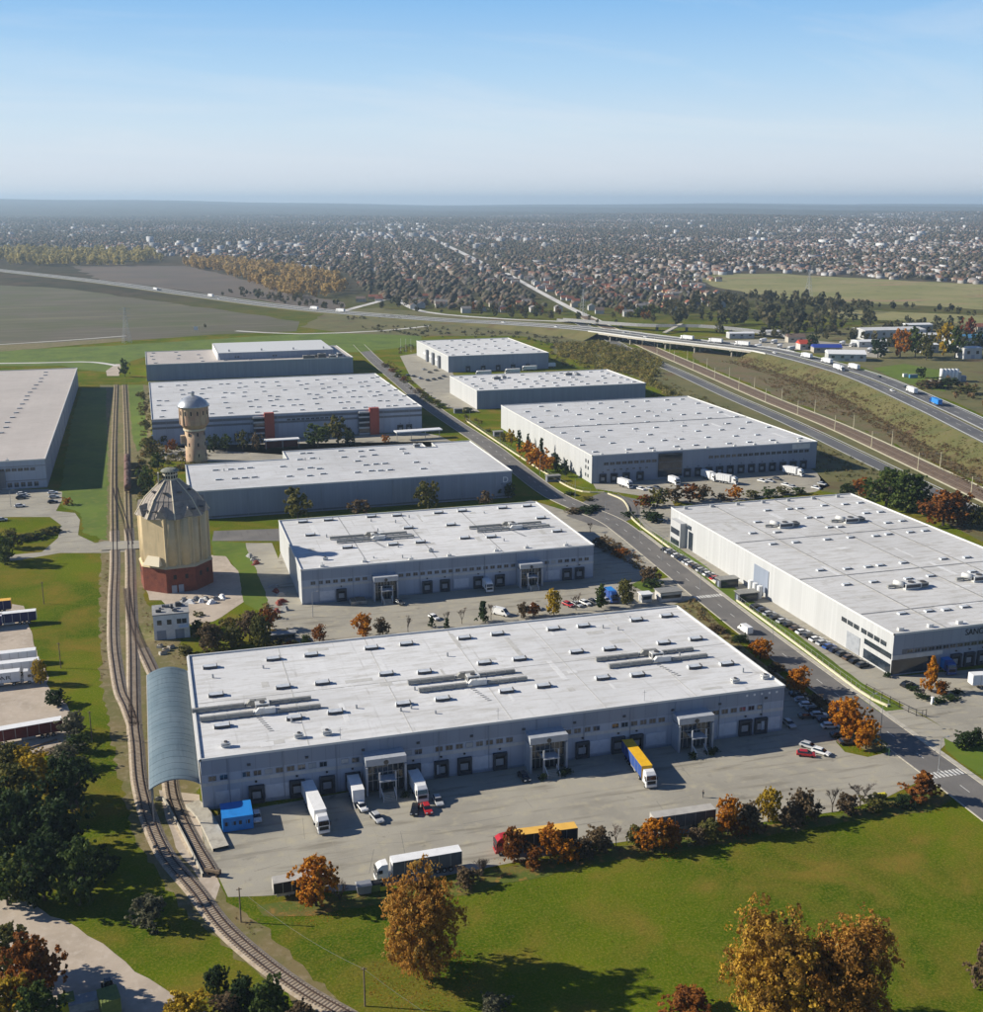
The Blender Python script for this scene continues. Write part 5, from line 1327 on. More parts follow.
# --- middle yard
x, y = gp(489, 592); box_truck((x, y-1.2), DOWN, 'white box truck at a dock of the middle warehouse', 'white', 5.5)
for i, (px, py, c) in enumerate([(568,606,'red'),(577,606,'silver'),(585,604.5,'white'),(593,603.5,'dark grey'),(600,602.5,'white'),(606,602,'silver'),(525,611,'dark grey'),(536,609,'silver'),(434,619,'white')]):
    x, y = gp(px, py); car(x, y, DOWN+R(20), c, '%s car just behind the nearest roof, %s from the right end' % (c, ORD[(5-i) % 9]))
x, y = gp(613, 602); box_truck((x, y-2), DOWN, 'blue box truck just behind the nearest warehouse roof', 'blue', 4.2, 'blue_curtain', 'cargo_blue')
x, y = gp(501, 615); van(x, y, DOWN+R(40), 'white', 'white van on the middle yard among small trees')
for i, (px, py) in enumerate([(353,604),(358,603),(363,603)]):
    x, y = gp(px, py)
    t = thing('skip', '%s steel skip from the left by the middle warehouse portal' % ORD[i], 'skip', (x, y, .05), 0, 'steel skips in the middle yard')
    MB().frus(-.9,.9,-1.6,1.6,0,-.9,.9,-2.2,2.2,1.4).build('tub', M['steel'], t); MB().box(-.8,.8,-2.0,2.0,1.41,1.44).build('load', M['wood'], t)
x, y = gp(399, 604); car(x, y, DOWN+R(30), 'dark grey', 'dark car beside the left portal of the middle warehouse')
# --- right middle warehouse apron
x, y = gp(631, 489); box_truck((x, y), DOWN+R(15), 'white truck at the left docks of the right middle warehouse', 'white', 6)
x, y = gp(678, 486); box_truck((x, y), DOWN+R(8), 'small white truck in shade left of the dock pair', 'white', 4)
x, y = gp(716, 482); semi((x, y), DOWN+R(10), 'left of two white trucks docked side by side', 'curtain', 'white_top', L_=7)
x, y = gp(737, 485); semi((x, y), DOWN+R(35), 'right of two white trucks docked side by side', 'curtain', 'white_top', L_=7)
x, y = gp(803, 477); semi((x, y), DOWN+R(30), 'white truck at the right end of the right middle warehouse', 'curtain', 'white_top', L_=7)
for i, (px, py, c) in enumerate([(641,490,'white'),(650,490,'silver'),(657,489,'dark grey'),(762,482,'white'),(770,482,'silver'),(777,480,'dark grey'),(786,486,'white'),(793,488,'silver'),(816,489,'white'),(822,485,'silver')]):
    x, y = gp(px, py); car(x, y, DOWN+R(25), c, '%s car on the apron of the right middle warehouse, %s from the left' % (c, ORD[i]), parts=False)
# --- left car park and truck yard
for i, (px, py, c, d) in enumerate([(22,495,'white','top'),(21,499,'black','third'),(23,497,'silver','second'),(20,507,'white','lowest'),(53,494,'white','topmost'),(54,498,'silver','middle'),(53,503,'black','lowest'),(2,521,'silver','')]):
    x, y = gp(px, py); car(x, y, R(8), c, ('%s car, %s of the left column in the left car park' % (c, d)) if i < 4 else ('%s car, %s of the right column in the left car park' % (c, d)) if i < 7 else 'silver car at the left edge below the car park')
def tl(px, py, L_, label, side, top, ang=R(2), h=4.0):
    x, y = gp(px, py); return trailer((x, y), LEFT+ang, label, side, top, L_, h=h)
tl(37, 622, 13.6, 'right of two navy trailers in line in the truck yard', 'navy', 'white_top')
tl(3, 627, 13.6, 'left of two navy trailers in line in the truck yard', 'navy', 'white_top')
tl(12, 611, 13.6, 'navy trailer with yellowish roof behind the other navy trailers', 'navy', 'amber_top')
tl(37, 662, 13.6, 'white trailer farthest from us of the white group in the truck yard', 'curtain', 'white_top')
tl(40, 672, 13.6, 'white trailer in the middle of the white group in the truck yard', 'curtain', 'white_top')
x, y = gp(34, 682); tr = semi((x, y), RIGHT+R(2), 'white semi truck with dark letters on its trailer in the truck yard', 'curtain', 'white_top')
text_part('AR', 1.5, tr, (-8.5, -1.30, 2.0), (math.pi/2, 0, 0), M['charcoal'], ext=.01, sx=1.6)
text_part('A', 1.5, tr, (-14.5, -1.30, 2.0), (math.pi/2, 0, 0), M['charcoal'], ext=.01, sx=1.6)
tl(63, 733, 16.0, 'dark red trailer with pale roof at the front of the truck yard', 'oxide', 'white_top', R(9))
tl(30, 742, 13.6, 'left dark red trailer reaching out of view in the truck yard', 'oxide', 'white_top', R(9)) if False else None
# --- traffic on the motorway
mcum = cumlen(mw)
def on_mway(px, py, off, maker, **k):
    x, y = gp(px, py, 7)
    i = min(range(1, len(mw)-1), key=lambda i: (mw[i].x-x)**2+(mw[i].y-y)**2); d = (mw[i+1]-mw[i-1]).normalized(); n = normals(mw)[i]
    p = mw[i]+n*off; ang = math.atan2(d.y, d.x) if off > 0 else math.atan2(-d.y, -d.x)
    return maker(p, ang)
TR = [(972,402,4,'blue truck on the motorway at the right edge','cargo_blue','cargo_blue','blue'),(920,390,5,'white truck on the motorway, rightmost of the white ones','curtain','white_top','white'),(852,372,-4,'white truck on the near carriageway above the slope','curtain','white_top','white'),(850,368,9,'white truck on the far carriageway beside its twin','curtain','white_top','white'),(838,362,5,'white truck on the motorway in front of the white hall','curtain','white_top','white'),(820,357,5,'white truck on the motorway below the red roofed house','curtain','white_top','white'),
      (745,345,9,'white truck on the motorway, right of the bridge','curtain','white_top','white'),(718,341,9,'white truck on the motorway over the bridge end','curtain','white_top','white'),(695,338,9,'white truck on the motorway bridge','curtain','white_top','white'),(298,310,4,'right of two white trucks on the distant motorway','curtain','white_top','white'),(278,306,4,'left of two white trucks on the distant motorway','curtain','white_top','white'),(126,288,-5,'white truck on the distant motorway near the pylon','curtain','white_top','white'),(165,294,4,'white truck on the distant motorway past the pylon','curtain','white_top','white')]
for px, py, off, lab, sd, tp, cl in TR:
    on_mway(px, py, off, lambda p, a: semi((p.x, p.y), a, lab, sd, tp, cl, L_=11, group='trucks on the motorway', z=p.z+.03))
for i, (px, py, off, c) in enumerate([(905,393,-5,'white'),(898,386,9,'black'),(875,377,9,'dark grey'),(760,355,-5,'white'),(640,338,-5,'white'),(540,328,-5,'white'),(620,334,5,'silver'),(470,323,5,'white'),(187,298,5,'silver'),(180,296,-5,'white')]):
    on_mway(px, py, off, lambda p, a: car(p.x, p.y, a, c, '%s car on the motorway, %s of the cars counted from the right' % (c, ORD[i]), 'cars on the motorway', p.z+.03, False))

# ================================================================== TREES AND SHRUBS
def fast_mesh(name, V, F, mat, rnd_attr=None, quads=True):
    me = bpy.data.meshes.new(name); nv = len(V); nf = len(F); k = F.shape[1]
    me.vertices.add(nv); me.vertices.foreach_set('co', np.ascontiguousarray(V, np.float32).ravel())
    me.loops.add(nf*k); me.loops.foreach_set('vertex_index', np.ascontiguousarray(F, np.int32).ravel())
    me.polygons.add(nf); me.polygons.foreach_set('loop_start', np.arange(0, nf*k, k, dtype=np.int32)); me.polygons.foreach_set('loop_total', np.full(nf, k, np.int32))
    if rnd_attr is not None:
        a = me.attributes.new('rnd', 'FLOAT', 'FACE'); a.data.foreach_set('value', np.ascontiguousarray(rnd_attr, np.float32))
    if mat is not None: me.materials.append(mat)
    me.update(calc_edges=True); me.validate(); return me
def leaves(centres, normals_, size, rg):
    n = len(centres)
    nr = normals_+rg.normal(0, .55, (n, 3)); nr /= np.linalg.norm(nr, axis=1, keepdims=True)+1e-9
    u = np.cross(nr, rg.normal(0, 1, (n, 3))); u /= np.linalg.norm(u, axis=1, keepdims=True)+1e-9
    w = np.cross(nr, u); s = size*rg.uniform(.6, 1.35, (n, 1)); e = rg.uniform(.55, 1.0, (n, 1))
    a = centres-u*s-w*s*e*.5; b = centres+u*s*.2-w*s*e; c = centres+u*s+w*s*e*.5; d = centres-u*s*.2+w*s*e
    V = np.stack([a, b, c, d], 1).reshape(-1, 3); F = np.arange(4*n).reshape(n, 4); return V, F
def crown(seed, n, size, shape='round', lobes=26, base=.12, mat=None, name='crown'):
    """unit tree: height 1, crown diameter about 1; many leaf clumps on the skins of uneven lobes"""
    rg = np.random.default_rng(seed)
    C = []; Rr = []
    for i in range(lobes):
        f = (i+.5)/lobes
        if shape == 'round':
            t = base+.08+(1-base-.18)*f; prof = math.sin(math.pi*min(1, (t-base+.06)/(1.10-base)))**.6*.36
        elif shape == 'cone':
            t = base+(1-base-.06)*f; prof = .40*(1-f)**.9
        elif shape == 'column':
            t = base+(1-base-.08)*f; prof = .25*math.sin(math.pi*(.12+.8*f))**.5
        elif shape == 'dome':
            t = .12+.72*f; prof = .38*math.sqrt(max(.02, 1-(f*.95)**2))
        a = rg.uniform(0, 2*math.pi) + i*2.4; q = prof*(rg.uniform(.3, 1.22)) if rg.random() < .88 else 0
        C.append((math.cos(a)*q, math.sin(a)*q, t)); Rr.append(rg.uniform(.085, .225)*(1.0 if shape in ('round','dome') else .72))
    C = np.array(C)+rg.normal(0, .022, (lobes, 3)); Rr = np.array(Rr)*rg.uniform(.75, 1.25, lobes)
    per = 20; nc = max(lobes*3, n//per); cl = rg.integers(0, lobes, nc)                     # leaf clumps sit on the lobes' skins
    cd = rg.normal(0, 1, (nc, 3)); cd[:, 2] = cd[:, 2]*.9+.15; cd /= np.linalg.norm(cd, axis=1, keepdims=True)
    cc = C[cl]+cd*Rr[cl][:, None]*(rg.uniform(.3, 1.0, (nc, 1))**.4)*np.array([1, 1, .9])*(1+.16*rg.normal(0, 1, (nc, 1)))
    cr = rg.uniform(.020, .055, nc)*(1.0 if n > 2000 else 1.5)
    ci = rg.integers(0, nc, n); li = cl[ci]
    d = rg.normal(0, 1, (n, 3)); d /= np.linalg.norm(d, axis=1, keepdims=True)
    P = cc[ci]+d*cr[ci][:, None]*rg.uniform(.3, 1.1, (n, 1)); d = d*.6+cd[ci]*.6
    P[:, 2] = np.clip(P[:, 2], .01, 1.04); clv = rg.uniform(0, 1, nc)
    V, F = leaves(P, d, size, rg)
    lob = rg.uniform(0, 1, lobes); val = np.clip(.38*lob[li]+.37*clv[ci]+.25*rg.uniform(0, 1, n), 0, 1)
    return fast_mesh(name, V, F, mat, val)
def limb_mesh(seed, bare=False, mat=None, depth=4, name='trunk'):
    rg = random.Random(seed); mb = MB()
    def grow(p, d, L_, r, k):
        q = p+d*L_; mb.rod(p, q, r, 5 if k > 1 else 3, r*.66)
        if k == 0: return
        for i in range(3 if bare or k > 2 else 2):
            a = Vector((rg.gauss(0, 1), rg.gauss(0, 1), rg.gauss(.25, .5))); a = (d*1.15+a.normalized()*rg.uniform(.55, .95)).normalized()
            grow(p+d*L_*rg.uniform(.55, 1.0), a, L_*rg.uniform(.58, .78), r*.58, k-1)
    if bare:
        return None
    grow(Vector((0,0,-.02)), Vector((0,0,1)), .34, .034, 4)
    return mb.mesh(name, mat)
def bare_mesh(seed, stems=1, depth=5):
    rg = random.Random(seed); tr = MB(); tw = MB()
    def grow(p, d, L_, r, k):
        q = p+d*L_; (tr if k > 3 else tw).rod(p, q, r, 4 if k > 3 else 3, r*.7)
        if k == 0: return
        for i in range(3):
            a = Vector((rg.gauss(0, 1), rg.gauss(0, 1), rg.gauss(.35, .4))).normalized(); a = (d+a*rg.uniform(.5, .85)).normalized()
            grow(p+d*L_*rg.uniform(.5, 1.0), a, L_*rg.uniform(.60, .80), max(.0035, r*.62), k-1)
    for s in range(stems):
        a = Vector((rg.gauss(0, .3), rg.gauss(0, .3), 1)).normalized() if stems > 1 else Vector((0,0,1))
        grow(Vector((rg.uniform(-.03,.03)*(stems > 1), rg.uniform(-.03,.03)*(stems > 1), -.02)), a, .27, .022, depth)
    return tr.mesh('trunk', M['bark']), tw.mesh('crown', M['twig'])
CROWN = {}; TRUNK = [limb_mesh(i, mat=M['bark']) for i in range(3)]
BARE = [bare_mesh(31, 1), bare_mesh(32, 1), bare_mesh(33, 3, 4), bare_mesh(34, 4, 4)]
RES = {'hero': (34000, .0125, 64), 'near': (9000, .025, 40), 'mid': (2600, .043, 28), 'far': (420, .085, 14)}
def get_crown(shape, res, var):
    k = (shape, res, var)
    if k not in CROWN:
        n, s, lb = RES[res]; m = crown(abs(hash((shape, res))) % 1000 + var if False else (sum(map(ord, shape+res))*7+var), n, s, shape, lb); m.materials.append(None); CROWN[k] = m
    return CROWN[k]
TREE_N = [0]
def tree(pos, h, w, shape, res, leaf, label, group='trees around the estate', cat='tree', name='tree', z=0.0):
    TREE_N[0] += 1; v = TREE_N[0]
    t = thing(name, label, cat, (pos[0], pos[1], z), (v*2.39) % 6.28, group); t.scale = (w, w, h)
    if shape.startswith('bare'):
        tr, tw = BARE[v % 2 if shape == 'bare' else 2+v % 2]; ob('trunk', tr, t); ob('crown', tw, t)
    else:
        ob('trunk', TRUNK[v % 3], t); o = ob('crown', get_crown(shape, res, v % 3), t); setmat(o, M['leaf_'+leaf])
    return t
def T(px, py, h, w, shape, res, leaf, label, **k): return tree(gp(px, py), h, w, shape, res, leaf, label, **k)

# --- large trees on the front meadow
T(426, 978, 18.6, 14.6, 'round', 'hero', 'mixed', 'big round rust and gold tree standing alone on the front meadow')
T(772, 1037, 21.0, 17.5, 'round', 'hero', 'gold', 'left of two big golden trees at the bottom edge')
T(838, 1041, 20.5, 16.5, 'round', 'hero', 'mixed', 'right of two big trees at the bottom edge, shade put into browner leaves')  # browner leaf material stands in for shade on this crown
T(985, 985, 8.5, 6.5, 'dome', 'near', 'brown', 'pale brown bush cut by the right edge of the meadow', cat='bush', name='bush')
T(690, 1016, 4.6, 9.0, 'dome', 'near', 'rust', 'low rusty bush at the bottom edge left of the golden trees', cat='bush', name='bush')
T(494, 1014, 3.4, 5.8, 'dome', 'near', 'grey', 'low pale brown bush at the bottom edge below the big tree', cat='bush', name='bush')
# --- row at the yard edge
row = [(316,906,8.4,7.0,'round','orange','orange tree at the left end of the yard edge row'),(340,899,5.5,5.0,'bare_shrub','brown','bare shrub right of the leftmost orange tree'),(481,876,5.0,5.6,'bare_shrub','brown','bare brown shrub behind the parked white truck'),(514,862,6.5,4.2,'round','rust','rusty red tree in front of the amber topped trailer'),(550,856,6.0,4.6,'round','orange','orange tree before the right end of the amber trailer'),
       (599,852,5.4,5.0,'dome','brown','brown shrub right of the amber trailer'),(616,846,6.4,5.0,'bare','brown','bare tree right of the brown shrub'),(635,845,4.2,4.0,'dome','olive','low olive shrub between bare tree and orange tree'),(652,850,6.2,6.0,'round','orange','broad orange tree before the grey trailer'),(672,846,4.6,4.2,'round','rust','rusty tree at the grey trailer'),
       (728,834,7.6,5.0,'round','orange','tall orange tree right of the grey trailer'),(748,831,5.8,6.0,'dome','brown','brown shrub between orange and yellow trees'),(768,822,7.0,4.6,'round','yellow','yellow tree in the yard edge row'),(783,825,4.0,3.0,'bare_shrub','brown','small bare shrub right of the yellow tree'),(801,820,6.4,6.0,'dome','brown','dark brown shrub near the right of the row'),(816,817,5.6,4.0,'bare','brown','thin bare tree right of the dark brown shrub'),(832,812,8.0,5.2,'bare','brown','tall bare tree in the yard edge row'),(860,806,8.4,8.6,'bare','brown','spreading bare tree at the right end of the row'),
       (922,800,5.6,8.6,'cone','rust','rusty cone shaped weeping tree at the yard entrance'),(905,806,2.2,5.0,'dome','dark','low dark bush left of the weeping tree')]
row += [(466,886,3.6,4.4,'dome','brown','low brown bush at the tail of the parked white truck'),(533,866,4.0,4.4,'dome','rust','low rusty bush between the two trees at the amber trailer'),(568,860,4.4,4.6,'dome','orange','low orange bush at the right end of the amber trailer'),(583,856,3.8,4.4,'dome','brown','low brown bush left of the brown shrub'),(697,843,3.0,3.6,'dome','brown','brown bush at the rear of the grey trailer'),(710,838,4.2,4.4,'dome','olive','olive bush left of the tall orange tree'),(740,834,4.0,4.0,'dome','rust','low rusty bush right of the tall orange tree'),(790,826,4.6,4.6,'dome','brown','brown bush right of the yellow tree'),(846,813,4.2,5.0,'dome','brown','low brown bush between the tall and spreading bare trees'),(875,808,3.2,5.0,'dome','olive','low olive bush left of the weeping tree')]
for px, py, h, w, sh, lf, lab in row: T(px, py, h*1.1, w*1.22, sh, 'near', lf, lab, group='row along the yard edge')
# --- between nearest warehouse and street
for px, py, h, w, sh, lf, lab in [(847,738,10.4,9.4,'round','orange','big orange tree at the yard entrance'),(866,749,7.8,7.0,'round','orange','smaller orange tree at the yard entrance by the street'),(799,692,6.6,7.4,'round','orange','orange tree beside the street right of the nearest roof corner'),(760,659,6.0,7.0,'round','orange','orange tree beside the street by the white van'),
        (776,672,2.6,6,'dome','brown','low brown bush between the two streetside orange trees'),(815,705,2.8,6,'dome','brown','low brown bush below the second streetside orange tree'),(740,642,2.2,6,'dome','dark','low dark bush under the streetside strip by the van'),(704,620,6.5,5.0,'bare','brown','bare brown tree behind the nearest roof by the street'),(715,632,2.4,6,'dome','brown','low brown bush at the far end of the streetside strip'),(836,722,2.6,5,'dome','rust','rusty bush left of the big entrance tree')]:
    T(px, py, h, w, sh, 'near', lf, lab, group='planting along the street')
# --- entrance bed of the lettered warehouse
T(931, 692, 10.0, 6.0, 'cone', 'near', 'orange', 'orange tree on the oval bed at the lettered warehouse')
T(942, 694, 4.0, 4.0, 'dome', 'near', 'rust', 'rusty bush beside the orange tree on the oval bed', cat='bush', name='bush')
for i, (px, py, w, h) in enumerate([(912,690,4.5,1.3),(922,698,5,1.2),(936,702,5,1.2),(950,700,5,1.4),(958,694,4,1.5)]): T(px, py, h, w, 'dome', 'mid', 'dark', '%s low dark shrub from the left on the oval bed' % ORD[i], cat='bush', name='bush', group='shrubs on the oval bed')
T(965, 748, 4.5, 5.5, 'dome', 'near', 'dark', 'dark round bush on the corner lawn', cat='bush', name='bush'); T(976, 744, 4.0, 4, 'dome', 'near', 'dark', 'dark bush at the right edge behind the round bush', cat='bush', name='bush')
T(888, 677, 1.6, 3.0, 'dome', 'mid', 'dark', 'small dark bush at the white warehouse corner', cat='bush', name='bush')
# --- bottom left wood
for px, py, h, w, sh, lf, lab in [(12,822,13,11,'round','olive','olive tree at the left edge above the dark wood'),(40,800,11,9,'round','yellow','yellow green tree behind the dark wood'),(72,812,13,10,'round','dark','dark green tree at the back of the left wood'),(20,860,15,13,'round','dark','large dark tree at the left edge of the wood'),(60,862,14,12,'round','dark','large dark tree in the middle of the left wood'),(45,900,13,11,'round','dark','dark tree at the front of the left wood'),(80,905,12,10,'round','green','dark green tree at the right front of the left wood'),(8,905,9,9,'round','green','green tree at the left edge by the dirt road'),(-14,850,15,13,'round','dark','dark tree cut by the left edge'),(100,880,7,7,'dome','dark','dark bush at the right side of the left wood'),
        (76,826,9,8,'bare','brown','bare grey tree beside the dark wood'),(150,926,6.4,7.4,'dome','grey','round grey green bush on the grass beside the track'),(38,1000,11.5,9.4,'round','rust','rust brown tree over the dirt road'),(10,978,9,9,'round','olive','olive tree at the left edge by the dirt road'),(6,1030,9,10,'round','yellow','yellow green tree in the bottom left corner'),(40,1035,9,8,'round','green','green tree below the rust brown tree'),
        (190,1030,6.5,9,'dome','yellow','bright yellow bush at the bottom edge beside the dirt road'),(218,996,6.0,5.0,'dome','dark','dark bush left of the curving track'),(245,1010,6.5,6,'dome','dark','dark bush at the bottom edge by the track'),(270,1018,7,7,'dome','green','dark green bush at the bottom edge closest to the track'),(300,1030,5,6,'dome','brown','brown bush below the track at the bottom edge'),(228,1015,4,6,'dome','brown','low brown bush between the dark bushes')]:
    T(px, py, h, w, sh, 'near', lf, lab, group='wood in the lower left')
# --- by the truck yard
for px, py, h, w, sh, lf, lab in [(41,684,7.0,4.6,'round','yellow','yellow tree at the end of the white truck group'),(55,705,4.4,7.0,'dome','dark','dark spreading bush at the truck yard edge'),(74,736,6.6,7.6,'dome','grey','grey green bush behind the dark red trailer'),(24,770,6,8,'round','yellow','yellow bush below the dark red trailer'),(8,772,7,8,'round','olive','olive bush at the left edge below the dark red trailer'),(64,768,6,9,'dome','grey','grey bush below the timber pile'),(78,752,4.5,7,'dome','green','green bush right of the timber pile'),
        (5,565,11,9,'round','green','green tree at the left edge above the truck yard'),(14,548,7,8,'round','olive','olive tree beside the drive at the left edge'),(-8,560,11,9,'round','dark','dark tree cut by the left edge above the truck yard')]:
    T(px, py, h, w, sh, 'near', lf, lab, group='trees by the truck yard')
for i, (px, py) in enumerate([(22,541),(30,539),(38,538),(46,535),(54,532)]): T(px, py, 2.6, 7, 'dome', 'mid', 'olive' if i % 2 else 'dark', '%s shrub from the left in the hedge inside the drive' % ORD[i], cat='bush', name='bush', group='hedge inside the drive')
T(67, 505, 3.6, 5, 'dome', 'mid', 'orange', 'orange bush at the right end of the left car park', cat='bush', name='bush')
# --- around the silo and between tracks and halls
for px, py, h, w, sh, lf, lab in [(125,377,14,9,'round','green','round dark green tree at the far end of the tracks'),(146,430,7,6,'dome','olive','olive bush beside the far hall corner'),(150,455,10,9,'round','olive','olive tree between track and water tower'),(158,470,9,8,'round','green','green tree behind the silo roof left'),(146,492,12,9,'round','green','dark green tree left of the silo beside the wagons'),(152,508,9,8,'round','dark','dark tree tucked behind the silo'),(172,452,7,7,'round','rust','rusty bush at the foot of the water tower'),(164,445,6,6,'dome','olive','olive bush left of the water tower'),
        (144,400,4,4,'dome','olive','small olive bush along the broad warehouse'),(146,412,5,5,'dome','brown','small brown bush along the broad warehouse'),
        (214,452,9,9,'round','dark','dark tree right of the water tower'),(227,451,9,7,'round','green','second dark tree right of the water tower'),(243,449,10,7,'round','olive','olive tree behind the long hall'),(257,450,9,7,'round','brown','brown tree behind the long hall'),(318,446,12,16,'round','green','broad green tree before the broad warehouse'),(338,444,15,16,'round','olive','tall light green tree before the broad warehouse'),(350,446,8,8,'round','dark','dark tree right of the tall light green tree'),
        (385,442,4,6,'dome','orange','orange bush at the right end of the rear yard'),
        (298,521,14,14,'round','olive','large olive tree in front of the long hall left'),(428,510,12.5,12,'round','olive','large olive tree in front of the long hall right'),(357,516,7,11,'round','brown','brown tree in front of the long hall'),(486,506,7,7,'round','brown','brownish tree by the letter D'),(508,498,7,8,'round','dark','dark tree at the corner of the long hall')]:
    T(px, py, h, w, sh, 'mid', lf, lab, group='trees between the halls')
# --- below the silo yard
for px, py, h, w, sh, lf, lab in [(212,650,8,8,'round','brown','brown bush left behind the nearest roof'),(232,645,6,8,'dome','olive','olive bush behind the nearest roof left'),(250,640,9,7,'round','brown','tall brown bush behind the nearest roof'),(262,648,10,7,'round','olive','tall olive brown bush right behind the nearest roof'),(268,630,7,6,'round','rust','rusty bush beside the scrap yard'),(197,632,4,5,'dome','green','green bush right of the small white house'),(186,655,3,6,'dome','olive','low olive bush in front of the small white house'),
        (289,652,3.4,4,'dome','rust','small rusty bush behind the nearest roof'),(320,642,5,5,'round','rust','small rusty tree left in the middle yard'),(306,644,3,3.4,'dome','green','small green bush left in the middle yard'),
        (363,637,7.4,6.6,'round','orange','orange tree in the middle yard'),(383,635,5.2,4.6,'round','brown','brown tree beside the orange tree in the middle yard'),(408,632,8,6,'bare','brown','leftmost bare tree in the middle yard'),(447,627,8,5,'bare','brown','second bare tree in the middle yard'),(462,624,8.5,5.4,'bare','brown','third bare tree in the middle yard'),(491,620,8.5,5.4,'bare','brown','fourth bare tree in the middle yard'),(432,627,3.6,3,'cone','dark','small dark conifer among the bare trees'),(447,630,4,2.6,'cone','dark','narrow dark conifer among the bare trees'),(483,622,6.5,5,'cone','dark','dark conifer between bare trees in the middle yard'),(523,618,5,4.4,'round','brown','brown bush left of the yellow tree'),(533,616,4.5,4,'round','rust','rusty bush left of the yellow tree'),
        (554,615,8.4,5.6,'round','yellow','bright yellow tree in the middle yard'),(576,610,9,7,'bare','brown','rightmost bare tree in the middle yard'),(601,608,8,5.6,'cone','green','dark green conifer in the middle yard'),(626,605,8.6,6.2,'round','olive','round olive tree in the middle yard near the gatehouse')]:
    T(px, py, h, w, sh, 'near', lf, lab, group='trees in the middle yard')
# --- street bend and right middle warehouse
for px, py, h, w, sh, lf, lab in [(590,532,6,7,'bare','brown','bare tree at the corner of the middle warehouse roof'),(650,582,6,8,'dome','brown','brown shrub at the zebra crossing by the gatehouse'),(655,588,3,8,'dome','dark','dark hedge by the gatehouse'),(600,545,3,10,'dome','brown','low brown hedge right of the middle warehouse'),(622,556,3,9,'dome','rust','low rusty hedge right of the middle warehouse'),(612,550,3,9,'dome','brown','brown hedge between rusty hedge and warehouse'),
        (527,460,9.5,11,'round','orange','left of the orange trees beside the white wall'),(537,467,10,12,'round','orange','middle of the orange trees beside the white wall'),(546,472,8.5,10,'round','orange','right of the orange trees beside the white wall'),(511,446,9,7,'round','yellow','yellow green tree beside the white wall'),(503,441,5,6,'dome','olive','olive bush left of the yellow green tree'),(519,449,10,5,'cone','dark','left dark conifer by the white wall'),(528,453,10,4,'cone','dark','second dark conifer by the white wall'),(541,461,12,4.6,'cone','dark','tall dark conifer behind the orange trees'),(556,471,9,7,'cone','dark','dark conifer right of the orange trees'),(566,477,8,6,'cone','dark','rightmost dark conifer by the white wall'),
        (585,512,2.4,12,'dome','dark','low dark bush in the turning loop'),(574,513,2.2,9,'dome','brown','low brown bush in the turning loop'),(596,509,2.0,8,'dome','dark','dark low bush at the right of the turning loop'),(570,495,1.6,7,'dome','dark','low dark hedge beside the loop drive'),(588,500,1.6,7,'dome','olive','low olive hedge beside the loop drive'),
        (643,507,5.5,9,'round','rust','rusty shrub left behind the white warehouse'),(657,507,8,10,'round','olive','olive shrub behind the white warehouse'),(675,503,7.5,10,'round','brown','brown shrub behind the white warehouse'),(690,502,8,10,'round','rust','red brown shrub behind the white warehouse'),(703,500,6.5,9,'round','brown','brown shrub right behind the white warehouse'),(736,499,6,8,'round','orange','small orange tree at the right middle apron'),(628,516,2,8,'dome','dark','low dark shrub at the street bend'),(655,521,4,10,'dome','dark','dark hedge at the back corner of the white warehouse'),(648,518,3.4,8,'dome','dark','dark hedge left of the back corner of the white warehouse'),
        (722,500,3,8,'dome','brown','low brown shrub before the white warehouse roof'),(752,497,3.4,8,'dome','olive','low olive shrub before the white warehouse roof'),(768,497,4.5,8,'dome','green','green shrub before the white warehouse roof'),(782,495,4,8,'dome','olive','olive shrub right before the white warehouse roof'),(797,494,3.5,8,'dome','green','rightmost green shrub before the white warehouse roof')]:
    T(px, py, h, w, sh, 'mid', lf, lab, group='trees near the street bend')
# --- between white warehouse and railway
for px, py, h, w, sh, lf, lab in [(848,500,7,9,'round','dark','dark tree at the back right corner of the white warehouse'),(862,496,8,11,'round','rust','rusty brown tree left of the dark green tree'),(886,508,17,21,'round','green','large dark green tree beyond the white warehouse roof'),(908,512,17,19,'round','green','second large dark green tree beyond the white warehouse roof'),(920,512,10,11,'round','dark','dark tree in the shade of the large green trees'),(943,526,14.5,19,'round','rust','large rust orange tree beyond the white warehouse roof'),(962,526,9,10,'round','brown','brown tree right of the rust orange tree'),(977,528,9,9,'round','olive','olive tree at the right edge beyond the roof')]:
    T(px, py, h, w, sh, 'near', lf, lab, group='trees beyond the white roof')
# --- far street beds
for i, (px, py, lf) in enumerate([(425,398,'olive'),(430,402,'green'),(436,404,'olive'),(442,408,'green'),(420,393,'brown'),(392,372,'rust'),(398,377,'olive'),(386,367,'brown'),(404,381,'rust'),(468,412,'dark')]):
    T(px, py, 3.2, 9, 'dome', 'mid', lf, '%s bush counted along the far street bed' % ORD[i], cat='bush', name='bush', group='bushes in the far street beds')
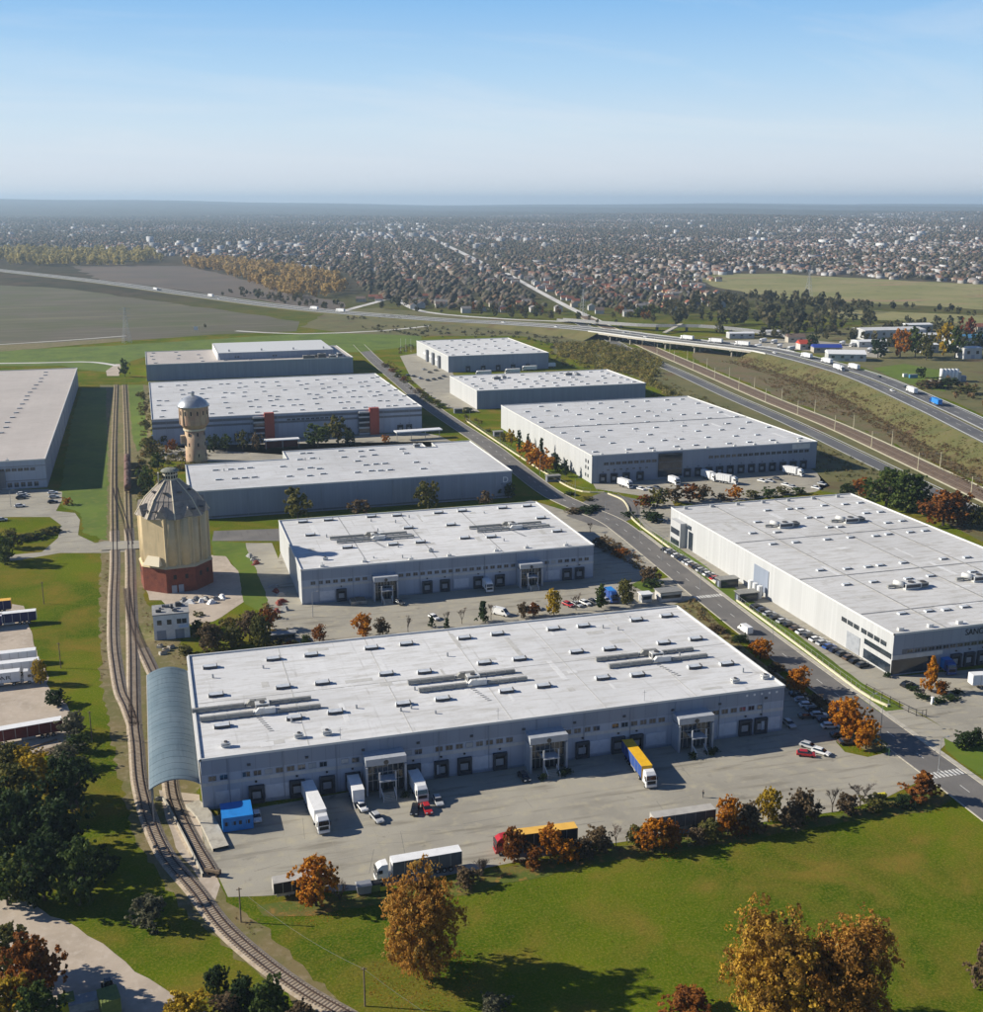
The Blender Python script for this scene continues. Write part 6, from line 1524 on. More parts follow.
# --- bigger trees by the commercial yards on the right
for px, py, h, w, sh, lf, lab in [(900,357,24,18,'round','orange','tall orange tree left of the green ones by the far yards'),(915,358,26,17,'round','green','tall green tree between the orange ones by the far yards'),(926,360,22,15,'round','olive','olive tree by the far yards'),(943,356,28,18,'round','yellow','tall golden tree by the far yards'),(955,358,26,17,'round','green','green tree right of the golden one by the far yards'),(968,338,20,16,'round','red','red brown tree behind the blue roof'),(878,358,17,17,'round','dark','dark tree right of the white hall'),(976,355,20,18,'round','dark','dark tree at the right edge by the blue roof'),(812,350,14,13,'round','dark','dark tree by the red roofed house'),(921,378,8,9,'round','dark','dark small tree on the lawn beside the silver block'),(930,388,7,22,'dome','brown','brown bush left of the white block'),(948,388,8,20,'dome','dark','dark bush right of the white block'),(968,394,6,20,'dome','olive','olive bush right below the white block')]:
    T(px, py, h, w, sh, 'mid', lf, lab, group='trees by the far commercial yards')

# ================================================================== SCRUB, WOODS AND THE FAR TOWN
def scrub(name, label, polys, dens, h0, h1, leafs, seed, quads=26, size=.42, zf=None):
    """uncountable scrub: leaf clumps over many low bushes, one object"""
    rg = np.random.default_rng(seed); Vs = []; Fs = []; Rs = []; n0 = 0
    for poly in polys:
        P = np.array(poly); x0, y0 = P.min(0); x1, y1 = P.max(0); n = int((x1-x0)*(y1-y0)*dens)
        pts = np.stack([rg.uniform(x0, x1, n), rg.uniform(y0, y1, n)], 1)
        ins = np.zeros(n, bool); j = len(P)-1
        for i in range(len(P)):
            c = ((P[i,1] > pts[:,1]) != (P[j,1] > pts[:,1])) & (pts[:,0] < (P[j,0]-P[i,0])*(pts[:,1]-P[i,1])/(P[j,1]-P[i,1]+1e-9)+P[i,0]); ins ^= c; j = i
        pts = pts[ins]; m = len(pts)
        if m == 0: continue
        H = rg.uniform(h0, h1, m); bi = np.repeat(np.arange(m), quads); d = rg.normal(0, 1, (m*quads, 3)); d[:,2] = np.abs(d[:,2]); d /= np.linalg.norm(d, axis=1, keepdims=True)
        c = np.zeros((m*quads, 3)); c[:, :2] = pts[bi]
        if zf is not None: c[:, 2] = zf(pts)[bi]
        rad = H[bi][:,None]*rg.uniform(.45, 1.0, (m*quads, 1))
        c += d*rad*np.array([.75, .75, .85]); 
        V, F = leaves(c, d, 1.0, rg); V = V.reshape(-1, 4, 3); cc = c[:, None, :]; V = cc+(V-cc)*(size*H[bi][:,None,None]*.45); V = V.reshape(-1, 3)
        b = rg.uniform(0, 1, m); Rs.append(np.clip(.65*b[bi]+.35*rg.uniform(0, 1, m*quads), 0, 1)); Vs.append(V); Fs.append(F+n0); n0 += len(V)
    me = fast_mesh(name, np.concatenate(Vs), np.concatenate(Fs), M['leaf_'+leafs] if isinstance(leafs, str) else leafs, np.concatenate(Rs))
    return tag(ob(name, me), label, None, None, 'stuff')
M['leaf_scrub'] = leafmat('leaf_scrub', [(0,(.06,.062,.018)),(.45,(.13,.12,.032)),(.75,(.21,.165,.05)),(1,(.25,.14,.045))])
M['leaf_brownscrub'] = leafmat('leaf_brownscrub', [(0,(.08,.06,.025)),(.45,(.18,.115,.055)),(.75,(.25,.165,.075)),(1,(.17,.17,.05))])
M['leaf_thicket'] = leafmat('leaf_thicket', [(0,(.09,.09,.022)),(.45,(.19,.175,.04)),(.75,(.28,.23,.06)),(1,(.30,.19,.06))])
M['leaf_tuft'] = leafmat('leaf_tuft', [(0,(.06,.10,.006)),(.5,(.15,.16,.012)),(.85,(.26,.21,.04)),(1,(.32,.24,.07))])
M['leaf_poplar'] = leafmat('leaf_poplar', [(0,(.22,.19,.07)),(.5,(.40,.33,.12)),(1,(.50,.41,.15))])
M['leaf_autumnwood'] = leafmat('leaf_autumnwood', [(0,(.24,.16,.07)),(.5,(.42,.28,.10)),(1,(.52,.38,.15))])
M['leaf_farwood'] = leafmat('leaf_farwood', [(0,(.035,.040,.02)),(.5,(.075,.075,.035)),(1,(.13,.11,.055))])
scrub('verge_scrub', 'olive and brown scrub on the verge between estate and railway', [GP([(655,385),(700,400),(760,440),(810,462),(830,480),(850,485),(900,495),(960,520),(975,512),(880,470),(795,436),(715,402),(670,382),(655,372)])], .055, .6, 1.9, M['leaf_scrub'], 3, 22)
scrub('bank_scrub', 'brown scrub on the strip between railway and motorway bank', [GP([(790,402),(850,418),(900,442),(1000,492),(1000,476),(940,440),(880,410),(830,388),(790,380),(755,376)])], .10, .5, 1.7, M['leaf_brownscrub'], 4, 20)
scrub('bridge_thicket', 'olive green thicket in front of the motorway bridge', [GP([(556,345),(600,343),(640,352),(662,362),(655,378),(672,392),(690,404),(665,396),(640,378),(608,370),(560,356)])], .045, 2.4, 5.4, M['leaf_thicket'], 5, 80, .27)
scrub('junction_scrub', 'dark scrub between the motorway and the far warehouses', [GP([(350,326),(420,326),(500,331),(560,336),(575,345),(545,350),(522,338),(420,337),(380,333)]), GP([(345,316),(420,316),(420,320),(345,320)])], .009, 1.2, 3.6, M['leaf_farwood'], 6, 30, .4)
scrub('rail_weeds', 'dry weeds along the railway tracks', [GP([(140,595),(160,640),(185,655),(190,670),(150,640),(138,600)]), GP([(104,560),(108,560),(104,680),(100,680)]), GP([(230,905),(262,922),(280,935),(250,935),(232,915)])], .35, .2, .7, M['leaf_brownscrub'], 8, 14)
scrub('meadow_tufts', 'tufts of longer grass and dead stalks on the front meadow', [GP([(250,905),(480,885),(720,840),(900,815),(1000,830),(1010,1000),(600,1040),(380,1030),(290,950)])], .9, .08, .22, M['leaf_tuft'], 9, 7, .6)
scrub('fallen_leaves', 'fallen leaves scattered below the autumn trees', [[(gp(px,py)[0]+math.cos(a)*r*1.1, gp(px,py)[1]+math.sin(a)*r) for a in np.linspace(0, 6.28, 12)[:-1]] for px, py, r in ((424,976,9),(770,1036,11),(846,1040,10),(316,906,6),(655,848,5.5),(728,834,5),(922,800,6),(866,749,4),(847,738,5),(550,856,4),(514,862,4))], 3.0, .05, .12, M['leaf_orange'], 10, 5, 1.5)
def wood(name, label, poly_px, dens, h0, h1, leaf, seed, shape_w=.32, quads=30, size=.16):
    rg = np.random.default_rng(seed); P = np.array(GP(poly_px)); x0, y0 = P.min(0); x1, y1 = P.max(0); n = int((x1-x0)*(y1-y0)*dens)
    pts = np.stack([rg.uniform(x0, x1, n), rg.uniform(y0, y1, n)], 1); ins = np.zeros(n, bool); j = len(P)-1
    for i in range(len(P)):
        c = ((P[i,1] > pts[:,1]) != (P[j,1] > pts[:,1])) & (pts[:,0] < (P[j,0]-P[i,0])*(pts[:,1]-P[i,1])/(P[j,1]-P[i,1]+1e-9)+P[i,0]); ins ^= c; j = i
    pts = pts[ins]; m = len(pts); H = rg.uniform(h0, h1, m); bi = np.repeat(np.arange(m), quads)
    d = rg.normal(0, 1, (m*quads, 3)); d /= np.linalg.norm(d, axis=1, keepdims=True); c = np.zeros((m*quads, 3)); c[:, :2] = pts[bi]
    c[:, 2] = terrain(c[:,0], c[:,1])+H[bi]*.56; c += d*H[bi][:,None]*np.array([shape_w, shape_w, .44])*rg.uniform(.5, 1, (m*quads, 1))
    V, F = leaves(c, d, 1.0, rg); V = V.reshape(-1, 4, 3); cc = c[:, None, :]; V = (cc+(V-cc)*(size*H[bi][:,None,None])).reshape(-1, 3)
    b = rg.uniform(0, 1, m); me = fast_mesh(name, V, F, M[leaf], np.clip(.65*b[bi]+.35*rg.uniform(0, 1, m*quads), 0, 1))
    return tag(ob(name, me), label, None, None, 'stuff')
wood('poplar_belt', 'yellow green poplar belt beyond the distant motorway', [(-30,253),(60,253),(150,254),(165,262),(120,267),(40,267),(-30,263)], .0016, 14, 26, 'leaf_poplar', 11, .26, 60, .11)
wood('autumn_wood', 'orange autumn wood beyond the distant motorway', [(185,262),(230,262),(290,270),(340,280),(345,292),(320,300),(285,297),(250,284),(215,272),(185,268)], .0034, 10, 20, 'leaf_autumnwood', 12, .32, 60, .11)
wood('motorway_hedge', 'dark hedge trees along the distant motorway', [(215,297),(260,300),(330,312),(345,309),(338,305),(280,296),(235,290)], .0022, 5, 10, 'leaf_farwood', 13)
wood('field_bushes', 'dark bushes at the foot of the ploughed field', [(150,330),(215,326),(215,331),(150,335)], .0006, 3, 6, 'leaf_farwood', 14)
wood('town_edge_wood', 'grey green wood along the lower edge of the far town', [(640,322),(700,300),(745,298),(800,301),(850,304),(870,312),(880,325),(830,335),(780,336),(740,326),(690,328)], .0022, 8, 17, 'leaf_farwood', 15)
wood('meadow_hedge', 'dark hedgerow across the pale meadow', [(850,305),(900,306),(985,314),(985,318),(900,310),(850,309)], .0020, 5, 11, 'leaf_farwood', 16)
wood('junction_trees', 'dark trees between motorway and town', [(380,303),(440,308),(560,318),(640,327),(640,332),(560,322),(430,314),(380,310)], .0016, 5, 12, 'leaf_farwood', 17)

wood('yard_trees', 'dark trees scattered between the far commercial yards', [(700,332),(780,334),(860,326),(990,322),(1000,345),(960,352),(890,350),(860,346),(820,345),(760,340)], .0030, 5, 12, 'leaf_farwood', 18)
wood('plant_scrub', 'brown scrub around the white plant beside the motorway', [(905,380),(960,384),(1010,395),(1010,425),(985,414),(955,400),(930,392)], .006, 3, 6.5, 'leaf_brownscrub', 19)
MWP = np.array([(p.x, p.y, p.z) for p in mw[:iA+1]])
def bank_z(pts):
    d2 = ((pts[:,None,:]-MWP[None,:,:2])**2).sum(-1); i = d2.argmin(1); d = np.sqrt(d2[np.arange(len(pts)), i]); z = MWP[i, 2]
    return np.clip(z*(1-(d-HW)/(z*2.6)), 0, z)
_nn = normals(mw[:iA+1]); _band = lambda a, b: [(p.x+n.x*a, p.y+n.y*a) for p, n in zip(mw[:iA+1], _nn)]+[(p.x+n.x*b, p.y+n.y*b) for p, n in list(zip(mw[:iA+1], _nn))[::-1]]
scrub('slope_scrub', 'olive weeds on the upper motorway slope', [_band(-HW-1.5, -HW-13)], .35, .3, 1.0, M['leaf_scrub'], 31, 14, zf=bank_z)
scrub('slope_brambles', 'brown brambles on the lower motorway slope', [_band(-HW-10, -HW-30)], .26, .5, 1.6, M['leaf_brownscrub'], 34, 16, zf=bank_z)
scrub('street_undergrowth', 'dark undergrowth between nearest warehouse and street', [GP([(680,606),(694,600),(735,642),(778,678),(838,714),(832,720),(804,701),(772,677),(722,637)]), GP([(596,540),(606,536),(640,560),(660,577),(652,582),(625,562)])], .35, .5, 1.5, M['leaf_brownscrub'], 35, 22)
scrub('silo_scrub', 'low scrub around the water tower and silo', [GP([(140,440),(160,446),(215,456),(200,466),(165,480),(150,520),(140,520),(136,470)]), GP([(190,605),(215,625),(265,605),(300,650),(200,655),(190,640)])], .075, .7, 2.8, M['leaf_scrub'], 32, 34)
scrub('hall_scrub', 'bushes along the left side of the broad warehouse', [GP([(138,392),(150,392),(152,440),(140,444)])], .03, 1.0, 3.0, M['leaf_scrub'], 36, 34)
scrub('far_verge_scrub', 'mixed bushes around the far warehouses', [GP([(546,352),(560,352),(650,385),(655,392),(640,386),(600,372),(548,362)]), GP([(380,362),(392,362),(425,396),(415,394)]), GP([(448,410),(470,412),(500,438),(494,440)]), GP([(400,347),(415,345),(412,353),(398,354)]), GP([(640,392),(690,404),(806,452),(812,462),(800,460),(690,408),(650,398)])], .03, .8, 2.6, M['leaf_scrub'], 37, 30)
scrub('yard_edge_scrub', 'brown undergrowth along the yard edge', [GP([(300,903),(380,893),(480,876),(600,852),(720,834),(840,816),(900,803),(905,809),(840,822),(720,842),(600,860),(480,884),(380,899),(300,909)])], .22, .3, 1.0, M['leaf_brownscrub'], 33, 18)

# --- far town: houses and garden trees
M['townhouse'] = None
def attr_mat(name, rough=.9, trans=0):
    m, N, L, b = nodes(name); at = N.new('ShaderNodeAttribute'); at.attribute_name = 'tint'
    L.new(at.outputs['Color'], b.inputs['Base Color']); b.inputs['Roughness'].default_value = rough; b.inputs['Specular IOR Level'].default_value = .1; return m
M['townmix'] = attr_mat('townmix')
YB = np.array([(-60,247),(0,246),(130,250),(190,258),(250,262),(345,272),(372,298),(430,309),(560,317),(640,321),(700,308),(704,276),(760,271),(983,284),(1060,288)], float)
AVENUE = [(gp(430,238), gp(488,266)), (gp(506,273), gp(572,309)), (gp(572,309), gp(625,337))]
def town_points(n, seed, ref=2000.0, dmin=1100, dmax=10500, sign=1):
    rg = np.random.default_rng(seed); out = []
    while sum(map(len, out)) < n:
        k = n*3; u = rg.uniform(0, 1, k)
        c1 = .5*(ref**2-dmin**2); c2 = ref*(dmax-ref); s = u*(c1+c2)
        d = np.where(s < c1, np.sqrt(dmin**2+2*s), ref+(s-c1)/ref)
        a = rg.uniform(R(-10), R(43), k); x = d*np.sin(a); y = d*np.cos(a)
        fw = x*SY+y*CY; r = x*CY-y*SY; de = fw*CP+CAM_H*SP; px = 491.5+FPX*r/de; py = 506-FPX*(fw*SP-CAM_H*CP)/de
        ok = (py < np.interp(px, YB[:,0], YB[:,1])) & (px > -50) & (px < 1040)
        # keep the avenue and a few open squares free
        cl = np.sin(x/310.0+1.3)*np.sin(y/420.0+.4)+.6*np.sin(x/97.0+y/133.0)*np.sin(y/171.0-x/260.0)
        ok &= (rg.uniform(0, 1, k) < np.clip(.55+sign*.75*cl, .04, 1))
        for A_, B_ in AVENUE:
            ux, uy = B_[0]-A_[0], B_[1]-A_[1]; l2 = ux*ux+uy*uy; tt = np.clip(((x-A_[0])*ux+(y-A_[1])*uy)/l2, 0, 1)
            ok &= np.hypot(x-A_[0]-ux*tt, y-A_[1]-uy*tt) > 26+14*tt*0
        out.append(np.stack([x[ok], y[ok], d[ok]], 1))
    return np.concatenate(out)[:n]
GA = math.atan2(190, 1000)                      # streets of the town run with the avenue
def to_streets(P, seed):
    rg = np.random.default_rng(seed); c, s = math.cos(GA), math.sin(GA)
    u = P[:,0]*s+P[:,1]*c; v = P[:,0]*c-P[:,1]*s; side = rg.choice([-1, 1], len(P))
    v = np.round(v/68)*68+side*(14+rg.normal(0, 5.0, len(P))); u = u+rg.normal(0, 2.0, len(P)); u = np.where((u % 306) < 14, u+17, u)
    return np.stack([u*s+v*c, u*c-v*s, P[:,2]], 1)
def house_arrays(P, rg):
    n = len(P); L_ = rg.uniform(8, 15, n); W_ = rg.uniform(6.5, 9.5, n); H = rg.uniform(2.8, 5.8, n); RH = rg.uniform(1.8, 3.6, n)
    big = rg.uniform(0, 1, n) < .05; L_ = np.where(big, L_*2.4, L_); H = np.where(big, H*1.7, H); RH = np.where(big, .4, RH)
    an = rg.choice([-GA, math.pi/2-GA], n)+rg.normal(0, .22, n)
    tpl = np.array([(-1,-1,0),(1,-1,0),(1,1,0),(-1,1,0),(-1,-1,1),(1,-1,1),(1,1,1),(-1,1,1),(-1,0,2),(1,0,2)], float)
    z = np.where(tpl[None,:,2] == 0, -.5, np.where(tpl[None,:,2] == 1, H[:,None], (H+RH)[:,None]))
    lx = tpl[None,:,0]*L_[:,None]/2; ly = tpl[None,:,1]*W_[:,None]/2; c, s = np.cos(an)[:,None], np.sin(an)[:,None]
    V = np.stack([P[:,0][:,None]+lx*c-ly*s, P[:,1][:,None]+lx*s+ly*c, P[:,2][:,None]+z], -1)
    T_ = np.array([(0,1,5),(0,5,4),(1,2,6),(1,6,5),(2,3,7),(2,7,6),(3,0,4),(3,4,7),(5,6,9),(7,4,8),(4,5,9),(4,9,8),(6,7,8),(6,8,9)])
    F = (np.arange(n)[:,None,None]*10+T_[None]).reshape(-1, 3)
    wc = rg.choice(5, n, p=[.22,.22,.24,.14,.18]); WALL = np.array([(.46,.46,.46),(.33,.31,.29),(.26,.25,.24),(.30,.25,.20),(.23,.19,.17)]); rc_ = rg.choice(4, n, p=[.42,.26,.22,.10]); ROOF = np.array([(.20,.11,.08),(.18,.14,.12),(.16,.15,.15),(.42,.40,.39)])
    col = np.concatenate([np.repeat(WALL[wc][:,None,:], 10, 1), np.repeat(ROOF[rc_][:,None,:], 4, 1)], 1)*rg.uniform(.8, 1.15, (n,1,1))
    return V.reshape(-1, 3), F, col.reshape(-1, 3)
def tint_mesh(name, V, F, col, mat):
    me = fast_mesh(name, V, F, mat); a = me.attributes.new('tint', 'FLOAT_COLOR', 'FACE'); a.data.foreach_set('color', np.concatenate([np.clip(col, 0, 1), np.ones((len(col), 1))], 1).astype(np.float32).ravel()); return me
TOWN_H = to_streets(town_points(18000, 21), 29); TOWN_H = TOWN_H[np.argsort(TOWN_H[:,2])]
rg = np.random.default_rng(22)
near_h, far_h = TOWN_H[:300], TOWN_H[300:]
Pz = np.stack([far_h[:,0], far_h[:,1], terrain(far_h[:,0], far_h[:,1])], 1)
# larger pale blocks and halls seen here and there in the town
V, F, col = house_arrays(Pz, rg)
bl = []
for (x0_, x1_, y0_, y1_, n_) in ((345,425,226,240,46),(150,300,240,256,40),(470,560,240,250,14),(640,800,225,245,30),(820,980,220,250,40),(0,140,226,240,14)):
    for _ in range(n_):
        x_, y_ = gp(rnd.uniform(x0_, x1_), rnd.uniform(y0_, y1_)); bl.append((x_, y_, float(terrain(x_, y_))))
bl = np.array(bl); n_ = len(bl); V2, F2, c2 = house_arrays(bl, rg)
V2 = V2.reshape(n_, 10, 3); V2[:,:,:2] = bl[:,None,:2]+(V2[:,:,:2]-bl[:,None,:2])*rg.uniform(1.1, 2.3, (n_,1,1)); V2[:,4:,2] += rg.uniform(3, 12, (n_,1)); V2[:,8:,2] = V2[:,4:5,2]+.8; V2 = V2.reshape(-1, 3)
c2 = np.where(rg.uniform(0, 1, (n_,1,1)) >.55, .52, .34)*np.ones((n_,14,3)); c2 = c2.reshape(-1, 3)
tag(ob('town_blocks', tint_mesh('town_blocks', V2, F2, c2, M['townmix'])), 'pale apartment blocks and halls scattered through the far town', None, None, 'stuff')
tag(ob('town_houses', tint_mesh('town_houses', V, F, col, M['townmix'])), 'mass of small houses of the far town', None, None, 'stuff')
# the nearest 300 are houses of their own: wall, roof, chimney
M['wall_cream'] = mk('wall_cream', [(.42,.385,.325), ((.35,.32,.27), .5, .45, .7)], .9, obj=True)
M['wall_white'] = mk('wall_white', [(.50,.49,.47), ((.42,.41,.39), .5, .45, .7)], .9, obj=True)
M['wall_ochre'] = mk('wall_ochre', [(.46,.34,.20)], .9, obj=True)
M['tile_red'] = mk('tile_red', [(.25,.095,.06), ((.18,.075,.05), .6, .4, .7)], .9, obj=True)
M['tile_brown'] = mk('tile_brown', [(.17,.12,.095), ((.12,.09,.075), .6, .4, .7)], .9, obj=True)
M['tile_grey'] = mk('tile_grey', [(.20,.19,.185)], .9, obj=True)
def cottage(l, w, h, rh, wall, roof):
    a = MB(); x, y = l/2, w/2
    a.add([(-x,-y,0),(x,-y,0),(x,y,0),(-x,y,0),(-x,-y,h),(x,-y,h),(x,y,h),(-x,y,h),(-x,0,h+rh),(x,0,h+rh)], [(0,1,5,4),(1,2,6,9,5),(2,3,7,6),(3,0,4,8,7)])
    r = MB(); e = .45; k = rh/y
    r.add([(-x-e,-y-e,h-e*k+.06),(x+e,-y-e,h-e*k+.06),(x+e,0,h+rh+.06),(-x-e,0,h+rh+.06),(x+e,y+e,h-e*k+.06),(-x-e,y+e,h-e*k+.06)], [(0,1,2,3),(3,2,4,5)])
    c = MB().box(x*.3,x*.3+.6,.4,1.0,h+rh*.4,h+rh+.9)
    wd = MB()
    for i in (-.55, 0, .5): wd.box(i*l/1.6-.5, i*l/1.6+.5, -y-.04, -y-.003, h*.35, h*.35+1.2)
    return a.mesh('wall', M[wall]), r.mesh('roof', M[roof]), c.mesh('chimney', M['tile_brown']), wd.mesh('windows', M['glass'])
COT = [cottage(*a) for a in ((10,8,3.2,2.8,'wall_white','tile_red'),(12,8,4.6,2.6,'wall_cream','tile_brown'),(9,7.5,3.0,3.0,'wall_cream','tile_red'),(11,9,5.4,2.2,'wall_white','tile_grey'),(13,8,3.4,2.6,'wall_ochre','tile_red'),(10,8,4.4,3.2,'wall_white','tile_brown'))]
HL = ['white walled house with red tiled roof in the near town','cream house with brown tiled roof in the near town','small cream house with red tiled roof in the near town','tall white house with grey roof in the near town','ochre house with red tiled roof in the near town','white house with steep brown roof in the near town']
for k, (x, y, d) in enumerate(near_h):
    i = rnd.randrange(6); t = thing('house', HL[i], 'house', (x, y, 0), rnd.choice([-GA, math.pi/2-GA])+rnd.gauss(0, .06), 'houses of the near town, kind %s' % ORD[i])
    ob('wall', COT[i][0], t); r_ = ob('roof', COT[i][1], t); ob('chimney', COT[i][2], r_)
# garden trees
TT = town_points(82000, 23, 2300, sign=-.55); TT = TT[np.argsort(TT[:,2])]
def blob_arrays(P, D, rg):
    n = len(P); H = rg.uniform(4.5, 11.0, n)*(1+sstep(3000, 9000, D)*.35); Wd = H*rg.uniform(.45, .72, n)
    a = np.arange(5)*2*math.pi/5; tpl = np.concatenate([np.stack([np.cos(a)*.62, np.sin(a)*.62, np.full(5, .12)], 1), np.stack([np.cos(a+.6), np.sin(a+.6), np.full(5, .55)], 1), [(0,0,1.0)]])
    V = tpl[None]*rg.uniform(.72, 1.2, (n, 11, 1)); V[:,:,0] *= Wd[:,None]; V[:,:,1] *= Wd[:,None]; V[:,:,2] = tpl[None,:,2]*H[:,None]*rg.uniform(.85, 1.1, (n, 11)); V += np.stack([P[:,0], P[:,1], P[:,2]], 1)[:,None,:]
    T_ = []
    for i in range(5):
        j = (i+1) % 5; T_ += [(i, j, 5+i), (j, 5+j, 5+i), (5+i, 5+j, 10)]
    F = (np.arange(n)[:,None,None]*11+np.array(T_)[None]).reshape(-1, 3)
    PAL = np.array([(.070,.068,.045),(.10,.082,.058),(.13,.098,.070),(.058,.060,.042),(.155,.10,.06),(.12,.105,.09)]); c = PAL[rg.choice(6, n, p=[.26,.22,.17,.17,.07,.11])]*rg.uniform(.7, 1.25, (n, 1))
    return V.reshape(-1, 3), F, np.repeat(c, 15, 0)*rg.uniform(.8, 1.2, (n*15, 1))
_v = TT[:,0]*math.cos(GA)-TT[:,1]*math.sin(GA); TT = TT[np.abs((_v+34) % 68-34) > 5.5]
nearT, farT = TT[:60], TT[60:]
V, F, col = blob_arrays(np.stack([farT[:,0], farT[:,1], terrain(farT[:,0], farT[:,1])], 1), farT[:,2], rg)
tag(ob('town_trees', tint_mesh('town_trees', V, F, col, M['townmix'])), 'mass of garden trees among the far town houses', None, None, 'stuff')
lf_ = ['brown','olive','green','grey','rust']
for k, (x, y, d) in enumerate(nearT):
    l_ = lf_[rnd.randrange(5)]; tree((x, y), rnd.uniform(6, 11), rnd.uniform(5.5, 9), 'round', 'far', l_, '%s leaved garden tree among the near town houses' % l_, group='%s garden trees of the near town' % l_)
# --- commercial yards beyond the motorway
def shed(px, py, l, w, h, wall, roof, label, rz=R(16), pitch=.08, gable=False):
    x, y = gp(px, py); t = thing('shed', label, 'building', (x, y, 0), rz)
    MB().box(-l/2,l/2,-w/2,w/2,0,h).build('wall', M[wall], t); rh = max(.4, w*pitch)
    r = MB(); e = .4; r.add([(-l/2-e,-w/2-e,h-.02),(l/2+e,-w/2-e,h-.02),(l/2+e,0,h+rh),(-l/2-e,0,h+rh),(l/2+e,w/2+e,h-.02),(-l/2-e,w/2+e,h-.02)], [(0,1,2,3),(3,2,4,5),(0,3,5),(1,4,2)]); r.build('roof', M[roof], t)
    for i in range(max(2, int(l/7))):
        xx = -l/2+l*(i+.5)/max(2, int(l/7)); MB().box(xx-1.2,xx+1.2,-w/2-.05,-w/2-.003,h*.45,h*.75).build('window', M['glass'], t)
    MB().box(-1.6,1.6,-w/2-.06,-w/2-.004,.05,min(3.4,h*.4)).build('gate', M['clad_mid'], t); return t
M['roof_blue'] = mk('roof_blue', [(.03,.06,.30)], .5); M['roof_teal'] = mk('roof_teal', [(.06,.19,.33)], .5); M['roof_redbright'] = mk('roof_redbright', [(.48,.07,.04)], .7)
shed(845,360,30,20,6,'clad_white','white','white gabled hall beside the motorway', R(-24), .12)
shed(805,349,13,11,5,'wall_white','roof_redbright','small house with bright red roof beside the motorway', R(-10), .3)
shed(826,352,24,12,4.5,'wall_cream','roof_blue','long low building with dark blue roof beside the motorway', R(-18), .2)
shed(888,338,62,26,9,'clad_white','roof_grey','long white factory hall with pale end wall', R(-6), .04)
shed(872,346,34,16,5,'clad_white','white','low white shed in front of the factory hall', R(-6), .06)
shed(916,332,26,16,8,'clad_white','white','white shed behind the long factory hall', R(-6), .06)
shed(972,345,46,24,8,'clad_white','roof_teal','wide building with teal blue roof at the right edge', R(-8), .08)
shed(926,352,16,12,7,'clad_white','white','small white block between the golden trees', R(-8), .06)
shed(968,358,16,14,9,'clad_white','white','white block below the teal roof', R(-8), .06)
shed(740,338,24,12,5,'clad_white','white','low white shed left in the far truck yards', R(-12), .08)
shed(775,336,20,12,5,'clad_white','roof_grey','low grey roofed shed in the far truck yards', R(-12), .08)
shed(795,342,16,11,5,'wall_cream','tile_brown','cream house left of the red roofed one', R(-14), .25)
shed(938,340,30,16,6,'clad_white','roof_grey','grey roofed shed between golden tree and teal roof', R(-6), .06)
shed(985,332,26,14,6,'wall_cream','tile_red','red tiled building at the right edge beyond the teal roof', R(-6), .2)
for i, (px, py, c) in enumerate([(693,345,'white'),(712,346,'white'),(730,347,'white'),(742,349,'white'),(755,348,'white'),(766,351,'white'),(778,348,'white'),(788,350,'white'),(760,342,'white'),(772,343,'white'),(868,352,'white'),(880,352,'white'),(850,346,'white'),(840,345,'white')]):
    x, y = gp(px, py+1.0); box_truck((x, y), R(-150)+rnd.uniform(-.3,.3), 'white truck in the far yards, %s of the row' % ORD[i], 'white', rnd.uniform(6,9), group='trucks parked in the far yards')
# white block with upright ribs beside the motorway
x, y = gp(950, 382); t = thing('plant_building', 'white block of upright silos beside the motorway', 'building', (x, y, 0), R(-20))
for i in range(5): MB().cyl((-6.4+i*2.6, 0), 1.5, 0, 9.5, 12).build('silo_tube', M['white'], t, True)
MB().box(-1,8,1.4,8,0,7).build('wall', M['clad_white'], t); MB().box(-14,-8,-3,5,0,.6).build('slab', M['kerb'], t); MB().box(8.1,12,2,7,0,4).build('annex', M['clad_mid'], t)
x, y = gp(913, 378); t = thing('container', 'small teal container on the lawn beside the motorway', 'container', (x, y, 0), R(-10)); MB().box(-3,3,-1.2,1.2,.1,2.6).build('container_body', M['roof_teal'], t); MB().box(-3.05,3.05,-1.25,1.25,2.6,2.7).build('lid', M['steel'], t)
x, y = gp(905, 377); t = thing('container', 'small white container left of the teal one', 'container', (x, y, 0), R(-10)); MB().box(-1.6,1.6,-1.2,1.2,.1,2.4).build('container_body', M['white'], t); MB().box(-1.65,1.65,-1.25,1.25,2.4,2.5).build('lid', M['steel'], t)
sheet('yard_lawn', [(872,368),(905,364),(950,372),(945,392),(915,386),(890,377)], 'lushgrass', .06, 'green lawn beside the white plant', rough=(10,1))
sheet('far_yard', [(690,341),(800,339),(870,346),(890,350),(880,358),(820,352),(780,349),(700,347)], 'concrete', .05, 'pale truck yards beyond the motorway', rough=(15,2))

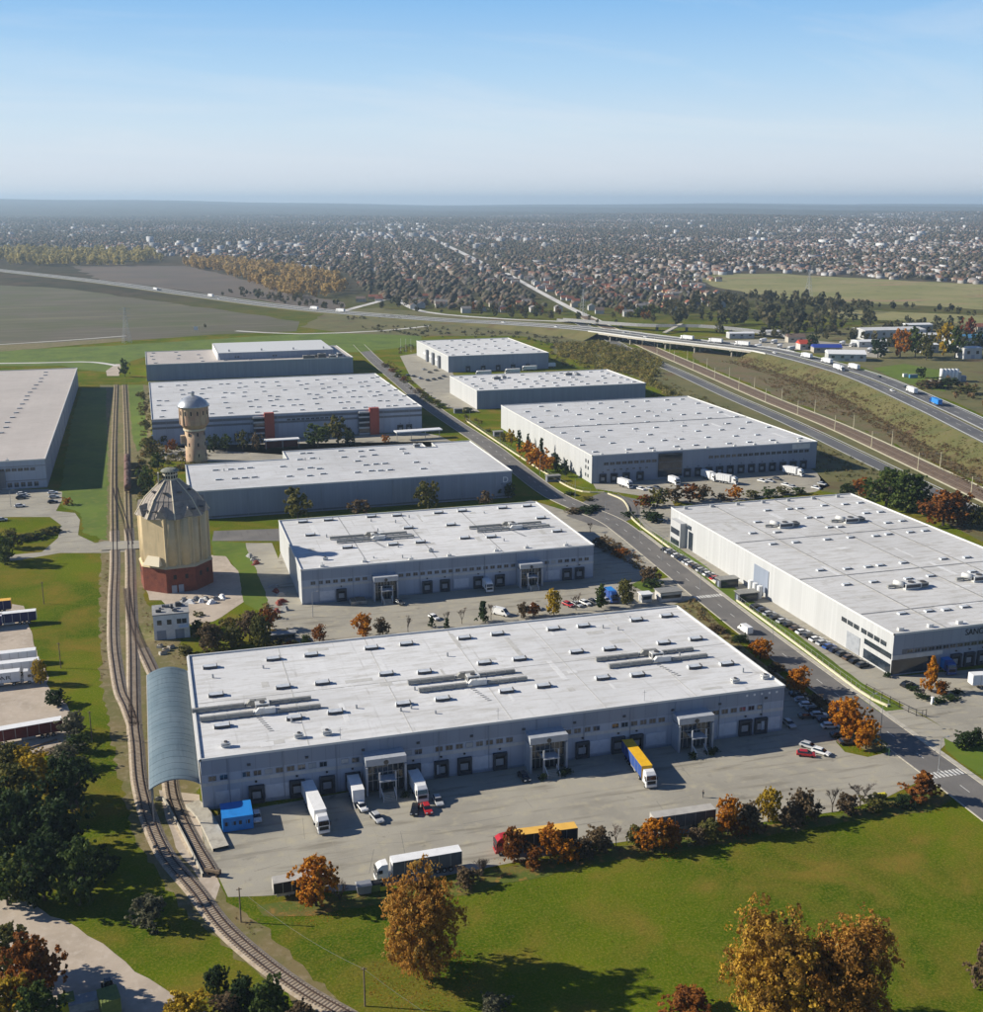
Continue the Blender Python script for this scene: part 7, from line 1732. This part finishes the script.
# ================================================================== SMALL THINGS
def lamp(px, py, h, label, ang=0, group='street lamps', arm=1.4):
    x, y = gp(px, py); t = thing('street_lamp', label, 'street lamp', (x, y, .05), ang, group)
    MB().rod((0,0,0),(0,0,h),.11,6,.06).build('post', M['galv'], t); MB().rod((0,0,h),(arm,0,h+.25),.05,5).build('arm', M['galv'], t); MB().box(arm-.1,arm+.6,-.16,.16,h+.18,h+.34).build('lamp_head', M['steel'], t)
for i, (px, py) in enumerate([(938,773),(880,739),(868,727),(772,650),(700,590),(662,560),(640,540)]): lamp(px, py, 8.5, '%s street lamp from the zebra crossing upward along the street' % ORD[i])
for i, (px, py) in enumerate([(605,522),(575,498),(540,475),(500,447),(470,425)]): lamp(px, py, 8.5, '%s street lamp from the turning loop along the upper street' % ORD[i])
lamp(11, 507, 7, 'lamp post in the left car park'); lamp(313, 617, 8, 'lamp post at the left corner of the middle warehouse')
def pole(px, py, h, label, cross=True):
    x, y = gp(px, py); t = thing('utility_pole', label, 'pole', (x, y, 0), 0, 'wooden utility poles')
    MB().rod((0,0,0),(0,0,h),.15,6,.11).build('post', M['wood'], t)
    MB().box(-.5,.5,-.06,.06,h-.4,h-.28).build('crossarm', M['wood'], t); return (x, y, h-.3)
w0 = pole(365, 1006, 7.2, 'wooden pole beside the track at the bottom edge'); w1 = pole(241, 922, 7.0, 'wooden pole at the left corner of the loading yard')
pole(44, 604, 7.5, 'thin pole right of the navy trailers on the lawn'); pole(61, 668, 7.5, 'thin pole on the lawn by the yellow tree'); pole(92, 740, 7.5, 'thin pole on the lawn by the grey bush'); pole(84, 558, 7, 'thin pole below the level crossing drive') if False else None
wire = MB(); a = Vector(w1); b = Vector(w0); n = 16
for i in range(n):
    f = lambda t: a.lerp(b, t)-Vector((0,0,1.2*4*t*(1-t))); wire.rod(f(i/n), f((i+1)/n), .016, 4)
c = b+(b-a).normalized()*30
for i in range(n):
    f = lambda t: b.lerp(c, t)-Vector((0,0,.8*4*t*(1-t))); wire.rod(f(i/n), f((i+1)/n), .016, 4)
tag(wire.build('overhead_wire', M['galv']), 'thin overhead wire between the two wooden poles', 'wire')
def pylon(px, py, h, label, w=6.0):
    x, y = gp(px, py); t = thing('pylon', label, 'pylon', (x, y, 0), R(20), 'lattice pylons')
    mb = MB(); nseg = 9; wd = lambda f: w/2*(1-f)**1.1+.45
    for k in range(nseg):
        a, b = k/nseg, (k+1)/nseg; A_ = wd(a); B_ = wd(b); za, zb = a*h, b*h
        cs = [(-1,-1),(1,-1),(1,1),(-1,1)]
        for i in range(4):
            p, q = cs[i], cs[(i+1) % 4]
            mb.rod((p[0]*A_,p[1]*A_,za),(p[0]*B_,p[1]*B_,zb),.14,4); mb.rod((p[0]*A_,p[1]*A_,za),(q[0]*B_,q[1]*B_,zb),.08,3); mb.rod((q[0]*A_,q[1]*A_,za),(p[0]*B_,p[1]*B_,zb),.08,3)
    mb.build('lattice_mast', M['galv'], t)
    for z in (h*.7, h*.83, h*.96):
        MB().rod((-5.5,0,z),(5.5,0,z),.12,4).rod((-5.5,0,z),(0,0,z+1.6),.08,3).rod((5.5,0,z),(0,0,z+1.6),.08,3).build('crossarm', M['galv'], t)
pylon(127, 343, 32, 'tall lattice pylon at the edge of the ploughed field'); pylon(808, 301, 40, 'faint lattice pylon on the pale meadow right', 8); pylon(583, 316, 30, 'faint lattice pylon below the avenue')
for i, px in enumerate((401, 406, 411)):
    x, y = gp(px, 352); t = thing('flagpole', '%s flagpole from the left at the far warehouse' % ORD[i], 'flagpole', (x, y, 0), 0, 'flagpoles at the far warehouse'); MB().rod((0,0,0),(0,0,11),.12,6,.06).build('post', M['white'], t); MB().box(-.15,.15,-.15,.15,11,11.3).build('finial', M['white'], t)
# long low wall carrying the fence of the white warehouse
fw_ = smooth(GP([(608,494),(622,500),(628,508),(630,516),(640,526),(660,541),(716,584)]), 3.0)
fw2 = smooth(GP([(737,601),(790,640),(860,692),(888,707)]), 3.0)
fw0 = smooth(GP([(466,421),(500,444),(540,470),(575,490),(604,493)]), 3.0)
POST = MB().box(-.04,.04,-.04,.04,.5,2.0).mesh('fence_post', M['galv'])
for P, lab in ((fw_,'pale low wall with fence from the street bend along the upper car row'),(fw2,'pale low wall with fence along the lower car row'),(fw0,'pale low wall with fence along the upper street')):
    t = thing('fence', lab, 'fence', tuple(P[0])); o0 = P[0].copy(); Q = [p-o0 for p in P]
    ribbon_mb(Q, [(-.28,0),(-.28,.55),(.28,.55),(.28,0)]).build('low_wall', M['plinth'], t)
    for q in Q: ob('fence_post', POST, t, tuple(q))
    ribbon_mb(Q, [(-.02,1.93),(-.02,1.99),(.02,1.99),(.02,1.93)]).build('top_rail', M['galv'], t)
g_ = smooth(GP([(866,690),(890,703),(916,716),(926,716)]), 2.5)
t = thing('fence', 'dark picket gate fence at the driveway of the white warehouse', 'fence', tuple(g_[0])); Q = [p-g_[0] for p in g_]
GPST = MB().box(-.06,.06,-.06,.06,0,1.9).mesh('fence_post', M['black'])
for q in Q: ob('fence_post', GPST, t, tuple(q))
for zz in (.3, 1.7): ribbon_mb(Q, [(-.03,zz),(-.03,zz+.1),(.03,zz+.1),(.03,zz)]).build('rail', M['black'], t)
g2 = smooth(GP([(870,738),(886,752),(889,756)]), 2.0)
t = thing('fence', 'green mesh fence at the yard entrance', 'fence', tuple(g2[0])); Q = [p-g2[0] for p in g2]; M['fence_green'] = mk('fence_green', [(.05,.11,.06)], .6)
GG = MB().box(-.05,.05,-.05,.05,0,2.0).mesh('fence_post', M['fence_green'])
for q in Q: ob('fence_post', GG, t, tuple(q))
for zz in (.2, .7, 1.2, 1.8): ribbon_mb(Q, [(-.03,zz),(-.03,zz+.08),(.03,zz+.08),(.03,zz)]).build('rail', M['fence_green'], t)
def hut(px, py, sx, sy, h, label, wall, roof, rz=0, name='gatehouse', cat='hut'):
    x, y = gp(px, py); t = thing(name, label, cat, (x, y, 0), rz)
    MB().box(-sx/2,sx/2,-sy/2,sy/2,0,h).build('wall', M[wall], t); MB().box(-sx/2-.3,sx/2+.3,-sy/2-.3,sy/2+.3,h,h+.25).build('roof', M[roof], t)
    MB().box(-sx/2+.4,sx/2-.4,-sy/2-.05,-sy/2-.003,1.0,2.1).build('window', M['glass'], t); MB().box(-sx/2-.05,-sx/2-.003,-.5,.5,.05,2.1).build('door', M['clad_mid'], t)
hut(668, 599, 7.5, 4.5, 3.0, 'small white gatehouse behind the nearest roof corner', 'wall_white', 'duct')
hut(645, 601, 3.5, 3, 2.6, 'little white booth left of the gatehouse', 'wall_white', 'white')
hut(727, 586, 6.5, 3.4, 2.8, 'dark shelter at the end of the upper car row', 'dock', 'duct', name='shelter', cat='shelter')
hut(746, 600, 6.5, 3.4, 2.8, 'dark shelter at the start of the lower car row', 'dock', 'duct', name='shelter', cat='shelter')
hut(553, 481, 6.5, 3.0, 2.6, 'low shelter beside the fence of the right middle warehouse', 'clad_dark', 'duct', name='shelter', cat='shelter'); hut(498, 436, 5.0, 3.0, 2.6, 'low shelter at the far end of the white wall', 'clad_dark', 'duct', name='shelter', cat='shelter'); hut(458, 413, 5, 3, 2.6, 'small hut before the low blank warehouse', 'clad_dark', 'duct', name='shelter', cat='shelter')
hut(280, 641, 9, 2.4, 2.4, 'long fenced store behind the nearest roof left', 'clad_dark', 'seam', name='shelter', cat='shelter')
# pale canopy bay with truck behind the long hall's right end
x, y = gp(420, 440); t = thing('loading_canopy', 'white flat canopy behind the right end of the long hall', 'canopy', (x, y+4, 0), R(3)); MB().box(-13,13,-3,3,4.3,4.9).build('canopy_roof', M['white'], t)
for px_ in (-12,-4,4,12): MB().box(px_-.15,px_+.15,-.15,.15,0,4.3).build('post', M['steel'], t)
x, y = gp(265, 449); t = thing('loading_canopy', 'white framed dark red loading bay behind the long hall', 'canopy', (x+9, y, 0), R(1)); MB().box(-9,9,-2.5,2.5,4.4,4.9).build('canopy_roof', M['white'], t); MB().box(-8.6,8.6,2.2,2.5,0,4.4).build('back_wall', M['oxide'], t)
for px_ in (-8.6,0,8.6): MB().box(px_-.15,px_+.15,-2.4,-2.1,0,4.4).build('post', M['steel'], t)
# trucks before the farthest warehouse
for i, (px, py) in enumerate([(476,376),(505,374),(522,371),(541,368)]):
    x, y = gp(px, py); box_truck((x, y), LEFT, '%s white truck from the left in front of the farthest warehouse' % ORD[i], 'white', 9, group='trucks at the farthest warehouse')
for i, (px, py, c) in enumerate([(408,376,'dark grey'),(414,377,'black'),(420,379,'silver'),(428,381,'black'),(434,380,'dark grey'),(440,379,'black'),(444,377,'dark grey'),(430,373,'black'),(436,371,'dark grey'),(424,370,'silver')]):
    x, y = gp(px, py); car(x, y, R(40), c, '%s car, %s in the forecourt of the farthest warehouse' % (c, ORD[i]), 'cars at the farthest warehouse', parts=False)
for i, (px, py, rz_) in enumerate([(158,440,.1),(164,438,.5),(169,441,.2),(161,433,1.2),(172,436,.9)]):
    x, y = gp(px, py); t = thing('container', '%s blue container from the left before the broad warehouse' % ORD[[0,2,3,1,4][i]], 'container', (x, y, .03), rz_, 'blue containers before the broad warehouse'); MB().box(-3,3,-1.2,1.2,.1,2.6).build('container_body', M['cargo_blue' if i % 2 else 'blue_curtain'], t); MB().box(-3.05,3.05,-1.25,1.25,2.6,2.7).build('lid', M['cargo_blue'], t)
# timber, scrap, bins, containers
x, y = gp(57, 748)
for i in range(14):
    lx, ly = x+rnd.uniform(-4,4), y+rnd.uniform(-3,3); l = rnd.uniform(4,8)
    t = thing('timber_beam', 'weathered timber beam in the pile behind the dark red trailer', 'timber', (lx, ly, .1+.12*(i % 4)), R(20)+rnd.gauss(0,.2), 'timber pile in the truck yard'); MB().box(-l/2,l/2,-.22,.22,0,.3).build('beam', M['wood'], t); MB().box(l/2,l/2+.03,-.21,.21,.01,.29).build('end_grain', M['silo_ridge'], t)
for i, (px, py) in enumerate([(196,600),(201,602),(206,599),(212,603),(216,600),(190,603),(184,601),(222,598)]):
    x, y = gp(px, py); t = thing('scrap_heap', 'heap of pale scrap on the silo yard', 'scrap', (x, y, .03), rnd.uniform(0,3), 'scrap heaps on the silo yard')
    b_ = MB()
    for k in range(6): b_.frus(rnd.uniform(-2,0),rnd.uniform(.3,2),rnd.uniform(-1,0),rnd.uniform(.2,1),0,-.6,.5,-.4,.4,rnd.uniform(.5,1.3))
    b_.build('debris', M['white' if i % 2 else 'clad_dark'], t); MB().rod((-1.5,0,.6),(1.5,.4,1.1),.1,5).build('pipe', M['rust'], t)
M['rustred'] = mk('rustred', [(.20,.05,.035)], .8)
for i, (px, py) in enumerate([(253,560),(256,564),(250,557),(276,592),(281,596),(279,604),(285,610),(277,612),(274,587),(282,602)]):
    x, y = gp(px, py); t = thing('scrap_heap', 'heap of rusty metal beside the middle warehouse', 'scrap', (x, y, .03), rnd.uniform(0,3), 'rusty heaps beside the middle warehouse')
    b_ = MB()
    for k in range(5): b_.frus(-rnd.uniform(.5,2),rnd.uniform(.5,2),-rnd.uniform(.3,1),rnd.uniform(.3,1),0,-.6,.5,-.4,.4,rnd.uniform(.5,1.4))
    b_.build('debris', M['rustred' if i % 2 else 'seam'], t); MB().rod((-1.5,.3,.4),(1.6,-.3,.9),.09,5).build('pipe', M['steel'], t)
M['binyellow'] = mk('binyellow', [(.62,.55,.03)], .6); M['olivegreen'] = mk('olivegreen', [(.16,.20,.05), ((.11,.14,.04), 1, .45, .7)], .7)
def bin_(px, py, mat, label, rz=0, s=1.0, lid='black'):
    x, y = gp(px, py); t = thing('bin', label, 'bin', (x, y, .03), rz); t.scale = (s,s,s)
    MB().frus(-.8,.8,-.5,.5,.15,-.95,.95,-.6,.6,1.3).build('tub', M[mat], t); MB().frus(-1,1,-.65,.65,1.3,-.9,.9,-.45,.45,1.5).build('lid', M[lid], t)
    for s_ in (-.6,.6): MB().axle((s_,-.4,.1),.1,.08,8).build('wheel', M['black'], t)
bin_(384, 890, 'binyellow', 'yellow bin in front of the parked white truck', 0, .9); bin_(374, 891, 'olivegreen', 'green bin left of the yellow one', 0, 1.3); bin_(364, 893, 'galv', 'grey bin left of the green one', 0, 1.5, 'galv'); bin_(882, 799, 'olivegreen', 'green bin with yellow lid by the spreading bare tree', 0, .9, 'binyellow')
x, y = gp(110, 1010); t = thing('container', 'olive green container on the dirt road at the bottom edge', 'container', (x, y, .03), R(12)); MB().box(-1.5,1.5,-1.9,1.9,.1,2.9).build('container_body', M['olivegreen'], t); MB().box(-1.55,1.55,-1.95,1.95,2.9,3.0).build('lid', M['olivegreen'], t)
for i in range(6): MB().box(-1.4+.5*i,-1.25+.5*i,-1.9,1.9,3.0,3.06).build('lid_rib', M['olivegreen'], t)
x, y = gp(67, 1008); t = thing('container', 'yellow container left of the olive one at the bottom edge', 'container', (x, y, .03), R(8)); MB().box(-1.2,1.2,-1.2,1.2,.1,1.9).build('container_body', M['binyellow'], t); MB().box(-1.25,1.25,-1.25,1.25,1.9,2.0).build('lid', M['olivegreen'], t)
x, y = gp(84, 1008); t = thing('container', 'grey container between the yellow and olive ones', 'container', (x, y, .03), R(5)); MB().box(-2.2,2.2,-1.2,1.2,.1,1.7).build('container_body', M['steel'], t); MB().box(-2.25,2.25,-1.25,1.25,1.7,1.8).build('lid', M['seam'], t)
x, y = gp(108, 990); t = thing('tractor', 'small dark tractor behind the olive container', 'tractor', (x, y, .03), R(100)); MB().box(-1.4,1.2,-.5,.5,.6,1.3).build('body', M['olivegreen'], t); MB().frus(-1.3,0,-.6,.6,1.3,-1.1,-.1,-.5,.5,2.4).build('cabin', M['carglass'], t)
for wx, r_ in ((-.9,.7),(1.0,.45)):
    for s_ in (-1,1): MB().axle((wx,s_*.75,r_),r_,.3,12).build('wheel', M['tyre'], t)
for i, (px, py) in enumerate([(166,651),(163,654),(171,648),(160,647)]):
    x, y = gp(px, py); t = thing('scrap_heap', '%s pale block from the right in front of the small white house' % ORD[i], 'scrap', (x, y, 0), .4*i); MB().frus(-1.1,1.1,-.7,.7,0,-1,.9,-.5,.6,.8).build('debris', M['kerb'], t); MB().box(-.6,.7,-.3,.3,.8,1.0).build('slab', M['wood'], t)
# dark shrubs and racks at the foot of each portal
for i, cx in enumerate(PORT_A):
    for k, dx in enumerate((3.6, 2.2, -2.6)):
        if i == 0 and k > 0: continue
        tree((cx+dx, 226.4-.4*k), 1.7, 2.6, 'dome', 'mid', 'dark', 'dark clipped shrub %s at the %s portal of the nearest warehouse' % (('right','beside the stair','left')[k], ORD[i]), 'shrubs at the portals', 'bush', 'bush')
# weather mast, stone post, sign
x, y = gp(932, 704); t = thing('stone_post', 'small white post on the oval bed', 'post', (x, y, 0)); MB().frus(-.3,.3,-.3,.3,0,-.22,.22,-.22,.22,1.8).build('shaft', M['white'], t); MB().box(-.35,.35,-.35,.35,1.8,1.95).build('cap', M['white'], t)
x, y = gp(196, 331.5); t = thing('sign', 'square white sign at the edge of the ploughed field', 'sign', (x, y, 0)); MB().box(-2,2,-.1,.1,1.5,5).build('panel', M['white'], t); MB().box(-1.5,-1.3,.1,.3,0,4.5).build('post', M['steel'], t); MB().box(1.3,1.5,.1,.3,0,4.5).build('post', M['steel'], t)

# --- the person crossing the yard
def person():
    x, y = gp(703, 797.5)
    M['coat'] = mk('coat', [(.025,.028,.035)], .9); M['skin'] = mk('skin', [(.42,.26,.19)], .7); M['hair'] = mk('hair', [(.03,.02,.015)], .8)
    V = [(0,0,.95),(0,0,1.2),(0,0,1.43),(0,0,1.52),(.02,0,1.66),(.02,0,1.76),(0,.19,1.40),(.02,.25,1.12),(.10,.24,.88),(0,-.19,1.40),(-.04,-.25,1.12),(.02,-.25,.87),(.02,.10,.90),(.14,.10,.50),(.10,.10,.08),(.24,.11,.03),(-.02,-.10,.90),(-.06,-.10,.50),(-.22,-.10,.10),(-.10,-.11,.04)]
    E_ = [(0,1),(1,2),(2,3),(3,4),(4,5),(2,6),(6,7),(7,8),(2,9),(9,10),(10,11),(0,12),(12,13),(13,14),(14,15),(0,16),(16,17),(17,18),(18,19)]
    rad = [.15,.15,.14,.055,.095,.07,.07,.05,.04,.07,.05,.04,.095,.065,.05,.045,.095,.065,.05,.045]
    me = bpy.data.meshes.new('body'); me.from_pydata(V, E_, []); me.update(); tmp = bpy.data.objects.new('body', me); COL.objects.link(tmp)
    md = tmp.modifiers.new('skin', 'SKIN'); 
    for i, sv in enumerate(me.skin_vertices[0].data): sv.radius = (rad[i], rad[i]); sv.use_root = (i == 0)
    tmp.modifiers.new('sub', 'SUBSURF').levels = 1
    bpy.context.view_layer.update(); dg = bpy.context.evaluated_depsgraph_get(); m2 = bpy.data.meshes.new_from_object(tmp.evaluated_get(dg)); m2.name = 'body'; bpy.data.objects.remove(tmp)
    m2.materials.clear(); m2.materials.append(M['coat']); m2.materials.append(M['skin'])
    for p_ in m2.polygons: p_.use_smooth = True; p_.material_index = 1 if p_.center.z > 1.50 else 0
    t = thing('person', 'person in dark clothes walking across the loading yard', 'person', (x, y, .03), R(200)); ob('body', m2, t)
    C = lambda r, z, dx=0: [(dx+r*math.cos(6.283*i/10), r*math.sin(6.283*i/10), z) for i in range(10)]
    MB().ring([C(.10,1.68),C(.112,1.74,-.01),C(.09,1.81,-.01),C(.03,1.85)]).build('hair', M['hair'], t, True)
person()

# ================================================================== HAZE
hz = MB().box(-31500, 31500, -31500, 31500, -402, 272).build('haze')
m = bpy.data.materials.new('haze'); m.use_nodes = True; N = m.node_tree.nodes; L = m.node_tree.links
for n in list(N): N.remove(n)
out = N.new('ShaderNodeOutputMaterial'); pv = N.new('ShaderNodeVolumePrincipled')
pv.inputs['Color'].default_value = (.60, .80, 1.0, 1); pv.inputs['Density'].default_value = 7.4e-5; pv.inputs['Anisotropy'].default_value = .15
L.new(pv.outputs[0], out.inputs['Volume']); hz.data.materials.append(m)
tag(hz, 'thin pale autumn haze over the whole landscape', None, None, 'stuff')
